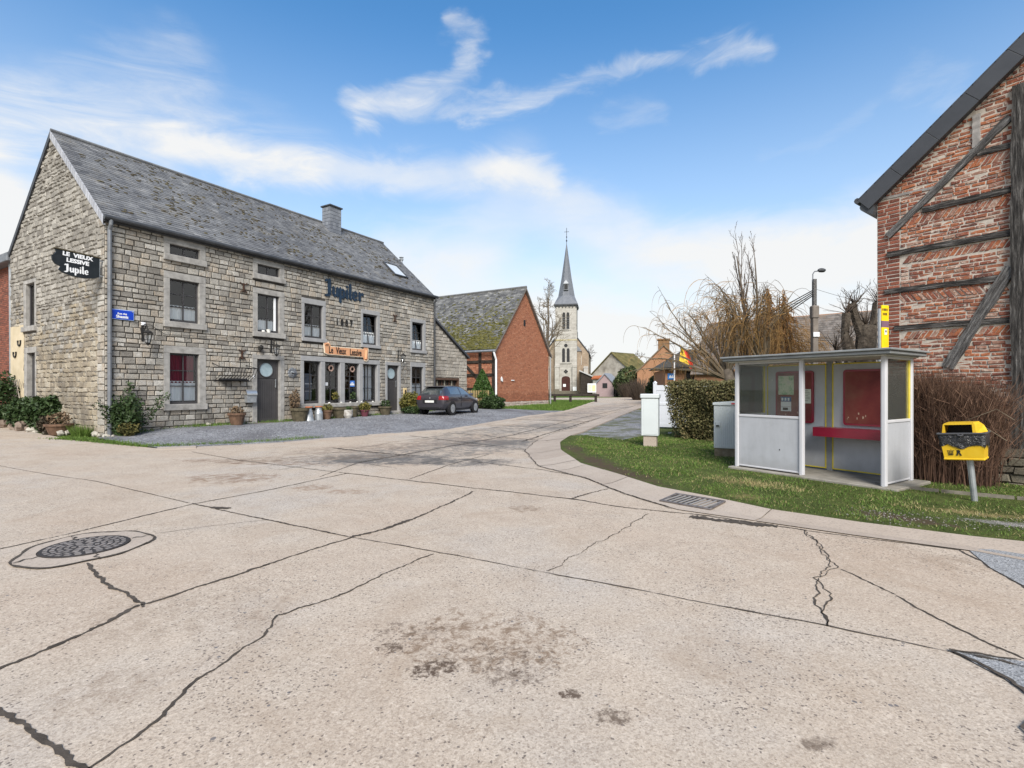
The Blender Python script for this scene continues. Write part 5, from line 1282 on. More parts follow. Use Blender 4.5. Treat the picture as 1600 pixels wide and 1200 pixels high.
# ================================================================== LITTER BIN
lb = thing('litter_bin', 'yellow litter bin with black bag on a leaning steel post', 'litter bin', (6.33, 6.95, zverge(6.33, 6.95)-.02), atan2(-.78, .62))
lb.rotation_euler = (radians(2), radians(-4.5), atan2(-.78, .62))
M_by = mat('bin_yellow', [(.30, .17, .012), (.58, .35, .010), (.66, .42, .018), (.68, .45, .03)], ns=5, lo=.18, hi=.7, detail=9, rough=.4, spec=.45)
m = MB(); m.tube([(0, 0, -.1), (0, 0, .62)], .036, 12); m.build('post', M_galv, lb)
m = MB()   # body: tapered tub
def tub(m, z0, z1, w0, w1, d0, d1, mi=0):
    a = [(-w0, -d0, z0), (w0, -d0, z0), (w0, d0, z0), (-w0, d0, z0), (-w1, -d1, z1), (w1, -d1, z1), (w1, d1, z1), (-w1, d1, z1)]
    m.add(a, [(3, 2, 1, 0), (0, 1, 5, 4), (1, 2, 6, 5), (2, 3, 7, 6), (3, 0, 4, 7)], mi)
m.T = Matrix.Translation((-.04, 0, 0))
tub(m, .60, .95, .205, .235, .13, .15); m.box(-.215, .215, -.14, .14, .59, .62, 0, .3, .012); m.build('body', M_by, lb)
m = MB(); m.T = Matrix.Translation((-.04, 0, 0))   # bag draped over the rim
q = random.Random(6); n = 44
def rim(t, w, d):
    t = (t % 1)*4; k = int(t); f = t-k
    c = [(-w, -d), (w, -d), (w, d), (-w, d)]; a, b = c[k], c[(k+1) % 4]; return (a[0]+(b[0]-a[0])*f, a[1]+(b[1]-a[1])*f)
V = []
for j, (z, gr_) in enumerate(((.955, .002), (.92, .012), (.87, .010), (.82, .014), (.775, .010))):
    for i in range(n):
        x, y = rim(i/n, .236-.06*(.955-z)+gr_, .151-.05*(.955-z)+gr_); k = q.uniform(-.008, .008) if j else 0
        V.append((x*(1+k*2), y*(1+k*3), z+(q.uniform(-.012, .012) if j == 4 else 0)+(.03*sin(i*.9) if j == 4 else 0)))
m.add(V, [(j*n+i, (j+1)*n+i, (j+1)*n+(i+1) % n, j*n+(i+1) % n) for j in range(4) for i in range(n)], 0)
mb_ = NT('black_bag'); mb_.color((.02, .02, .023, 1)); mb_.bump(mb_.noise(mb_.coord(), 14, 5, .6, 1.5), .9, .03)
m.build('bag', mb_.set(.28, .6), lb, smooth=True)
m = MB(); m.T = Matrix.Translation((-.04, 0, 0)); m.tube([rim(i/4, .25, .165)+(.955,) for i in range(5)], .014, 6); m.tube([(-.03, -.17, .94), (.0, -.18, .925), (.03, -.17, .94)], .012, 5); m.build('rim_band', mat('dark_grey_plastic', (.07, .07, .075), rough=.5), lb)
m = MB(); m.T = Matrix.Translation((-.04, 0, 0))   # hood with opening
m.prism([(-.205, .955), (-.17, .955), (-.17, 1.075), (.12, 1.075), (.12, .955), (.155, .955), (.15, 1.08), (.135, 1.1), (-.165, 1.1), (-.185, 1.08)], -.13, -.10)
m.add([(.155, -.13, .955), (.15, -.13, 1.08), (.135, -.13, 1.1), (.235, .14, .955), (.2, .14, 1.05), (.15, .14, 1.1), (-.165, -.13, 1.1), (-.165, .14, 1.1), (-.205, -.13, .955), (-.235, .14, .955)],
      [(0, 3, 4, 1), (1, 4, 5, 2), (2, 5, 7, 6), (6, 7, 9, 8), (9, 7, 5, 4, 3)])
m.build('hood', M_by, lb)
m = MB(); m.T = Matrix.Translation((-.04, 0, 0)); m.quad((-.2, .1, .93), (.2, .1, .93), (.14, .1, 1.08), (-.16, .1, 1.08)); m.quad((-.2, -.1, .95), (.2, -.1, .95), (.2, .1, .93), (-.2, .1, .93)); m.build('inside', M_black, lb)
m = MB(); m.T = Matrix.Translation((-.04, 0, 0)) @ Matrix.Translation((0, -.137, .63)) @ Matrix.Rotation(-.057, 4, 'X'); y0, y1 = -.006, .004
ox = -.13
for k in range(4): m.prism([(ox-.035+.018*k, .09), (ox-.027+.018*k, .09), (ox-.024+.014*k+.008, .03), (ox-.03+.014*k+.008, .03)], y0, y1)
m.prism([(ox-.04, .085), (ox+.04, .085), (ox+.04, .093), (ox-.04, .093)], y0, y1); m.prism([(ox-.025, .03), (ox+.025, .03), (ox+.025, .036), (ox-.025, .036)], y0, y1)
P = [(ox+.075+.013*cos(2*pi*k/10), .128+.013*sin(2*pi*k/10)) for k in range(10)]; m.prism(P, y0, y1)
m.prism([(ox+.055, .112), (ox+.09, .112), (ox+.105, .075), (ox+.098, .07), (ox+.095, .075), (ox+.115, .025), (ox+.1, .025), (ox+.082, .06), (ox+.072, .025), (ox+.058, .025), (ox+.066, .07)], y0, y1)
m.prism([(ox+.06, .112), (ox+.06, .1), (ox+.03, .115), (ox+.0, .1), (ox-.0, .107), (ox+.03, .125)], y0-.001, y1); m.build('pictogram', M_black, lb)
# ================================================================== CABINETS
M_cab = mat('pale_grey_polyester', (.49, .525, .535), rough=.5, ns=2, var=.05)
c1 = thing('utility_cabinet', 'narrow smooth pale utility cabinet on a concrete foot by the gravel drive', 'utility cabinet', (3.69, 13.55, zverge(3.69, 13.55)-.05), radians(-22))
m = MB(); m.box(-.17, .17, -.13, .15, 0, .34, 0, .5, .01); m.build('foot', M_kerb, c1)
m = MB(); m.box(-.22, .22, -.17, .17, .34, 1.36, 0, .5, .015); m.box(-.15, .19, -.176, -.17, .38, 1.3, 0, .5, .004); m.build('body', M_cab, c1)
m = MB(); m.box(-.245, .245, -.2, .2, 1.33, 1.45, 0, .5, .02); m.build('lid', M_cab, c1)
m = MB(); m.box(-.235, -.22, -.06, .0, .75, .87); m.build('handle', M_iron, c1)
c2 = thing('utility_cabinet', 'ribbed pale grey electric cabinet between the hedge and the bus shelter', 'utility cabinet', (4.98, 11.50, zverge(5, 11.5)-.05), radians(-28))
m = MB(); m.box(-.36, .42, -.14, .18, 0, .24, 0, .5, .01); m.build('foot', mat('mossy_concrete', [(.10, .08, .05), (.20, .17, .12)], ns=6, bump=.4), c2)
m = MB(); m.box(-.37, .44, -.15, .19, .24, 1.24, 0, .5, .01)
for k in range(19): m.box(-.36+.042*k, -.337+.042*k, -.158, -.15, .27, 1.2, 0, .5, .003)
m.build('body', M_cab, c2)
m = MB(); m.add([(-.39, -.18, 1.22), (.46, -.18, 1.22), (.46, .2, 1.22), (-.39, .2, 1.22), (-.39, -.18, 1.27), (.035, -.18, 1.3), (.46, -.18, 1.27), (-.39, .2, 1.27), (.035, .2, 1.3), (.46, .2, 1.27)], [(3, 2, 1, 0), (0, 1, 6, 5, 4), (1, 2, 9, 6), (2, 3, 7, 8, 9), (3, 0, 4, 7), (4, 5, 8, 7), (5, 6, 9, 8)]); m.build('lid', M_cab, c2)
m = MB(); m.box(-.0, .1, -.186, -.181, 1.235, 1.265); m.build('badge', mat('red_badge', (.5, .02, .03)), c2)
m = MB(); m.box(-.33, -.23, -.175, -.158, .72, .84, 0); m.box(-.32, -.25, -.195, -.175, .735, .765, 1); m.build('lock', [M_cab, M_iron], c2)
m = MB(); m.tube([(.26, -.16, 1.0), (.30, -.162, .86), (.335, -.162, .70), (.35, -.16, .56)], [.003, .007, .008, .003], 5); m.build('paint_mark', M_black, c2)
# white gate panel behind the hedge
wg = thing('white_gate', 'white plastic fence panel between the hedge and the gravel drive', 'fence panel', (5.35, 19.0, h(5.35, 19)+.03), radians(-32))
M_pvc = mat('white_pvc', (.54, .56, .60), rough=.4, var=.03)
m = MB(); m.box(-.06, .06, -.06, .06, 0, 1.68, 0, .5, .008); m.lathe([(.085, 1.68), (.07, 1.71), (.01, 1.76)], 4, (0, 0, 0)); m.build('post', M_pvc, wg)
m = MB(); m.box(.06, 2.4, -.03, .03, .05, 1.58, 0, .5, .006); m.box(.06, 2.4, -.045, .045, 1.40, 1.60, 0, .5, .006); m.box(.06, 2.4, -.045, .045, .86, .96, 0, .5, .006); m.box(.06, 2.4, -.045, .045, .05, .2, 0, .5, .006)
for k in range(14): m.box(.1+.16*k, .11+.16*k, -.034, -.03, .2, 1.4, 0, .5, .002)
m.build('panel', M_pvc, wg)
# timber edging near the bin
m = MB()
for k in range(4): m.bar((5.75+.62*k-.0, 8.05-.82*k*.62, zverge(5.75+.62*k, 8.05-.51*k)+.01), (6.35+.62*k, 7.56-.82*k*.62, zverge(6.35+.62*k, 7.56-.51*k)+.01), .05, .07)
tag(m.build('timber_edging', mat('grey_plank', [(.10, .09, .07), (.2, .18, .15)], ns=9)), 'low weathered timber edging board in the grass behind the bin', 'edging')
# ================================================================== BRICK BARN
bn = thing('brick_barn', 'orange brick barn with steep mossy slate roof beyond the parked car', 'barn', (-1.05, 32, 0), atan2(.856, .518))
BW, BE, BRZ, BD = 7.33, 4.25, 8.5, 15.0
BS = (BRZ-BE)/(BW/2)
r = random.Random(31)
m = MB(); hole = (3.56, 3.84, 5.88, 6.32)
m.quad((0, 0, -.5), (BW, 0, -.5), (BW, 0, BE), (0, 0, BE)); m.add([(0, 0, BE), (BW, 0, BE), (BW/2, 0, BRZ)], [(0, 1, 2)])
def tbb(x, z, q): return min(1, max(0, q.gauss(.5, .18)-(.4 if z < 1.25+.1*sin(x*3) else 0)))
stones(m, lambda z: 0 if z < BE else (z-BE)/BS, lambda z: BW if z < BE else BW-(z-BE)/BS, .72, BRZ-.1, (.082, .088), (.2, .25), [hole], r, gap=.014, out=(.004, .014), jit=.004, inset=.006, mi=1, tb=tbb)
stones(m, lambda z: 0, lambda z: BW, -.3, .72, (.15, .22), (.25, .5), [], r, gap=.02, out=(.01, .03), jit=.02, mi=2)
m.prism([(hole[0]+.15+.11*cos(2*pi*k/14), 6.1+.24*sin(2*pi*k/14)) for k in range(14)], -.022, .02, 3)
# left wall: brick infill between timbers, seen beside the annex
m.T = GF
m.quad((-BD, 0, -.5), (0, 0, -.5), (0, 0, BE), (-BD, 0, BE))
stones(m, lambda z: -6, lambda z: 0, .5, BE, (.08, .09), (.2, .25), [], r, gap=.014, out=(.004, .014), jit=.004, inset=.006, mi=1)
m.T = I4.copy(); m.quad((0, BD, -.5), (BW, BD, -.5), (BW, BD, BE), (0, BD, BE)); m.quad((BW, 0, -.5), (BW, BD, -.5), (BW, BD, BE), (BW, 0, BE))
n_whit = mat('flaking_whitewash', [(.30, .20, .15), (.5, .46, .42)], ns=5)
m.build('wall', [M_mortar_dark, M_brick_barn, n_whit, M_black], bn)
for a, b in (((-1.15, 4.2), (-1.15, .4)), ((-.05, 3.3), (-6, 3.3)), ((-.05, 2.45), (-6, 2.45)), ((-.05, 1.55), (-6, 1.55)), ((-1.3, 2.2), (-2.3, 3.1)), ((-.12, 4.2), (-.12, .5))):
    m = MB(); m.T = GF; m.bar((a[0], -.03, a[1]), (b[0], -.03, b[1]), .2 if a[0] == b[0] else .17, .07, 0, .5, (0, 1, 0)); m.build('timber', M_timber, bn)
m = MB(); m.T = GF; m.box(-2.2, -1.35, -.05, -.02, .95, 1.5); m.build('infill_panel', mat('grey_render', (.33, .32, .29), ns=5), bn)
BA = math.atan(BS); BL = (BW/2+.22)/cos(BA)
m = MB(); m.T = Matrix.Translation((-.22, BD+.1, BE-.22*BS+.08)) @ Matrix.Rotation(-pi/2, 4, 'Z') @ Matrix.Rotation(BA, 4, 'X')
slates(m, 0, BD+.28, BL, .17, .26, r, 0, th=.016, jit=.012)
m.box(0, BD+.28, 0, BL, -.06, 0)
moss(m, 2600, lambda q: (q.uniform(.2, BD+.2), BL*min(.98, max(.01, abs(q.gauss(0, .36))))), r, (.03, .085))
m.T = Matrix.Translation((BW+.22, -.18, BE-.22*BS+.08)) @ Matrix.Rotation(pi/2, 4, 'Z') @ Matrix.Rotation(BA, 4, 'X'); m.box(0, BD+.28, 0, BL, -.06, .012)
m.T = I4.copy(); m.tube([(BW/2, -.18, BRZ+.08), (BW/2, BD+.1, BRZ+.08)], .1, 6)
brf = m.build('roof', [M_slate_moss, M_moss_green], bn)
m = MB()
for s_ in (0, 1):
    xa, xb = (-.22, BW/2) if not s_ else (BW+.22, BW/2)
    za = BE-.22*BS+.02
    m.bar((xa, -.1, za), (xb, -.1, BRZ), .03, .16, 0, .3, (0, 0, 1)) if 0 else m.prism([(xa, za-.12), (xb, BRZ-.1), (xb, BRZ+.06), (xa, za+.04)] if not s_ else [(xa, za+.04), (xb, BRZ+.06), (xb, BRZ-.1), (xa, za-.12)], -.19, -.02)
m.build('verge', mat('barn_verge', [(.10, .09, .085), (.22, .2, .18)], ns=6), brf)
m = MB(); m.tube([(-.3, -.15, BE-.3), (-.3, BD, BE-.3)], .08, 8); m.build('gutter', M_galv, bn)
m = MB(); m.tube([(-.3, -.06, BE-.3), (-.22, -.1, BE-.6), (-.1, -.12, BE-.85), (-.1, -.12, .3)], .065, 8); m.build('downpipe', M_white, bn)
m = MB(); m.tube([(BW+.12, -.1, BE-.3), (BW+.1, -.12, .0)], .06, 8); m.build('downpipe', M_galv, bn)
m = MB(); m.T = Matrix.Translation((.65, -.1, 2.15)); m.prism([(-.1, -.08), (.12, -.12), (.08, .05), (-.02, .2), (-.12, .1)], 0, .04); tag(m.build('wall_ornament', M_white, None, (-1.05, 32, 0), bn.rotation_euler.z), 'small white ornament on the brick barn gable near the white downpipe', 'ornament'); m = MB(); m.box(1.9, 2.25, -.06, -.01, 2.1, 2.16); tag(m.build('wall_bracket', M_white, None, (-1.05, 32, 0), bn.rotation_euler.z), 'thin white bar fixed low on the brick barn gable', 'bracket')

# ================================================================== CHURCH
def blockwork(name, cols, sx=1.0, bh=.28, bw=.6):
    n = NT(name); co = n.coord(); s_ = n.node('ShaderNodeSeparateXYZ'); n.link(co, s_.inputs[0]); cb = n.node('ShaderNodeCombineXYZ')
    n.link(n.math('ADD', s_.outputs[0], s_.outputs[1]), cb.inputs[0]); n.link(s_.outputs[2], cb.inputs[1])
    b = n.node('ShaderNodeTexBrick'); n.link(cb.outputs[0], b.inputs['Vector']); b.inputs['Scale'].default_value = 1.0
    b.inputs['Row Height'].default_value = bh; b.inputs['Brick Width'].default_value = bw; b.inputs['Mortar Size'].default_value = .012
    b.inputs['Color1'].default_value = (.25, .25, .25, 1); b.inputs['Color2'].default_value = (.8, .8, .8, 1); b.inputs['Mortar'].default_value = (0.05, .05, .05, 1); b.inputs['Bias'].default_value = 0
    f = n.math('ADD', n.math('MULTIPLY', b.outputs['Color'], .5), n.math('MULTIPLY', n.remap(n.noise(co, .9, 7, .7), .3, .7), .5))
    c = n.ramp(f, cols); c = n.mix(n.remap(n.noise(co, .35, 5, .65), .55, .72, 0, .55), c, (.12, .11, .10, 1)); n.color(c); n.bump(b.outputs['Fac'], .3, .01)
    return n.set(.9, .2)
M_ch1 = blockwork('church_limestone', [(.20, .185, .165), (.37, .35, .32), (.49, .47, .44)])
M_ch2 = blockwork('church_brown_stone', [(.17, .13, .095), (.29, .225, .165), (.38, .31, .235)], bh=.2, bw=.4)
M_louv = mat('dark_opening', (.02, .02, .022), rough=.6)
ch = thing('church', 'small stone village church with a tall slate spire at the end of the street', 'church', (7.95, 75, .55), radians(-10))
tw2 = 1.62; TZ = 13.3
def arch(m, cx, z0, z1, w, y0, y1, mi=0, sharp=1.0):
    P = [(cx-w/2, z0), (cx+w/2, z0)]
    for k in range(7): t = k/6*pi; P.append((cx+w/2*cos(t), z1-w*.5*sharp+w*.5*sharp*sin(t)*1.25))
    m.prism(P, y0, y1, mi)
m = MB(); m.box(-tw2, tw2, 0, 2*tw2, 0, 9.7, 0, .5, .02); m.box(-tw2+.06, tw2-.06, .06, 2*tw2-.06, 8.2, TZ, 1, .5, .02); m.box(-tw2-.02, tw2+.02, -.02, 2*tw2, 8.15, 8.35, 2, .5, .03)
tower = m.build('tower', [M_ch1, M_ch1, mat('lichen_band', [(.32, .26, .10), (.46, .42, .34)], ns=2)], ch)
m = MB(); m.box(-tw2-.14, tw2+.14, -.14, 2*tw2+.14, TZ, TZ+.25, 0, .5, .04); 
for k in range(7): m.box(-tw2+.04+.5*k, -tw2+.2+.5*k, -.08, .06, TZ-.22, TZ, 0)
for k in range(7): m.box(tw2-.06, tw2+.08, .05+.5*k, .2+.5*k, TZ-.22, TZ, 0)
m.build('cornice', M_zincdark, tower)
for nm, z0, z1, cx in (('louvre_window', 9.85, 12.3, -.30), ('louvre_window', 9.85, 12.3, .30), ('lancet_window', 5.0, 7.0, -.34), ('lancet_window', 5.0, 7.0, .34)):
    m = MB(); arch(m, cx, z0, z1, .42, -.03 if z0 < 8 else .02, .1)
    for k in range(6): m.box(cx-.2, cx+.2, -.05 if z0 < 8 else .0, .05, z0+.1+k*(z1-z0-.5)/6, z0+.14+k*(z1-z0-.5)/6, 1) if z0 > 8 else None
    w_ = m.build(nm, [M_louv, M_lead], tower)
m = MB(); m.box(-.75, .75, -.06, .06, 9.65, 9.83); m.box(-.85, .85, -.1, .02, 4.75, 4.95); m.build('sill', M_ch1, tower)
m = MB(); m.prism([(.26*cos(2*pi*k/14), 7.45+.26*sin(2*pi*k/14)) for k in range(14)], -.03, .05); m.build('oculus', M_louv, tower)
m = MB()
for dx, dz in ((0, .17), (0, -.17), (.17, 0), (-.17, 0)): m.prism([(dx+.14*cos(2*pi*k/10), 3.6+dz+.14*sin(2*pi*k/10)) for k in range(10)], -.03-.002*(dx != 0)-.004*dz, .05)
m.build('quatrefoil', M_louv, tower)
m = MB(); arch(m, 0, .45, 2.85, 1.25, -.05, .1, 1, .5); m.box(-.6, .6, -.06, .05, .4, .45, 1); d_ = m.build('door', [M_brown_wood, mat('dark_red_door', [(.035, .012, .01), (.06, .02, .016)], ns=6)], tower)
m = MB(); m.box(-.4, .0, -.07, -.055, 1.35, 1.75); m.build('notice', M_white, d_)
m = MB(); m.box(-tw2-.3, tw2+.3, -.3, .0, -.6, .75, 0, .5, .03); m.box(-.9, .9, -.75, -.3, -.6, .42, 0); m.build('plinth', M_plinth, tower)
# broach spire with bell-cast foot
m = MB(); prof = [(2.42, TZ+.25), (2.0, TZ+.85), (1.62, TZ+1.9), (.05, TZ+9.0)]; n_ = 4; V = []
cx, cy = 0, tw2
for rr, z in prof[:1]: V += [(cx+s*tw2*1.06, cy+t_*tw2*1.06, z) for s, t_ in ((1, 1), (-1, 1), (-1, -1), (1, -1))]
sp = MB()
def octo(rr, z): return [(cx+rr*cos(pi/8+2*pi*k/8), cy+rr*sin(pi/8+2*pi*k/8), z) for k in range(8)]
sq = [(cx+a*tw2*1.08, cy+b*tw2*1.08, TZ+.25) for a, b in ((1, .42), (.42, 1), (-.42, 1), (-1, .42), (-1, -.42), (-.42, -1), (.42, -1), (1, -.42))]
cor = [(cx+a*tw2*1.08, cy+b*tw2*1.08, TZ+.25) for a, b in ((1, 1), (-1, 1), (-1, -1), (1, -1))]
L0 = octo(1.32, TZ+1.6); L1 = octo(.80, TZ+4.4); L2 = octo(.045, TZ+9.6)
V = sq+L0+L1+L2+cor; F = []
for lv in range(3):
    for k in range(8): F.append((lv*8+k, lv*8+(k+1) % 8, (lv+1)*8+(k+1) % 8, (lv+1)*8+k))
for c_, (i, j) in enumerate(((0, 1), (2, 3), (4, 5), (6, 7))): F += [(i, 32+c_, 8+i), (32+c_, j, 8+j), (i, 8+i, 8+j) if 0 else (32+c_, 8+j, 8+i)]
sp.add(V, F, 0)
spire = sp.build('spire', M_spire, ch)
m = MB(); m.T = Matrix.Translation((0, tw2-1.28, TZ+2.4)); m.box(-.34, .34, -.02, .7, 0, .95, 0); m.prism([(-.42, .93), (.42, .93), (0, 1.5)], -.1, .5, 1); m.box(-.26, .26, -.04, 0, .1, .85, 2)
m.build('dormer', [M_lead, mat('pale_zinc', (.42, .44, .48), rough=.5), M_louv], spire)
m = MB(); m.tube([(0, tw2, TZ+9.5), (0, tw2, TZ+12.0)], .035, 6); m.lathe([(.02, TZ+9.9), (.14, TZ+10.05), (.02, TZ+10.2)], 8, (0, tw2, 0)); m.lathe([(.02, TZ+10.5), (.11, TZ+10.62), (.02, TZ+10.75)], 8, (0, tw2, 0)); m.bar((-.35, tw2, TZ+11.4), (.35, tw2, TZ+11.4), .05, .05); m.build('cross', M_iron, spire)
# nave
NW, NE, NR = 3.3, 6.3, 10.6
m = MB(); y0 = 1.2; m.prism([(-NW, 0), (NW, 0), (NW, NE), (0, NR), (-NW, NE)], y0, 16); m.build('nave', M_ch2, ch)
m = MB(); m.T = Matrix.Translation((0, 0, .05)); m.prism([(NW+.15, NE-.15), (NW+.15, NE+.05), (0, NR+.3), (0, NR+.08)], y0-.12, 16.2); m.prism([(-NW-.15, NE-.15), (0, NR+.08), (0, NR+.3), (-NW-.15, NE+.05)], y0-.12, 16.2); m.build('nave_roof', M_slate_dark, ch)
for x, d_, top in ((1.28, -.42, 4.2), (-1.28, -.42, 4.2), (2.9, y0-.5, 4.1), (-2.9, y0-.5, 4.1)):
    m = MB(); m.box(x-.32, x+.32, d_, d_+.55, 0, top, 0, .5, .02); m.prism([(x-.36, top), (x+.36, top), (x+.36, top+.08), (x-.36, top+.45)] if 0 else [(x-.36, top), (x+.36, top), (x+.30, top+.3), (x-.30, top+.3)], d_-.04, d_+.5); m.box(x-.34, x+.34, d_-.06, d_, -.2, 1.0, 1); m.build('buttress', [M_ch1, M_plinth], ch)
m = MB(); m.box(1.62, 2.2, .5, 1.3, 0, 6.6, 0, .5, .02); m.prism([(1.6, 6.6), (2.3, 6.6), (1.9, 7.2), (1.6, 7.4)], .4, 1.3, 1); m.build('stair_turret', [M_ch2, M_lead], ch)
m = MB(); m.box(2.02, 2.26, y0-.06, y0+.05, 4.6, 6.0, 0); m.box(2.1, 2.2, y0-.06, y0+.05, 2.0, 2.9, 1); m.build('slit_window', [mat('pale_slit', (.5, .48, .44)), M_louv], ch)
m = MB(); m.box(1.05, 1.6, -.53, -.45, .75, 1.35, 0, .5, .01); tag(m.build('church_notice', M_white, None, ch.location, radians(-10)), 'white notice box on the church buttress right of the door', 'notice')
m = MB(); m.box(2.2, 2.6, .5, .75, .6, 1.35, 0, .5, .02); m.prism([(2.18, 1.35), (2.62, 1.35), (2.58, 1.42), (2.22, 1.42)], .48, .77); tag(m.build('post_box', mat('post_red', (.42, .03, .03)), None, ch.location, radians(-10)), 'small red post box on the church wall', 'post box')
# low churchyard wall
m = MB(); m.box(-6, -1.9, -1.0, -.7, -.8, .55, 0, .5, .03); m.box(1.9, 3.6, -1.0, -.7, -.8, .5, 0, .5, .03); tag(m.build('churchyard_wall', M_plinth, None, ch.location, radians(-10)), 'low dark stone wall at the foot of the church', 'wall')

# ================================================================== FAR BUILDINGS
def gable_house(name, label, cat, loc, rz, w, d, e, rdg, mw, mr, over=.15, group=None):
    """gable in the local y=0 plane (towards -y), ridge along y"""
    o = thing(name, label, cat, loc, rz, group); m = MB(); m.prism([(0, -.8), (w, -.8), (w, e), (w/2, rdg), (0, e)], 0, d); m.build('wall', mw, o)
    s = (rdg-e)/(w/2); m = MB(); z = e-over*s
    m.prism([(-over, z), (w/2, rdg), (w/2, rdg+.16), (-over, z+.16)], -.15, d+.15); m.prism([(w+over, z+.16), (w/2, rdg+.16), (w/2, rdg), (w+over, z)], -.15, d+.15); rr = m.build('roof', mr, o)
    return o, rr
M_mossroof = mat('brown_moss_roof', [(.05, .05, .02), (.11, .095, .035), (.17, .14, .06)], ns=1.6, rough=.95, bump=.5)
M_palewall = mat('stained_pale_render', [(.13, .11, .09), (.33, .30, .26), (.46, .43, .38)], ns=.9, rough=.9, detail=8)
o, rr = gable_house('old_farmhouse', 'pale stained farmhouse with mossy brown roof right of the church', 'house', (10.9, 69, h(10, 66)), radians(-48), 6.5, 4.8, 2.9, 5.6, M_palewall, M_mossroof)
m = MB(); m.T = Matrix.Translation((6.51, 0, 0)) @ Matrix.Rotation(pi/2, 4, 'Z')
for x in (.8, 3.0): m.box(x, x+.9, -.05, .05, .9, 2.4)
m.build('window', mat('grey_window', (.09, .09, .10)), o)
b = thing('lean_to_shed', 'dark lean-to shed with pale edged roof between the church and the pink hut', 'shed', (9.6, 71, h(10.6, 68)), radians(-8))
m = MB(); m.prism([(0, -.5), (3.0, -.5), (3.0, 1.9), (0, 3.3)], 0, 4); m.build('wall', M_timber, b); m = MB(); m.prism([(-.2, 3.35), (3.3, 1.8), (3.3, 1.98), (-.2, 3.53)], -.2, 4.2); m.build('roof', mat('pale_sheet', (.4, .4, .4)), b)
o, rr = gable_house('pink_hut', 'small pink hut with grey pitched roof near the church', 'hut', (10.55, 63.5, h(11, 63)+.0), radians(-28), 2.2, 2.6, 1.6, 2.75, mat('pink_boards', [(.29, .205, .21), (.37, .275, .28)], ns=2, sq=(1, 1, 14)), mat('grey_felt', (.22, .24, .28), ns=4))
m = MB(); m.box(.8, 1.4, -.05, .02, 1.05, 1.65); m.build('window', M_louv, o); m = MB(); m.T = Matrix.Translation((2.2, 0, 0)) @ Matrix.Rotation(pi/2, 4, 'Z'); m.box(1.0, 1.9, -.05, .02, 0, 1.55); m.box(.2, .5, -.05, .02, .3, .95); m.build('door', M_louv, o)
o, rr = gable_house('red_roof_outbuilding', 'low outbuilding with orange red roof behind the pink hut', 'outbuilding', (12.6, 66.5, h(12, 66)), radians(40), 2.6, 2.6, 2.3, 3.2, M_palewall, mat('red_tiles', [(.28, .08, .035), (.40, .14, .06)], ns=3))
M_or_brick = brick_mat('orange_brick', [(.22, .115, .065), (.31, .165, .095), (.38, .225, .14)], (.4, .3, .2), .3)
o, rr = gable_house('chimney_house', 'tall orange brick house with gable chimney beyond the white gate', 'house', (13.8, 56, h(14, 56)), radians(-16), 5.6, 9, 2.9, 5.7, M_or_brick, mat('brown_tile', [(.10, .075, .05), (.2, .16, .11)], ns=3))
m = MB(); m.box(2.2, 3.4, .02, 1.0, 5.2, 6.35, 0, .5, .03); m.box(2.1, 3.5, -.08, 1.1, 6.35, 6.5); m.build('chimney', mat('sooty_brick', [(.13, .075, .04), (.24, .13, .06)], ns=5), rr)
m = MB(); m.box(3.6, 4.4, -.05, .04, 3.4, 3.9); m.build('window', M_white, o)
# low orange brick building with flags
lo = thing('low_brick_building', 'low orange brick building with dark roof behind the hedge', 'building', (11.0, 36.5, h(11, 36)), radians(-8))
m = MB(); m.box(0, 9.5, 0, 6, -.5, 2.66, 0, .5, .02); m.build('wall', M_or_brick, lo)
m = MB(); m.prism([(-.35, 2.66), (9.9, 2.66), (9.9, 2.80), (-.35, 2.80)], -.45, 0); m.build('fascia', M_zincdark, lo)
m = MB(); m.add([(-.4, -.5, 2.80), (9.9, -.5, 2.80), (8.2, 3, 4.3), (1.8, 3, 4.3), (-.4, 6.5, 2.80), (9.9, 6.5, 2.80)], [(0, 1, 2, 3), (5, 4, 3, 2), (4, 0, 3), (1, 5, 2)]); m.build('roof', mat('dark_thatch', [(.035, .035, .032), (.085, .075, .06)], ns=4, bump=.8), lo)
for x0, x1 in ((1.4, 2.35), (4.5, 5.1)):
    m = MB(); m.box(x0, x1, -.06, .02, .6, 2.62); w_ = m.build('window', M_black, lo)
m = MB(); m.box(1.55, 2.1, -.09, -.06, .9, 2.0); m.build('open_shutter', mat('slate_blue', (.07, .09, .12)), lo)
m = MB(); m.box(.16, .68, -.06, -.01, 1.95, 2.4, 0); m.box(.27, .57, -.068, -.06, 2.06, 2.12, 1); m.prism([(.27, 2.15), (.34, 2.27), (.42, 2.17), (.5, 2.27), (.57, 2.15)], -.068, -.06, 1); tag(m.build('blue_sign', [mat('sign_blue', (.03, .16, .45)), M_white], None, lo.location, lo.rotation_euler.z), 'square blue sign on the low orange brick building', 'sign')
def flagpole(x, y, ht, label):
    o = thing('flagpole', label, 'flagpole', (x, y, h(x, y)-.1), 0, 'white flagpoles before the low brick building'); m = MB(); m.tube([(0, 0, 0), (0, 0, ht)], [.05, .04], 8); m.blob((0, 0, ht), .06, 0, .5, 0, 1); m.build('pole', M_white, o); return o
fp = flagpole(11.25, 35.2, 4.35, 'white flagpole left of the dark doorway of the low brick building')
flagpole(13.9, 35.0, 2.95, 'shorter white flagpole further right before the low brick building')
fo = thing('flag', 'yellow and red striped flag hanging folded above the low brick building roof', 'flag', (11.5, 34.9, 4.25), 0)
m = MB(); m.tube([(-.0, 0, .35), (.35, 0, -.6), (.4, 0, -2.4)], .025, 5); m.build('staff', M_iron, fo)
n_ = 12; V = []; F = []
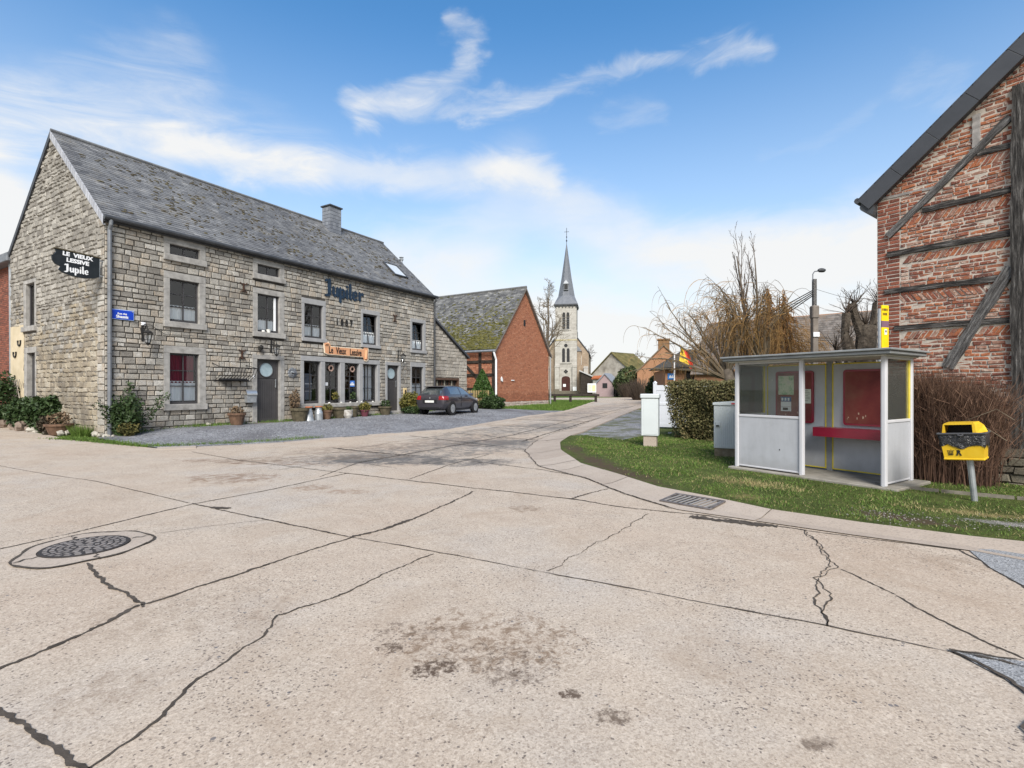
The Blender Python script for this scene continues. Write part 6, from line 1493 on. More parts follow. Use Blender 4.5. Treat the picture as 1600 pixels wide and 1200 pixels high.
for j in range(7):
    for i in range(n_+1): u = i/n_; v = j/6; V.append((.05+u*1.3*(.35+.65*v)+.05*sin(u*9+v*4), .10*sin(u*11+v*2), .35-1.35*v*(.8+.2*u)-.75*u*(.6+.4*v)))
m = MB()
for j in range(6):
    for i in range(n_): a = j*(n_+1)+i; m.add([V[a], V[a+1], V[a+n_+2], V[a+n_+1]], [(0, 1, 2, 3)], 0 if i < 6 else 1)
m.build('cloth', [mat('flag_yellow', (.75, .52, .05)), mat('flag_red', (.62, .07, .05))], fo, smooth=True)
# tiled house behind the shelter
M_tile = slate_mat('brown_roof_tiles', [(.07, .062, .056), (.135, .118, .105), (.21, .185, .168)], [(.24, .12, .05), (.15, .11, .06)], .55, .7, .52, .64)
o = thing('tiled_house', 'house with brown tiled roof behind the street lamp pole', 'house', (14.5, 31, h(14, 31)), radians(-38))
m = MB(); m.prism([(0, -.5), (7, -.5), (7, 2.6), (3.5, 6.2), (0, 2.6)], 0, 10); m.T = I4.copy(); m.build('wall', M_or_brick, o)
o.rotation_euler.z = radians(52); o.location = (20.2, 28.2, h(20, 28))
m = MB(); A_ = atan2(3.6, 3.5); m.T = Matrix.Translation((-.25, 10.2, 2.35)) @ Matrix.Rotation(-pi/2, 4, 'Z') @ Matrix.Rotation(A_, 4, 'X'); r = random.Random(9)
slates(m, 0, 10.4, 5.3, .22, .22, r, 0, th=.014, jit=.02); m.box(0, 10.4, 0, 5.3, -.08, 0); m.T = Matrix.Translation((7.25, -.2, 2.35)) @ Matrix.Rotation(pi/2, 4, 'Z') @ Matrix.Rotation(A_, 4, 'X'); m.box(0, 10.4, 0, 5.3, -.08, .02); rr = m.build('roof', M_tile, o)
m = MB(); m.prism([(-.3, 2.3), (3.5, 6.2), (3.5, 6.38), (-.3, 2.48)], -.3, -.18); m.prism([(7.3, 2.48), (3.5, 6.38), (3.5, 6.2), (7.3, 2.3)], -.3, -.18); m.build('verge', M_or_brick, rr)
# small gable behind (white board edge)
# red brick neighbour on the far left
nb = thing('red_brick_neighbour', 'red brick house joined to the far end of the stone gable', 'house', HA, HR)
m = MB(); m.T = GF @ Matrix.Translation((0, .25, 0)); m.quad((-14, 0, 0), (-7.72, 0, 0), (-7.72, 0, 6.3), (-14, 0, 6.3)); stones(m, lambda z: -12, lambda z: -7.72, .2, 6.3, (.072, .076), (.2, .23), [], r, gap=.012, out=(.004, .01), jit=.003, inset=.005, mi=1); m.T = I4.copy(); m.box(.3, 8, 7.75, 14, 0, 6.2, 0); m.build('wall', [M_mortar_dark, M_brick_edge], nb)
m = MB(); m.T = GF; m.box(-14, -7.7, -.12, .3, 6.3, 6.5, 0, .5, .02); m.T = I4.copy(); m.prism([(-.1, 6.5), (4, 9), (4, 9.1), (-.1, 6.62)], 7.72, 14); m.build('roof', M_lead, nb)
m = MB(); m.T = GF; m.tube([(-8.25, .12, 6.35), (-8.25, .15, .2)], .05, 8); m.build('downpipe', M_galv, nb)
# horseshoe hooks on the cream patch
for (a, z), lab in zip(((-6.75, 3.25), (-7.2, 2.85)), ('upper dark horseshoe hook on the cream wall patch', 'lower dark horseshoe hook on the cream wall patch')):
    m = MB(); m.T = GF @ Matrix.Translation((a, -.04, z)); m.tube([(.14*cos(t), 0, .14*sin(t)-.0) for t in [pi+pi*k/10 for k in range(11)]], .025, 5); m.box(-.16, -.1, -.02, .02, 0, .06); m.box(.1, .16, -.02, .02, 0, .06); tag(m.build('wall_hook', M_iron, None, HA, HR), lab, 'hook')

# ================================================================== STREET FURNITURE FAR
lp = thing('street_lamp', 'concrete electricity pole carrying a street lamp head and cables', 'street lamp', (11.9, 20.0, h(11.9, 20)-.2), 0)
m = MB(); m.box(-.105, .105, -.105, .105, 0, 4.45, 0, .5, .02); m.box(-.13, .13, -.13, .13, 4.45, 4.95, 0, .5, .03); m.box(-.065, .065, -.065, .065, 4.95, 6.0, 1, .5, .01); m.build('pole', [mat('concrete_pole', [(.13, .11, .095), (.22, .19, .165)], ns=3), M_oak], lp)
m = MB(); m.tube([(-.06, 0, 5.9), (-.06, 0, 6.2), (-.0, -.02, 6.3), (.12, -.05, 6.31)], .022, 6); m.build('arm', M_lead, lp)
m = MB(); m.blob((.24, -.08, 6.33), (.17, .1, .085), 0, .5, .05, 1, 10, 6); m.build('lamp_head', M_zincdark, lp)
m = MB(); m.box(-.12, .12, -.15, -.12, 3.72, 3.9); m.build('plate', M_white, lp)
def cable(p, q, sag, n=14): return [(p[0]+(q[0]-p[0])*i/n, p[1]+(q[1]-p[1])*i/n, p[2]+(q[2]-p[2])*i/n-sag*4*(i/n)*(1-i/n)) for i in range(n+1)]
m = MB()
for k in range(4): m.tube(cable((-.08, 0, 5.55-.07*k), (1.2, 19.2, 4.7-.1*k), .25+.15*k), .02, 4)
m.tube(cable((.08, 0, 5.6), (4.5, -1.0, 4.3), .12), .007, 4); m.build('cables', M_iron, lp)
ib = thing('info_board', 'white information board on a thin post before the church', 'information board', (9.0, 57.3, h(9, 57)), radians(-6))
m = MB(); m.tube([(.42, 0, 0), (.42, 0, 1.9)], .035, 6); m.build('post', M_galv, ib); m = MB(); m.box(-.48, .48, -.05, -.02, .62, 1.62, 0, .5, .01); m.build('board', M_white, ib); m = MB(); m.box(-.42, -.02, -.056, -.05, .72, 1.52, 0); m.box(.02, .42, -.056, -.05, .72, 1.45, 1); m.build('map_panel', [mat('map_pale_green', (.5, .56, .42), ns=6, var=.2), mat('map_yellow', (.62, .6, .30), ns=6, var=.2)], ib)
rl = thing('rail_fence', 'low dark wooden rail fence on the grass before the church', 'fence', (3.2, 44.4, h(3.2, 44.4)), radians(4))
m = MB(); m.box(-.2, 4.5, -.05, .05, .52, .72, 0, .5, .02); m.build('rail', M_timber, rl)
for x in (.55, 1.95, 4.2):
    m = MB(); m.box(x-.1, x+.1, -.0, .2, -.2, .6, 0, .5, .02); m.build('post', M_timber, rl)
gf = thing('garden_fence', 'small yellowish picket fence behind the bonnet of the parked car', 'fence', (-2.55, 29.7, h(-2.55, 29.7)+.1), radians(12))
m = MB(); 
for k in range(9): m.box(.14*k, .14*k+.1, -.02, .0, .15, 1.0, 0, .5, .01)
m.build('pickets', mat('mossy_picket', [(.16, .12, .05), (.30, .23, .11)], ns=6), gf); m = MB(); m.box(-.05, 1.35, 0, .04, .3, .38); m.box(-.05, 1.35, 0, .04, .8, .88); m.build('rails', M_timber, gf)
# ================================================================== VEGETATION
M_bark = mat('grey_bark', [(.06, .05, .04), (.15, .125, .10)], ns=6, bump=.6, rough=.95)
M_twig = mat('bare_twigs', [(.045, .033, .025), (.12, .09, .068)], tint=.6, ns=3, rough=.95)
M_twig_pale = mat('pale_twigs', [(.10, .078, .054), (.21, .17, .12)], tint=.6, ns=3, rough=.95)
M_willow = mat('willow_twigs', [(.09, .05, .02), (.21, .12, .042), (.35, .215, .08)], tint=.8, ns=2, rough=.85)
M_rusttw = mat('rust_conifer', [(.075, .035, .015), (.18, .085, .028), (.28, .15, .055)], tint=.8, ns=2, rough=.9)
M_redtw = mat('red_brown_twigs', [(.022, .013, .009), (.075, .040, .027), (.15, .085, .055), (.25, .155, .105)], tint=.8, ns=4, rough=.85)
M_leaf_hedge = mat('hedge_leaves', [(.04, .042, .016), (.09, .088, .034), (.155, .135, .058), (.21, .15, .075)], tint=.85, ns=2, rough=.7)
M_leaf_dark = mat('evergreen_leaves', [(.012, .025, .008), (.03, .055, .016), (.06, .09, .03)], tint=.8, ns=2, rough=.55)
M_leaf_bright = mat('bright_evergreen', [(.018, .045, .010), (.04, .085, .016), (.08, .13, .03)], tint=.8, ns=2, rough=.6)
M_leaf_yel = mat('yellow_green_leaves', [(.05, .06, .012), (.12, .11, .025), (.22, .17, .05)], tint=.8, ns=2, rough=.7)
M_core = mat('bush_core', [(.012, .010, .006), (.03, .026, .014)], ns=6, rough=1)

def grow(mb, p, d, L, r, lev, C, q, col=None):
    n = max(3, int(L/C['seg'][lev])); P = [Vector(p)]; d = Vector(d).normalized(); D = [d.copy()]
    for i in range(n):
        d = (d+Vector((q.gauss(0, 1), q.gauss(0, 1), q.gauss(0, 1)))*C['wig'][lev]+Vector((0, 0, C['up'][lev]))*(1 if not C.get('late') else i/n)).normalized()
        P.append(P[-1]+d*(L/n)); D.append(d.copy())
    end = C['end'][lev]; R = [max(C.get('min', .003), r*(1-(1-end)*i/n)) for i in range(n+1)]
    mb.tube(P, R, C['sides'][lev], 0, q.random(), cap=False)
    if lev+1 < len(C['num']):
        k = C['num'][lev+1]; k = int(k*q.uniform(.7, 1.3)+.5)
        for j in range(k):
            t = C['from'][lev+1]+(1-C['from'][lev+1])*(j+q.random())/k; i = min(n-1, int(t*n)); f = t*n-i
            b = P[i].lerp(P[i+1], min(1, f)); ax = D[i].orthogonal().normalized(); ax.rotate(Matrix.Rotation(q.uniform(0, 2*pi), 3, D[i]))
            dd = D[i].copy(); dd.rotate(Matrix.Rotation(radians(q.uniform(*C['ang'][lev+1])), 3, ax))
            grow(mb, b, dd, L*C['len'][lev+1]*q.uniform(.6, 1.15)*(1-.45*t), R[i]*C['rad'][lev+1], lev+1, C, q)
    return P
def tree_thing(name, label, cat, x, y, C, trunks, mt, seed, bark=M_bark, group=None, z=None):
    o = thing(name, label, cat, (x, y, (h(x, y) if z is None else z)-.1), 0, group); q = random.Random(seed)
    tm = MB(); cm = MB(); CC = dict(C)
    for (p, d, L, r) in trunks:
        n = 8; P = [Vector(p)]; dd = Vector(d).normalized(); D = [dd.copy()]
        for i in range(n):
            dd = (dd+Vector((q.gauss(0, 1), q.gauss(0, 1), q.gauss(0, .5)))*C['wig'][0]+Vector((0, 0, C['up'][0]))).normalized(); P.append(P[-1]+dd*L/n); D.append(dd.copy())
        R = [r*(1-(1-C['end'][0])*i/n)*(1+(.35 if i == 0 else 0)) for i in range(n+1)]
        tm.tube(P, R, 8, 0, .5)
        k = C['num'][1]
        for j in range(k):
            t = C['from'][1]+(1-C['from'][1])*(j+q.random())/k; i = min(n-1, int(t*n)); b = P[i].lerp(P[i+1], min(1, t*n-i)); ax = D[i].orthogonal().normalized(); ax.rotate(Matrix.Rotation(q.uniform(0, 2*pi), 3, D[i]))
            e = D[i].copy(); e.rotate(Matrix.Rotation(radians(q.uniform(*C['ang'][1])), 3, ax))
            grow(cm, b, e, L*C['len'][1]*q.uniform(.6, 1.15)*(1-.45*t), R[i]*C['rad'][1], 1, C, q)
    tm.build('trunk', bark, o, smooth=True)
    return o, cm, q
BARE = dict(seg=[.5, .35, .25, .2], wig=[.06, .13, .16, .2], up=[.05, .07, .06, .04], end=[.2, .2, .3, .4], sides=[6, 5, 4, 3], num=[1, 14, 9, 6], ang=[None, (25, 55), (25, 60), (25, 65)], len=[1, .55, .5, .5], rad=[1, .55, .55, .6], min=.006)
BARE['from'] = [0, .25, .2, .2]
# upright bare tree behind the hedge
UP = dict(BARE, up=[.1, .28, .22, .15], ang=[None, (15, 35), (12, 32), (15, 40)], num=[1, 10, 7, 4], len=[1, .46, .42, .4], wig=[.035, .06, .08, .12], min=.006, rad=[1, .5, .5, .6]); UP['from'] = [0, .12, .25, .2]
o, cm, q = tree_thing('upright_tree', 'tall narrow bare tree with upright stems rising from the willow', 'tree', 10.85, 23, UP, [((0, 0, 0), (-.0, 0, 1), 7.6, .14), ((.1, 0, 0), (.04, .02, 1), 7.5, .12), ((-.1, .05, 0), (-.07, 0, 1), 5.6, .10), ((.1, .1, 0), (.13, 0, 1), 5.2, .09), ((0, .1, 0), (-.17, 0, 1), 5.0, .09), ((.2, 0, 0), (.27, .05, 1), 4.6, .08), ((-.2, 0, 0), (-.32, .02, 1), 4.5, .08), ((-.2, 0, 0), (-.48, .02, 1), 4.2, .07), ((.2, 0, 0), (.42, .02, 1), 4.0, .07), ((0, 0, 0), (-.25, -.2, 1), 4.6, .07), ((0, 0, 0), (.1, -.25, 1), 4.5, .07)], M_twig, 5)
cm.build('crown', M_twig, o)
# weeping willow
o = thing('weeping_willow', 'wide bare weeping willow with ochre hanging twigs behind the hedge', 'tree', (9.75, 21.8, h(9.75, 21.8)-.1)); q = random.Random(12)
tm = MB(); tm.tube([(.1, 0, 0), (-.05, 0, .9), (-.35, .0, 1.7), (-.5, .1, 2.4)], [.34, .29, .24, .2], 9); tm.tube([(0, 0, .8), (.5, .2, 1.7), (1.2, .2, 2.6)], [.25, .21, .16], 8); tm.build('trunk', M_bark, o, smooth=True)
lm = MB(); wm = MB(); tips = []
WB = dict(seg=[.4, .35, .3], wig=[.05, .10, .14], up=[0, 0, -.01], end=[.2, .22, .3], sides=[6, 5, 4], num=[1], min=.006); 
def arch_limb(p, az, L, rise, r, dr=.10):
    P = [Vector(p)]; d = Vector((cos(az), sin(az), rise)).normalized(); n = 12
    for i in range(n):
        d = (d+Vector((q.gauss(0, .07), q.gauss(0, .07), q.gauss(0, .05)-dr*(i/n)))).normalized(); P.append(P[-1]+d*L/n)
    lm.tube(P, [max(.008, r*(1-.88*i/n)) for i in range(n+1)], 5, 0, q.random(), cap=False); return P
def strand(p, L, out):
    P = [Vector(p)]; d = Vector((out[0], out[1], .25)).normalized(); n = 7
    for i in range(n):
        d = (d+Vector((q.gauss(0, .06), q.gauss(0, .06), -.30-.1*i))).normalized(); P.append(P[-1]+d*L/n)
    wm.tube(P, [.0095*(1-.7*i/n) for i in range(n+1)], 3, 0, q.random(), cap=False)
limbs = []
for i in range(17):
    az = q.uniform(0, 2*pi)
    limbs.append(arch_limb((-.45, .1, 2.2) if i % 2 else (1.1, .2, 2.5), az, q.uniform(2.6, 4.4), q.uniform(1.2, 3.2), .085, .055))
for az, L, rs in ((pi*1.0, 4.3, .62), (pi*1.08, 4.2, .9), (pi*.95, 3.9, .4), (pi*1.02, 3.6, 1.3), (pi*.9, 4.0, .8), (pi*1.1, 3.2, .35), (pi*1.0, 4.0, .2)): limbs.append(arch_limb((-.45, .1, 2.0), az, L, rs, .085, .07))
for P in limbs:
    for j in range(8):
        i = q.randint(4, len(P)-2); dd = (P[i+1]-P[i]).normalized(); e = (dd+Vector((q.gauss(0, .5), q.gauss(0, .5), q.uniform(-.1, .5)))).normalized(); L = q.uniform(.5, 1.5); R = [P[i]]
        for k in range(6): e = (e+Vector((q.gauss(0, .09), q.gauss(0, .09), -.06))).normalized(); R.append(R[-1]+e*L/6)
        lm.tube(R, [.02*(1-.7*k/6) for k in range(7)], 3, 0, q.random(), cap=False)
        left = P[-1].x < -2.2
        for _ in range(3 if left else 4):
            b = R[q.randint(2, 6)]; strand(b, q.uniform(.4, 1.1) if left else q.uniform(.8, 2.3), (q.gauss(0, .7), q.gauss(0, .7)))
    if P[-1].x > -2.2:
        for _ in range(9): strand(P[q.randint(6, 12)], q.uniform(.9, 2.4), (q.gauss(0, .6), q.gauss(0, .6)))
for _ in range(1250):   # the dense ochre curtain on the right side
    a = q.uniform(0, 2*pi); rr = q.uniform(.2, 1.7); strand((2.35+rr*cos(a), .4+rr*sin(a)*.7, q.uniform(2.0, 4.6)-.65*rr), q.uniform(.6, 1.7), (cos(a)*.6, sin(a)))
lm.build('limbs', M_twig_pale, o); wm.build('hanging_twigs', M_willow, o)
# rusty conifers
for x, y, ht, lab in ((14.1, 28, 6.95, 'left rust brown conifer top rising behind the willow'), (15.3, 28.6, 6.9, 'right rust brown conifer top nearer the street lamp pole')):
    o = thing('rusty_conifer', lab, 'tree', (x, y, h(x, y)-.1), 0, 'rust brown conifers behind the willow'); m = MB(); m.tube([(0, 0, 0), (0, 0, ht)], [.16, .02], 6); m.build('trunk', M_bark, o); m = MB()
    for i in range(720):
        t = q.random()**.7; z = ht*(1-t*.78)+q.gauss(0, .08); a = q.uniform(0, 2*pi); R = .06+1.9*t*q.uniform(.2, 1.1)*(1+.35*sin(a*3+z*4))
        m.tube([(0, 0, z), (R*.6*cos(a), R*.6*sin(a), z+.08), (R*cos(a), R*sin(a), z-.25*t), (R*1.03*cos(a), R*1.03*sin(a), z-.25*t-q.uniform(.1, .5))], [.03, .028, .022, .006], 3, 0, q.random(), cap=False)
    m.build('crown', M_rusttw, o)
# green conifer twigs right of it
# pollard tree
o = thing('pollard_tree', 'thick stumpy pollarded tree beside the old brick gable', 'tree', (11.75, 17.0, h(11.75, 17)-.1)); m = MB(); cm = MB()
m.tube([(0, 0, 0), (0, 0, 1.5), (.05, 0, 2.6), (.1, 0, 3.3), (.1, 0, 3.75)], [.45, .36, .31, .30, .24], 10)
heads = []
for P, R in (([(-.1, 0, 1.3), (-.45, 0, 2.4), (-.62, 0, 3.4), (-.55, 0, 4.15)], [.18, .15, .12, .14]), ([(.0, 0, 3.4), (-.15, .1, 3.9), (-.3, .1, 4.4), (-.22, .1, 4.45)], [.2, .14, .12, .13]), ([(.2, 0, 3.2), (.42, .0, 3.9), (.5, 0, 4.5)], [.22, .17, .16]), ([(-.2, 0, 1.2), (-.75, -.1, 2.0), (-1.0, -.1, 2.9)], [.13, .10, .09]), ([(.1, 0, 2.2), (-.3, .1, 2.9), (-.42, .1, 3.3)], [.15, .12, .11])):
    m.tube(P, R, 8); heads.append(P[-1])
m.build('trunk', mat('pollard_bark', [(.03, .024, .018), (.085, .068, .052), (.14, .115, .09)], ns=5, bump=1.0, bs=14, bd=.05, rough=.95), o)
for hd in heads+[(.1, 0, 3.75)]:
    for k in range(22):
        d = Vector((q.gauss(0, .5), q.gauss(0, .5), q.uniform(.4, 1.2))); grow(cm, hd, d, q.uniform(.25, .85), .016, 0, dict(seg=[.15, .12], wig=[.15, .2], up=[.05, .05], end=[.3, .3], sides=[3, 3], num=[1, 3], ang=[None, (25, 60)], len=[1, .4], rad=[1, .6], min=.005, **{'from': [0, .3]}), q)
cm.build('shoots', M_twig, o)
# bare tree between barn and church
o, cm, q = tree_thing('bare_tree', 'bare spreading tree between the brick barn and the church', 'tree', 3.35, 49, dict(BARE, min=.014, num=[1, 16, 9, 6], up=[.03, .1, .04, .0], len=[1, .45, .5, .5]), [((0, 0, 0), (-.06, 0, 1), 10.6, .22)], M_twig_pale, 8); cm.build('crown', M_twig_pale, o)
for x, y, ht, lab, sd in ((10.9, 80, 6.6, 'small bare tree behind the church right side', 3), (20.5, 85, 5.8, 'distant bare tree between the pale farmhouse and the chimney house', 4), (30.5, 60, 7.5, 'thin bare tree far behind the brown tiled roof', 6)):
    o, cm, q = tree_thing('bare_tree', lab, 'tree', x, y, dict(BARE, min=.016, num=[1, 12, 7, 5]), [((0, 0, 0), (.03, 0, 1), ht, .15)], M_twig, sd); cm.build('crown', M_twig, o)
# ------------------------------------------------------------------ bushes
def ellpts(n, rx, ry, rz, z0=0, shell=.45, lumps=None):
    u = nrs.normal(size=(n, 3)); u /= np.linalg.norm(u, axis=1)[:, None]
    k = (shell+(1-shell)*nrs.rand(n))**.7
    lump = 1+.16*np.sin(u[:, 0]*5+z0)*np.cos(u[:, 2]*6+u[:, 1]*4)
    P = u*np.array([rx, ry, rz])*(k*lump)[:, None]; P[:, 2] += rz*.9+z0; return P[P[:, 2] > .0]
def bush(name, label, cat, loc, r, n, size, mt, group=None, stems=6, conical=False, aspect=1.7):
    o = thing(name, label, cat, loc, 0, group); P = ellpts(n, *r)
    if conical:
        t = nrs.rand(n)**.6; a = nrs.rand(n)*2*pi; R = r[0]*(t**.85)*(.55+.45*nrs.rand(n)**.5)*(1+.08*np.sin(a*3)); P = np.stack([R*np.cos(a), R*np.sin(a), r[2]*2*(1-t)+.05], 1)
    lf = npmesh('foliage', leaf_quads(P, size, aspect), 4, mt, np.clip(nrs.normal(.45, .22, len(P)), 0, 1), o)
    m = MB(); q = random.Random(n)
    if conical: m.tube([(0, 0, -.8), (0, 0, r[2])], .07, 6)
    for k in range(stems): a = q.uniform(0, 6.28); m.tube([(0, 0, -.05), (r[0]*.25*cos(a), r[1]*.25*sin(a), r[2]*.7), (r[0]*.6*cos(a), r[1]*.6*sin(a), r[2]*1.3)], [.03*r[0]+.008, .02*r[0]+.005, .006], 4)
    m.build('stem', M_bark, o); return o
def at(px, py): x, y = gp_(px, py); return (x, y, h(x, y))
def onfac(px, yl, z=None):
    k = (px-800)/794; s = (k*(14.9+.5116*yl)+11.95+.8594*yl)/(.5116-.8594*k); p = HT @ Vector((s, yl, 0)); return (p.x, p.y, h(p.x, p.y)+.03 if z is None else z)
bush('conical_shrub', 'dense green conical shrub before the barn side wall', 'shrub', (-1.78, 30.5, 1.0), (.80, .80, .86), 9000, .055, M_leaf_bright, conical=True)
bush('round_shrub', 'low dark round shrub at the corner of the brick barn', 'shrub', (-1.15, 29.6, h(-1.15, 29.6)), (.75, .6, .42), 3800, .07, M_leaf_dark)
bush('evergreen_bush', 'large dense green bush beside the pink hut', 'bush', (14.0, 61, h(14, 61)), (1.7, 1.5, 1.9), 6500, .17, mat('olive_leaves', [(.02, .035, .012), (.06, .08, .03), (.12, .14, .06)], tint=.8, ns=2))
bush('dark_evergreen', 'very dark evergreen bush left of the low brick building', 'bush', (12.7, 43.5, h(12.7, 43.5)), (1.15, 1.1, 1.35), 6000, .12, M_leaf_dark)
for x, y, s_, lab in ((15.4, 59.5, 1.0, 'tangled bare brown shrub right of the green bush'), (13.2, 59, .8, 'bare brown shrub in front of the green bush'), (12.5, 50, 1.0, 'bare brown shrub below the chimney house')):
    o = thing('bare_shrub', lab, 'shrub', (x, y, h(x, y))); m = MB(); q = random.Random(int(x*10))
    for k in range(330): a = q.uniform(0, 6.28); R = q.uniform(.1, 1.5)*s_; H_ = q.uniform(.8, 2.3)*s_; m.tube([(.4*R*cos(a), .4*R*sin(a), 0), (R*.8*cos(a), R*.8*sin(a), H_*.7), (R*cos(a)+q.gauss(0, .1), R*sin(a), H_)], [.022, .018, .008], 3, 0, q.random(), cap=False)
    m.build('twigs', M_twig, o)
# hedge
o = thing('clipped_hedge', 'thick clipped brownish green hedge behind the two utility cabinets', 'hedge', (4.75, 15.6, h(4.8, 15.5)), radians(-50)); HLn, HTk, HHt = 6.2, 1.5, 1.71
n = 52000; a = nrs.rand(n)*HLn; face = nrs.rand(n); z = nrs.rand(n)*HHt; y = np.where(face < .55, 0.0, np.where(face < .85, nrs.rand(n)*HTk, HTk))
top = (face >= .55) & (face < .85); z = np.where(top, HHt, z); end = nrs.rand(n) < .12; a = np.where(end, 0, a); z = np.where(end, nrs.rand(n)*HHt, z); y = np.where(end, nrs.rand(n)*HTk, y)
tz = np.clip(z/HHt, 0, 1); ins_ = .34*(1-tz)**1.6; bul = .05*np.sin(a*2.1)+.05*np.sin(a*4.7+z*3)+.03*np.sin(z*7+a)
y = np.where(y < .01, ins_+bul, np.where(y > HTk-.01, HTk-ins_+bul, y)); a = np.where(end, a+.55*(1-tz)**1.5+.05*np.sin(y*6+z*5), a)
rc = np.clip((z-HHt+.25)/.25, 0, 1); y = np.where(y < .3, y+.10*rc**2, y)
P = np.stack([a, y, z+np.where(top, .03*np.sin(a*3.3)+.02*np.sin(a*9+y*7), 0)], 1)+nrs.normal(scale=.035, size=(n, 3)); P = P[P[:, 2] > .02]
npmesh('foliage', leaf_quads(P, .038, 1.5), 4, M_leaf_hedge, np.clip(nrs.normal(.45, .25, len(P)), 0, 1), o)
m = MB(); m.add([(.62, .5, 0), (HLn, .5, 0), (HLn, HTk-.5, 0), (.62, HTk-.5, 0), (.12, .16, HHt-.1), (HLn, .16, HHt-.1), (HLn, HTk-.16, HHt-.1), (.12, HTk-.16, HHt-.1)], [(0, 1, 5, 4), (1, 2, 6, 5), (2, 3, 7, 6), (3, 0, 4, 7), (4, 5, 6, 7)]); m.build('woody_core', M_core, o)
# red-brown twig bush in front of the old brick gable
o = thing('twig_bush', 'dense bare red brown twig bush between the shelter and the brick gable', 'bush', (0, 0, 0)); m = MB(); q = random.Random(77)
for k in range(3600):
    t = q.random()*.74; bx_, by_ = 6.92+.72*t+q.gauss(0, .11), 8.72-.86*t+q.gauss(0, .11); z0 = h(bx_, by_)
    a = q.uniform(0, 6.28); sp_ = abs(q.gauss(0, .34)); H_ = q.uniform(.9, 2.05)*(1-.16*t)*(1-.12*sp_)
    fx, fy = sp_*cos(a)*.9+.28*(t-.35), sp_*sin(a)*.8-.30*(t-.35)*.9
    nx_ = (bx_+fx*1.0)*.0
    P = [Vector((bx_, by_, z0))]
    for s_ in (.3, .6, .82, 1): P.append(Vector((bx_+fx*s_**1.4+q.gauss(0, .022), by_+fy*s_**1.4+q.gauss(0, .022), z0+H_*s_)))
    if TT.inverted() @ P[-1] and (TT.inverted() @ P[-1]).y > -.1: continue
    lp_ = SHL.inverted() @ P[-1]
    if lp_.x < 2.75 and lp_.y < 1.25 and P[-1].z < 2.3: continue
    tn = q.random(); m.tube(P, [.0050, .0042, .0034, .0025, .0013], 3, 0, tn*.55, cap=False)
    for _ in range(3):
        i = q.randint(1, 3); e = P[i]; d = Vector((q.gauss(0, .10), q.gauss(0, .10), q.uniform(.08, .34)))
        if (TT.inverted() @ (e+d)).y < -.08: m.tube([e, e+d*.5+Vector((q.gauss(0, .015), q.gauss(0, .015), 0)), e+d], [.0030, .0024, .0011], 3, 0, min(1, .35+.65*q.random()), cap=False)  # side twigs coloured lighter than the stems, painting highlights on the tips
m.build('twigs', M_redtw, o)
m = MB()
for P in (((7.05, 7.95, .9), (7.2, 7.75, .98), (7.38, 7.58, .78)), ((7.0, 8.0, 1.0), (7.25, 7.6, 1.25), (7.32, 7.4, 1.1))): m.tube(P, .006, 4, 0, .5)
m.build('pale_twig', M_twig_pale, o)
# ------------------------------------------------------------------ left bed
for loc, r_, n_, lab in ((hw(-.22, 3.5), (.66, .52, .60), 5200, 'leafy dark green shrub under the gable doorway'), (hw(-.25, 5.1), (.70, .52, .58), 4200, 'dark green shrub at the left edge beside the trellis'), (hw(-.5, 7.3), (.8, .8, 1.0), 3800, 'tall dark bush against the red brick neighbour')):
    x, y = loc[0], loc[1]; bush('garden_shrub', lab, 'shrub', (x, y, h(x, y)), r_, n_, .075, M_leaf_dark)
x, y = hw(-.62, 2.25)[:2]; bush('dark_shrub', 'dry dark low shrub left of the big plant pot', 'shrub', (x, y, h(x, y)), (.24, .22, .32), 1300, .045, mat('dark_dry_leaves', [(.02, .016, .01), (.06, .045, .028)], tint=.8))
tr = thing('trellis', 'weathered diagonal lath trellis on the cream patch of the gable', 'trellis', HA, HR); m = MB(); m.T = GF
for k in range(8): m.bar((-7.7+.2*k, -.1, .5), (-7.7+.2*k+.9, -.12, 1.95-.1*k if 0 else 1.9), .035, .012, 0, .5, (0, 1, 0)) if k < 3 else m.bar((-7.7+.2*(k-3), -.09, 1.75+.02*k), (-7.7+.2*(k-3)+.75, -.09, .55), .035, .012, 0, .5, (0, 1, 0))
m.build('laths', mat('pale_lath', (.35, .32, .28)), tr)
# climbing shrub at the corner
o = thing('corner_shrub', 'straggly evergreen shrub climbing beside the corner downpipe', 'shrub', onfac(196, -.35)); q = random.Random(5); m = MB(); tips = []
for k in range(34):
    a = q.uniform(-1, 1); P = [Vector((0, 0, 0))]; d = Vector((a*.4, q.uniform(-.2, .1), 1))
    L = q.uniform(.5, 1.25)
    if k == 0: d = Vector((.55, .9, .9)); L = 1.55
    if k == 1: d = Vector((-.1, .1, 1)); L = 1.5
    d.normalize()
    for i in range(6): d = (d+Vector((q.gauss(0, .12), q.gauss(0, .08), .02))).normalized(); P.append(P[-1]+d*L/6); tips += [P[-1]]*(2 if i > 1 else 3)
    m.tube(P, [.016, .014, .012, .01, .008, .006, .004], 4)
m.build('stem', M_bark, o)
P = np.array([tuple(t) for t in tips for _ in range(17)])+nrs.normal(scale=(.085, .085, .085), size=(len(tips)*17, 3)); P = P[P[:, 2] > 0]
npmesh('foliage', leaf_quads(P, .05, 1.8), 4, M_leaf_dark, np.clip(nrs.normal(.4, .25, len(P)), 0, 1), o)
o = thing('corner_shrub', 'low yellowish shrub at the foot of the climbing corner shrub', 'shrub', onfac(200, -.55)); P = ellpts(650, .30, .24, .22); npmesh('foliage', leaf_quads(P, .045, 1.8), 4, mat('dull_yellow_leaves', [(.03, .035, .01), (.075, .07, .02), (.15, .12, .04)], tint=.8), None, o)
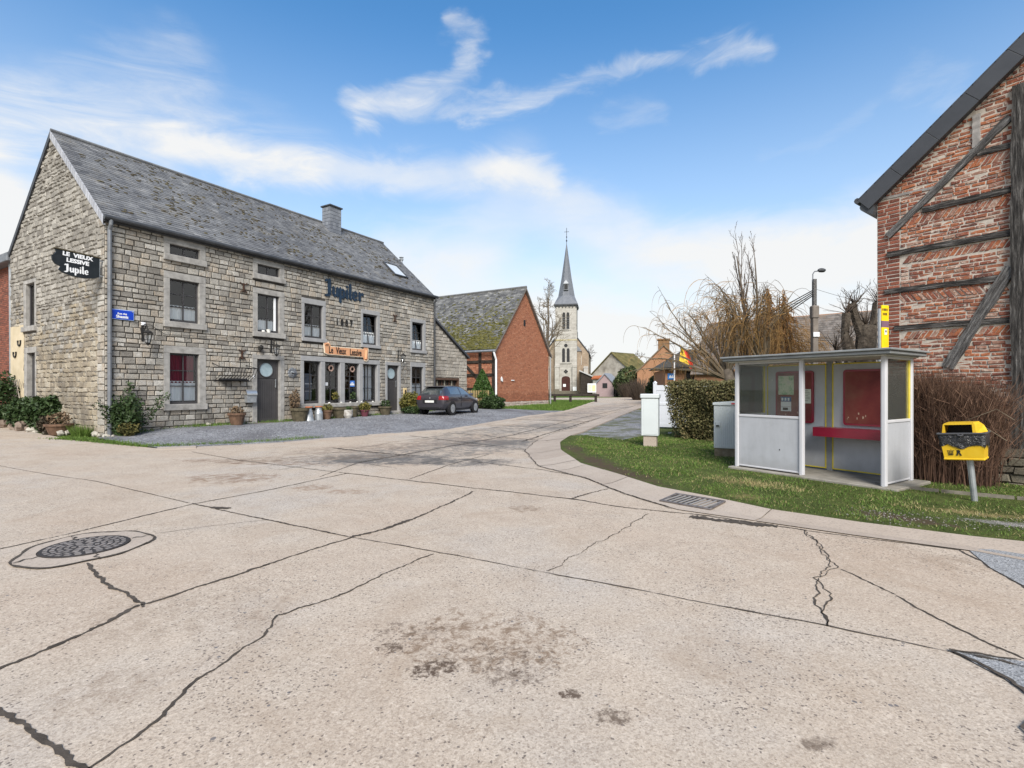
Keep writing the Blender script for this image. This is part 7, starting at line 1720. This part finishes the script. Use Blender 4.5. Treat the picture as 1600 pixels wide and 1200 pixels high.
# grass tufts along wall foot
def tuft(name, label, loc, n, R, H_, mt=M_grass):
    q_ = nrs; a = q_.rand(n)*6.28; rr = R*np.sqrt(q_.rand(n)); X = rr*np.cos(a); Y = rr*np.sin(a); hh = H_*(.4+.8*q_.rand(n)); la = a+q_.normal(size=n)*.6; le = hh*q_.rand(n)*.8; w_ = .008; wa = q_.rand(n)*6.28
    A = np.stack([X-w_*np.cos(wa), Y-w_*np.sin(wa), np.zeros(n)-.02], 1); B = np.stack([X+w_*np.cos(wa), Y+w_*np.sin(wa), np.zeros(n)-.02], 1); C_ = np.stack([X+le*np.cos(la), Y+le*np.sin(la), hh], 1)
    o = npmesh(name, np.stack([A, B, C_], 1).reshape(-1, 3), 3, mt, np.clip(nrs.normal(.5, .2, n), 0, .85)); o.location = loc; return tag(o, label, 'grass tuft')
tuft('grass_tuft', 'bright green grass tuft beside the upturned pot at the house corner', at(133, 680), 900, .30, .32)
V = []; 
for k in range(5200):
    s = rnd.uniform(.2, 15)**1; yl = -abs(rnd.gauss(0, .16))-.03
    if rnd.random() > .55+.45*sin(s*2.3+1): continue
    p = HT @ Vector((s, yl, 0)); z = h(p.x, p.y)+.02; hh = rnd.uniform(.03, .14); a = rnd.uniform(0, 6.28); c_, s_ = .01*cos(a), .01*sin(a)
    V += [(p.x-c_, p.y-s_, z), (p.x+c_, p.y+s_, z), (p.x+rnd.gauss(0, .04), p.y+rnd.gauss(0, .04), z+hh)]
for k in range(5200):   # mossy grass strip between kerb and gravel at the corner
    t = rnd.random()**1.5; a = along(KL[3:9], t*.62); 
    p = (a[0]-.15-abs(rnd.gauss(0, .3)), a[1]+.1+abs(rnd.gauss(0, .22))); z = h(*p)+.02; hh = rnd.uniform(.02, .075); b = rnd.uniform(0, 6.28); c_, s_ = .009*cos(b), .009*sin(b)
    V += [(p[0]-c_, p[1]-s_, z), (p[0]+c_, p[1]+s_, z), (p[0]+rnd.gauss(0, .03), p[1]+rnd.gauss(0, .03), z+hh)]
struct(npmesh('grass_strip', V, 3, M_grass, np.clip(nrs.normal(.45, .22, len(V)//3), 0, .9)), 'stuff')
# far grass by the barn and church: blades too small to see, short turf clumps
V = []
for k in range(42000):
    x, y = rnd.uniform(-2.5, 8), rnd.uniform(29.5, 50)
    if segdist(x, y, KL) < .1 or (x < 7 and (Vector((x+1.05, y-32)).dot(Vector((-.856, .518))) > -.1 and 0 < Vector((x+1.05, y-32)).dot(Vector((.518, .856))) < 7.3)): continue
    if inpoly(x, y, [tuple(p) for p in GRAV]): continue
    z = h(x, y)-.04; b = rnd.uniform(0, 6.28); c_, s_ = .02*cos(b), .02*sin(b); V += [(x-c_, y-s_, z), (x+c_, y+s_, z), (x+rnd.gauss(0, .05), y+rnd.gauss(0, .05), z+rnd.uniform(.06, .16))]
struct(npmesh('barn_grass', V, 3, M_grass, np.clip(nrs.normal(.45, .2, len(V)//3), 0, .85)), 'stuff')
# ------------------------------------------------------------------ rocks, pots
M_rock = mat('brown_field_stone', [(.10, .075, .06), (.22, .17, .135), (.30, .25, .21)], ns=4, bump=.7, tint=.4)
M_rockw = mat('pale_limestone', [(.28, .26, .225), (.46, .435, .385)], ns=5, bump=.5, tint=.4)
def rock(px, py, w, hgt, mt, label, sd, grp=None):
    x, y, z = at(px, py); m = MB(); w *= .85; hgt *= .9; m.blob((0, 0, hgt*.42), (w, w*.75, hgt*.6), 0, random.Random(sd).random(), .28, sd, 9, 6); o = m.build('rock', mt, None, (x, y, z), sd*.7); return tag(o, label, 'rock', grp)
rock(4, 668, .38, .32, M_rock, 'large flat brown rock at the left picture edge', 1, 'rocks edging the bed'); rock(22, 671, .22, .3, M_rock, 'reddish rock second from the left edge', 2, 'rocks edging the bed'); rock(33, 673, .25, .36, M_rock, 'tall pointed grey brown rock in front of the gable shrub', 3, 'rocks edging the bed')
rock(44, 674, .16, .24, M_rock, 'small brown rock right of the pointed rock', 4, 'rocks edging the bed'); rock(52, 675, .2, .2, M_rockw, 'pale flat stone under the dark low shrub', 5, 'rocks edging the bed')
rock(75, 679, .14, .22, M_rockw, 'white stone left of the big plant pot', 6, 'white stones by the pots'); rock(95, 680, .14, .18, M_rockw, 'white stone right of the big plant pot', 7, 'white stones by the pots'); rock(103, 679, .13, .16, M_rockw, 'pale stone under the upturned pot', 8, 'white stones by the pots'); rock(149, 681, .13, .15, M_rockw, 'rounded cream stone right of the grass tuft', 9, 'white stones by the pots')
x, y, z = at(183, 678); m = MB(); m.add([(-.28, -.1, 0), (.3, -.12, 0), (.26, .12, 0), (-.25, .14, 0), (-.22, -.05, .38), (-.14, .03, .42)], [(0, 1, 4), (1, 2, 5, 4), (2, 3, 5), (3, 0, 4, 5)]); tag(m.build('rock', mat('rust_stone', [(.16, .08, .05), (.28, .15, .10)], ns=5, bump=.6), None, (x, y, z)), 'triangular rust brown rock leaning at the corner shrub', 'rock')
rock(203, 676, .14, .12, M_rockw, 'white stone right of the triangular rock', 10, 'white stones by the corner'); rock(213, 678, .17, .2, M_rockw, 'bright white stone at the gravel corner', 11, 'white stones by the corner'); rock(225, 675, .14, .16, mat('yellow_stone', [(.35, .30, .16), (.5, .45, .3)]), 'yellowish stone at the start of the gravel', 12)
for k in range(11):
    q = random.Random(k+50); px = 155+3.6*k; rock(px, 683.5+q.uniform(-2.5, 2), q.uniform(.05, .08), q.uniform(.06, .11), M_rockw, 'one of the small white pebbles heaped before the triangular rock', 60+k, 'small white pebbles at the corner')
rock(325, 667, .11, .14, M_rockw, 'single pale stone at the wall foot below the red curtain window', 13)
def pot(name, label, loc, prof, mt, plant=None, ps=.25, n=500, group=None, leaf=.05, rim=None):
    o = thing(name, label, 'plant pot', loc, 0, group); m = MB(); m.lathe(prof, 18); m.build('pot', mt, o); R, H_ = prof[-1][0], prof[-1][1]
    m = MB(); m.lathe([(R*.88, H_-.03), (R*.5, H_+.01)], 14); m.build('soil', M_core, o)
    if plant:
        P = ellpts(n, ps, ps, ps*.8); P[:, 2] += H_-.08; npmesh('plant', leaf_quads(P, leaf, 1.9), 4, plant, None, o)
    return o
TP = lambda w, hh: [(w*.62, 0), (w*.9, hh*.8), (w, hh*.82), (w, hh)]
M_dry = mat('dry_plant', [(.09, .06, .035), (.20, .14, .09)], tint=.8)
x, y, z = at(92, 679); pot('plant_pot', 'wide terracotta bowl with dead plants before the gable', (x, y, z), TP(.36, .34), M_terracotta, M_dry, .3, 260)
x, y, z = at(111, 677); m = MB(); m.lathe([(.20, 0), (.20, .04), (.13, .3), (.12, .3)], 14); tag(m.build('upturned_pot', mat('pale_clay', (.42, .38, .32)), None, (x, y, z)), 'pale upturned pot beside the terracotta bowl', 'pot')
pot('plant_pot', 'brown terracotta pot with dry stalks under the letterbox', onfac(370, -.32), TP(.30, .42), M_terracotta, M_dry, .22, 160)
pot('planter', 'mossy round planter left of the two milk churns', onfac(468, -.42), TP(.37, .52), M_mossypot, None)
pot('plant_pot', 'terracotta pot with small green plant right of the milk churns', onfac(511, -.38), TP(.22, .38), M_terracotta, M_leaf_yel, .22, 240)
pot('planter', 'wide mossy planter below the middle bay panes', onfac(531, -.28), TP(.38, .46), M_mossypot, None); pot('planter', 'mossy planter half hidden behind the white plaster pot', onfac(552, -.26), TP(.24, .48), M_mossypot, None)
pot('plant_pot', 'white plaster pot with brown foot and tall green sprout', onfac(544, -.62), [(.13, 0), (.19, .12), (.20, .3), (.21, .36)], mat('flaking_white_pot', [(.12, .08, .06), (.40, .38, .35), (.55, .53, .5)], ns=6), M_leaf_dark, .16, 160)
pot('plant_pot', 'purple red pot with tall conical green plant under the bay sill', onfac(570, -.4), TP(.21, .30), mat('purple_pot', (.12, .035, .05)), M_leaf_yel, .28, 520)
pot('planter', 'low dark planter left of the second grey door', onfac(602, -.35), TP(.33, .40), M_mossypot, M_leaf_dark, .26, 260); 
for px, lab in ((483, 'left galvanised milk churn with orange wooden lid'), (498, 'right galvanised milk churn with orange wooden lid')):
    o = thing('milk_churn', lab, 'milk churn', onfac(px, -.5), 0, 'milk churns below the bay window'); m = MB(); m.lathe([(.17, 0), (.17, .05), (.165, .28), (.12, .42), (.115, .5), (.13, .52)] if px > 490 else [(.19, 0), (.17, .1), (.10, .48), (.11, .52)], 16); m.build('can', M_galv, o); m = MB(); m.lathe([(.14, .525), (.15, .535), (.15, .56), (.14, .57)], 16); m.build('seat', M_orange, o)
bush('yellow_shrub', 'yellowish green shrub under the last ground floor window', 'shrub', onfac(642, -.6), (.55, .5, .55), 2600, .07, M_leaf_yel); bush('low_shrub', 'low green ground shrub before the yellowish shrub', 'shrub', onfac(646, -1.0), (.6, .4, .2), 1500, .05, M_leaf_dark)
o = bush('wall_climber', 'dry brown climber on the wall left of the bay window', 'climber', onfac(460, -.22, .7), (.22, .15, .42), 420, .05, M_dry, stems=9)
for s, lab, mt in ((8.35, 'potted plant with pale flowers on the sill of the second bay pane', M_leaf_yel), (9.35, 'dark leafy pot plant on the sill of the third bay pane', M_leaf_dark)):
    o = thing('sill_plant', lab, 'plant pot', hw(s, -.02, .955), HR); m = MB(); m.lathe(TP(.09, .15), 12); m.build('pot', M_black, o); P = ellpts(110, .17, .1, .2); P[:, 2] += .12; npmesh('plant', leaf_quads(P, .05, 1.8), 4, mt, None, o)
for k, s in enumerate((7.95, 8.6, 9.1, 9.5, 9.75, 10.45)):
    m = MB(); m.blob((0, 0, .02), (.05, .04, .025), 0, .5, .2, k, 7, 4); tag(m.build('sill_stone', M_ceramic, None, hw(s, -.1, .95), HR), 'small white stone lying on the long sill of the bay window', 'stone', 'white stones on the bay sill')

# ================================================================== CAR
car = thing('parked_car', 'dark grey five door hatchback parked on the gravel before the stone annex', 'car', (-3.10, 25.35, 0), atan2(.917, .40)); car.scale = (.93, .93, .95)
car.location.z = h(-3.17, 25.35)+.03
ST = [(-1.98, .36, .66, .52, .76, .74, .74, .82, .66), (-1.92, .26, .74, .52, .85, .88, .80, .97, .70), (-1.72, .22, .78, .52, .87, .95, .82, 1.21, .62), (-1.48, .20, .79, .53, .875, .97, .83, 1.385, .575), (-1.1, .19, .80, .53, .875, .965, .835, 1.43, .575), (-.5, .19, .80, .53, .87, .955, .835, 1.455, .58), (.0, .19, .80, .53, .87, .945, .83, 1.44, .57), (.4, .19, .80, .53, .87, .935, .825, 1.36, .575), (.85, .19, .80, .53, .87, .92, .81, 1.12, .63), (1.12, .2, .79, .53, .865, .90, .79, .965, .66), (1.5, .21, .77, .52, .85, .82, .74, .885, .58), (1.8, .23, .72, .5, .80, .72, .67, .79, .5), (1.95, .28, .62, .48, .68, .62, .58, .68, .4)]
V = []; F = []
for (x, zb, yb, zm, ym, zl, yl, zr, yr) in ST:
    half = [(0, zb), (yb*.92, zb), (yb, zb+.12), (ym, zm), (ym*.995, (zm+zl)/2+.05), (yl, zl), (yr+.03*(zr-zl), zl+(zr-zl)*.9), (yr*.86, zr), (0, zr+.015)]
    V += [(x, -y, z) for y, z in half]+[(x, y, z) for y, z in half[-2:0:-1]]
NR_ = 16
for i in range(len(ST)-1):
    for k in range(NR_): F.append((i*NR_+k, (i+1)*NR_+k, (i+1)*NR_+(k+1) % NR_, i*NR_+(k+1) % NR_))
F.append(tuple(range(NR_))); F.append(tuple(range(len(ST)*NR_-1, (len(ST)-1)*NR_-1, -1)))
me = bpy.data.meshes.new('tmp'); me.from_pydata(V, [], F); to = bpy.data.objects.new('tmp', me); COL.objects.link(to); md = to.modifiers.new('s', 'SUBSURF'); md.levels = 3; md.render_levels = 3
bpy.context.view_layer.update(); ev = bpy.data.meshes.new_from_object(to.evaluated_get(bpy.context.evaluated_depsgraph_get()))
bpy.data.objects.remove(to)
M_carp = NT('car_paint'); M_carp.color((.058, .054, .066, 1)); M_carp.b.inputs['Coat Weight'].default_value = 1.0; M_carp.b.inputs['Coat Roughness'].default_value = .04; M_carp = M_carp.set(.35, .5, .5)
M_carg = mat('car_glass', (.05, .06, .065), rough=.03, spec=1.0, var=.0)
M_carg.node_tree.nodes['Principled BSDF'].inputs['IOR'].default_value = 2.3
M_carb = mat('car_black_trim', (.015, .015, .017), rough=.5); M_tyre = mat('tyre_rubber', (.018, .018, .018), rough=.9)
groups = {'body': [], 'side_window': [], 'side_window2': [], 'side_window22': [], 'side_window222': [], 'rear_window': [], 'windscreen': [], 'tail_light': [], 'tail_light2': [], 'bumper': []}
for p in ev.polygons:
    c, nn = p.center, p.normal; x, y, z = c; ay = abs(y); g = 'body'
    if z > 1.0 and z < 1.36 and abs(nn.y) > .5 and -1.28 < x < .92 and z < 1.40-.62*max(0, x-.25) and not (-.30 < x < -.22) and x > -1.34+.55*(1.32-z)*0: g = 'side_window'+('2' if y > 0 else '')+('22' if x < -.26 else '')
    elif x < -1.5 and z > 1.0 and z < 1.34 and ay < .57 and nn.x < -.3: g = 'rear_window'
    elif x > .3 and z > .99 and nn.x > .2 and nn.z > .3 and ay < .60 and x < 1.12: g = 'windscreen'
    elif x < -1.58 and .74 < z < .93 and ay > .52: g = 'tail_light' if y < 0 else 'tail_light2'
    groups[g].append(p)
body_src = {k: v for k, v in groups.items()}
for g, ps in groups.items():
    if not ps: continue
    m = MB(); 
    for p in ps: 
        off = p.normal*(0.004 if g not in ('body',) else 0)
        m.add([tuple(ev.vertices[i].co+off) for i in p.vertices], [tuple(range(len(p.vertices)))])
    if g != 'body':
        pass
    else:   # body keeps all faces so nothing is open behind the glass
        m = MB(); m.v = [tuple(v.co) for v in ev.vertices]; m.f = [tuple(p.vertices) for p in ev.polygons]; m.mi = [0]*len(m.f); m.t = [.5]*len(m.f)
    nm = g.replace('2', ''); ob = m.build(nm, {'body': M_carp, 'tail_light': mat('tail_light_red', (.26, .012, .014), rough=.15, spec=.6), 'tail_light2': mat('tail_light_red', (.26, .012, .014), rough=.15, spec=.6), 'bumper': M_carp}.get(g, M_carg), car, smooth=True)
bpy.data.meshes.remove(ev)
m = MB(); m.box(-2.015, -1.97, -.26, .26, .60, .71, 0, .5, .008); m.build('number_plate', mat('plate_white', (.6, .6, .58)), car)
m = MB(); m.box(-1.99, -1.93, -.42, .42, .56, .76, 0, .5, .03); m.build('plate_recess', M_carb, car)
m = MB(); m.box(-2.0, -1.9, -.60, .60, .28, .40, 0, .5, .03); m.build('bumper_skirt', M_carb, car)
m = MB(); m.box(-1.975, -1.955, -.03, .03, .80, .86, 0, .5, .01); m.build('emblem', M_galv, car)
m = MB(); m.box(-1.72, -1.40, -.52, .52, 1.375, 1.40, 0, .5, .01); m.build('spoiler', M_carp, car)
for sgn in (-1, 1):
    m = MB(); m.box(-1.0, 1.0, sgn*.80-.03, sgn*.80+.03, .19, .25, 0, .5, .01); m.build('sill_trim', M_carb, car)
    m = MB(); m.blob((.62, sgn*.95, 1.0), (.09, .10, .075), 0, .5, .02, 1, 10, 6); m.build('mirror', M_carp, car)
    m = MB(); m.box(-.265, -.255, sgn*.862-.012, sgn*.862+.012, .35, .93, 0, .5, .002); m.box(-.26, .75, sgn*.872-.01, sgn*.872+.01, .86, .865) if 0 else None; m.build('door_gap', M_carb, car)
    m = MB(); m.box(-.55, -.38, sgn*.875-.015, sgn*.875+.015, .82, .85, 0, .5, .006); m.box(.0-.55+1.0, .62, sgn*.87-.015, sgn*.87+.015, .80, .83, 0, .5, .006); m.build('door_handle', M_carp, car)
    m = MB(); m.blob((1.72, sgn*.62, .70), (.22, .12, .08), 0, .5, .02, 2, 10, 6); m.build('headlight', mat('headlight', (.5, .52, .55), rough=.1), car)
    for wx in (-1.20, 1.28):
        T = Matrix.Translation((wx, sgn*.775, .305)) @ Matrix.Rotation(-pi/2*sgn, 4, 'X')
        m = MB(); m.T = Matrix.Translation((0, 0, .0)) @ T; m.lathe([(.36, .0), (.36, .104)], 24); m.build('wheel_arch', M_carb, car)
        m = MB(); m.T = T; m.lathe([(.2, -.1), (.29, -.1), (.305, -.06), (.305, .07), (.29, .108), (.215, .112)], 26); w_ = m.build('wheel', M_tyre, car, smooth=False)
        m = MB(); m.T = T; m.lathe([(.21, .08), (.212, .118), (.19, .116)], 26); m.lathe([(.06, .09), (.055, .124), (.02, .126)], 12)
        for k in range(9):
            a = 2*pi*k/9; m.bar((.04*cos(a), .04*sin(a), .118), (.2*cos(a), .2*sin(a), .112), .05, .016)
        m.build('hubcap', M_galv, w_)
# ================================================================== SKY, SUN, CAMERA
SUN_EL, SUN_AZ = radians(40), radians(176)      # sun behind the camera, slightly to the right (azimuth from +y towards +x)
wd = bpy.data.worlds.new('World'); scene.world = wd; wd.use_nodes = True
t = wd.node_tree; N_ = t.nodes; bg = N_['Background']
class WN(NT):
    def __init__(s): s.t = t; s.n = t.nodes; s.l = t.links
n = WN()
sky = N_.new('ShaderNodeTexSky'); sky.sky_type = 'NISHITA'; sky.sun_disc = False; sky.sun_elevation = SUN_EL; sky.sun_rotation = SUN_AZ
sky.air_density = 1.0; sky.dust_density = .6; sky.ozone_density = 2.5
dirn = n.coord('Generated'); sep = n.node('ShaderNodeSeparateXYZ'); t.links.new(dirn, sep.inputs[0])
az = n.math('ARCTAN2', sep.outputs[0], sep.outputs[1]); el = n.math('ARCSINE', sep.outputs[2])
def dirpx(px, py): k = (px-800)/794; return math.atan(k), math.atan((608-py)/794/sqrt(1+k*k))
cb = n.node('ShaderNodeCombineXYZ'); n.link(az, cb.inputs[0]); n.link(n.math('MULTIPLY', el, 2.3), cb.inputs[1])
warp1 = n.math('SUBTRACT', n.noise(cb.outputs[0], 5, 5, .6), .5); warp2 = n.math('SUBTRACT', n.noise(cb.outputs[0], 6.3, 5, .6, .7), .5)
azw = n.math('ADD', az, n.math('MULTIPLY', warp1, .14)); elw = n.math('ADD', el, n.math('MULTIPLY', warp2, .085))
fib = n.node('ShaderNodeMapping'); fib.inputs['Scale'].default_value = (1, 1, 1); fib.inputs['Rotation'].default_value = (0, 0, -.35); n.link(cb.outputs[0], fib.inputs[0])
f2 = n.node('ShaderNodeMapping'); f2.inputs['Scale'].default_value = (1.7, 3.6, 1); n.link(fib.outputs[0], f2.inputs[0])
wisp = n.remap(n.noise(f2.outputs[0], 2.6, 9, .66, .9), .36, .72)
puff = n.remap(n.noise(cb.outputs[0], 3.4, 8, .58, .3), .28, .72)
total = None
def addm(a): 
    global total
    total = a if total is None else n.math('ADD', total, a)
def streak(pts, w, amp, tex=wisp, mixn=.85):
    D = [dirpx(*p) for p in pts]; best = None
    for (ax, ay), (bx, by) in zip(D, D[1:]):
        dx, dy = bx-ax, by-ay; L2 = dx*dx+dy*dy
        u = n.math('SUBTRACT', azw, ax); v = n.math('SUBTRACT', elw, ay)
        tt = n.math('MULTIPLY', n.math('ADD', n.math('MULTIPLY', u, dx), n.math('MULTIPLY', v, dy)), 1/L2, clamp=True)
        eu = n.math('SUBTRACT', u, n.math('MULTIPLY', tt, dx)); ev_ = n.math('SUBTRACT', v, n.math('MULTIPLY', tt, dy))
        d = n.math('SQRT', n.math('ADD', n.math('MULTIPLY', eu, eu), n.math('MULTIPLY', ev_, ev_)))
        best = d if best is None else n.math('MINIMUM', best, d)
    x = n.node('ShaderNodeMapRange', interpolation_type='SMOOTHERSTEP'); n.link(best, x.inputs[0]); x.inputs[1].default_value = w; x.inputs[2].default_value = 0; x.inputs[3].default_value = 0; x.inputs[4].default_value = amp
    addm(n.math('MULTIPLY', x.outputs[0], n.math('MULTIPLY_ADD', tex, mixn, 1-mixn)))
streak([(545, 160), (640, 152), (705, 132), (752, 92), (745, 55), (715, 35)], .034, .62)
streak([(560, 185), (700, 172), (830, 148), (940, 118), (1060, 95), (1200, 66)], .030, .64)
streak([(-120, 190), (0, 172), (120, 150), (290, 112)], .085, .44); streak([(-150, 225), (0, 208), (150, 218), (330, 205), (470, 250)], .085, .48)
streak([(260, 235), (460, 258), (620, 272), (760, 268), (850, 275)], .055, .62, puff, .6); streak([(800, 280), (790, 330), (740, 380), (620, 420)], .11, .40, puff, .6)
streak([(880, 330), (960, 365), (1060, 400), (1200, 400), (1380, 350)], .10, .55, puff, .6); streak([(-60, 300), (0, 350), (20, 420)], .12, .8, puff, .3); streak([(950, 185), (1030, 182)], .03, .22); streak([(1410, 125), (1500, 130)], .035, .22)
streak([(1200, 245), (1290, 225), (1370, 165)], .02, .10)
for a_, b_, m_ in ((.66, .12, .46),):
    x = n.node('ShaderNodeMapRange', interpolation_type='SMOOTHSTEP'); n.link(el, x.inputs[0]); x.inputs[1].default_value = a_; x.inputs[2].default_value = b_; x.inputs[3].default_value = 0; x.inputs[4].default_value = m_; addm(x.outputs[0])
hor = n.node('ShaderNodeMapRange', interpolation_type='SMOOTHSTEP'); n.link(n.math('ADD', el, n.math('MULTIPLY', warp2, .12)), hor.inputs[0]); hor.inputs[1].default_value = .34; hor.inputs[2].default_value = .04; hor.inputs[3].default_value = 0; hor.inputs[4].default_value = .95
addm(n.math('MULTIPLY', hor.outputs[0], n.math('MULTIPLY_ADD', puff, .55, .50)))
back = n.remap(sep.outputs[1], .25, -.25, 0, .92)      # broken white cloud over the rest of the sky, behind the camera too
addm(n.math('MULTIPLY', back, puff))
cl = n.math('MINIMUM', total, .97)
hs = n.node('ShaderNodeHueSaturation'); hs.inputs['Saturation'].default_value = 1.22; hs.inputs['Value'].default_value = 1.0; n.link(sky.outputs[0], hs.inputs['Color'])
SKYB, CLB = 1.0, 4.1
tintc = n.mix(1.0, hs.outputs[0], (.90, 1.05, 1.02, 1), 'MULTIPLY')
col = n.mix(cl, tintc, (CLB*1.0, CLB*1.0, CLB*.99, 1))
n.link(col, bg.inputs['Color']); bg.inputs['Strength'].default_value = .12
sd = bpy.data.lights.new('sun', 'SUN'); sd.energy = 3.1; sd.angle = radians(30); sd.color = (1.0, .945, .86)
so = bpy.data.objects.new('sun', sd); COL.objects.link(so); so.location = (5, -20, 30)
sv = Vector((sin(SUN_AZ)*cos(SUN_EL), cos(SUN_AZ)*cos(SUN_EL), sin(SUN_EL))); so.rotation_euler = sv.to_track_quat('Z', 'Y').to_euler()
cam = bpy.data.cameras.new('camera'); co_ = bpy.data.objects.new('camera', cam); COL.objects.link(co_); scene.camera = co_
co_.location = (0, 0, 1.55); co_.rotation_euler = (pi/2, 0, 0); cam.sensor_width = 36; cam.lens = 36*794/1600; cam.shift_y = 8/1600; cam.clip_start = .05; cam.clip_end = 3000
vs = scene.view_settings; vs.view_transform = 'Standard'; vs.look = 'None'; vs.gamma = 1; vs.exposure = .92; vs.use_curve_mapping = False
scene.render.engine = 'CYCLES'; scene.cycles.max_bounces = 8; scene.cycles.transparent_max_bounces = 12; scene.cycles.use_denoising = True
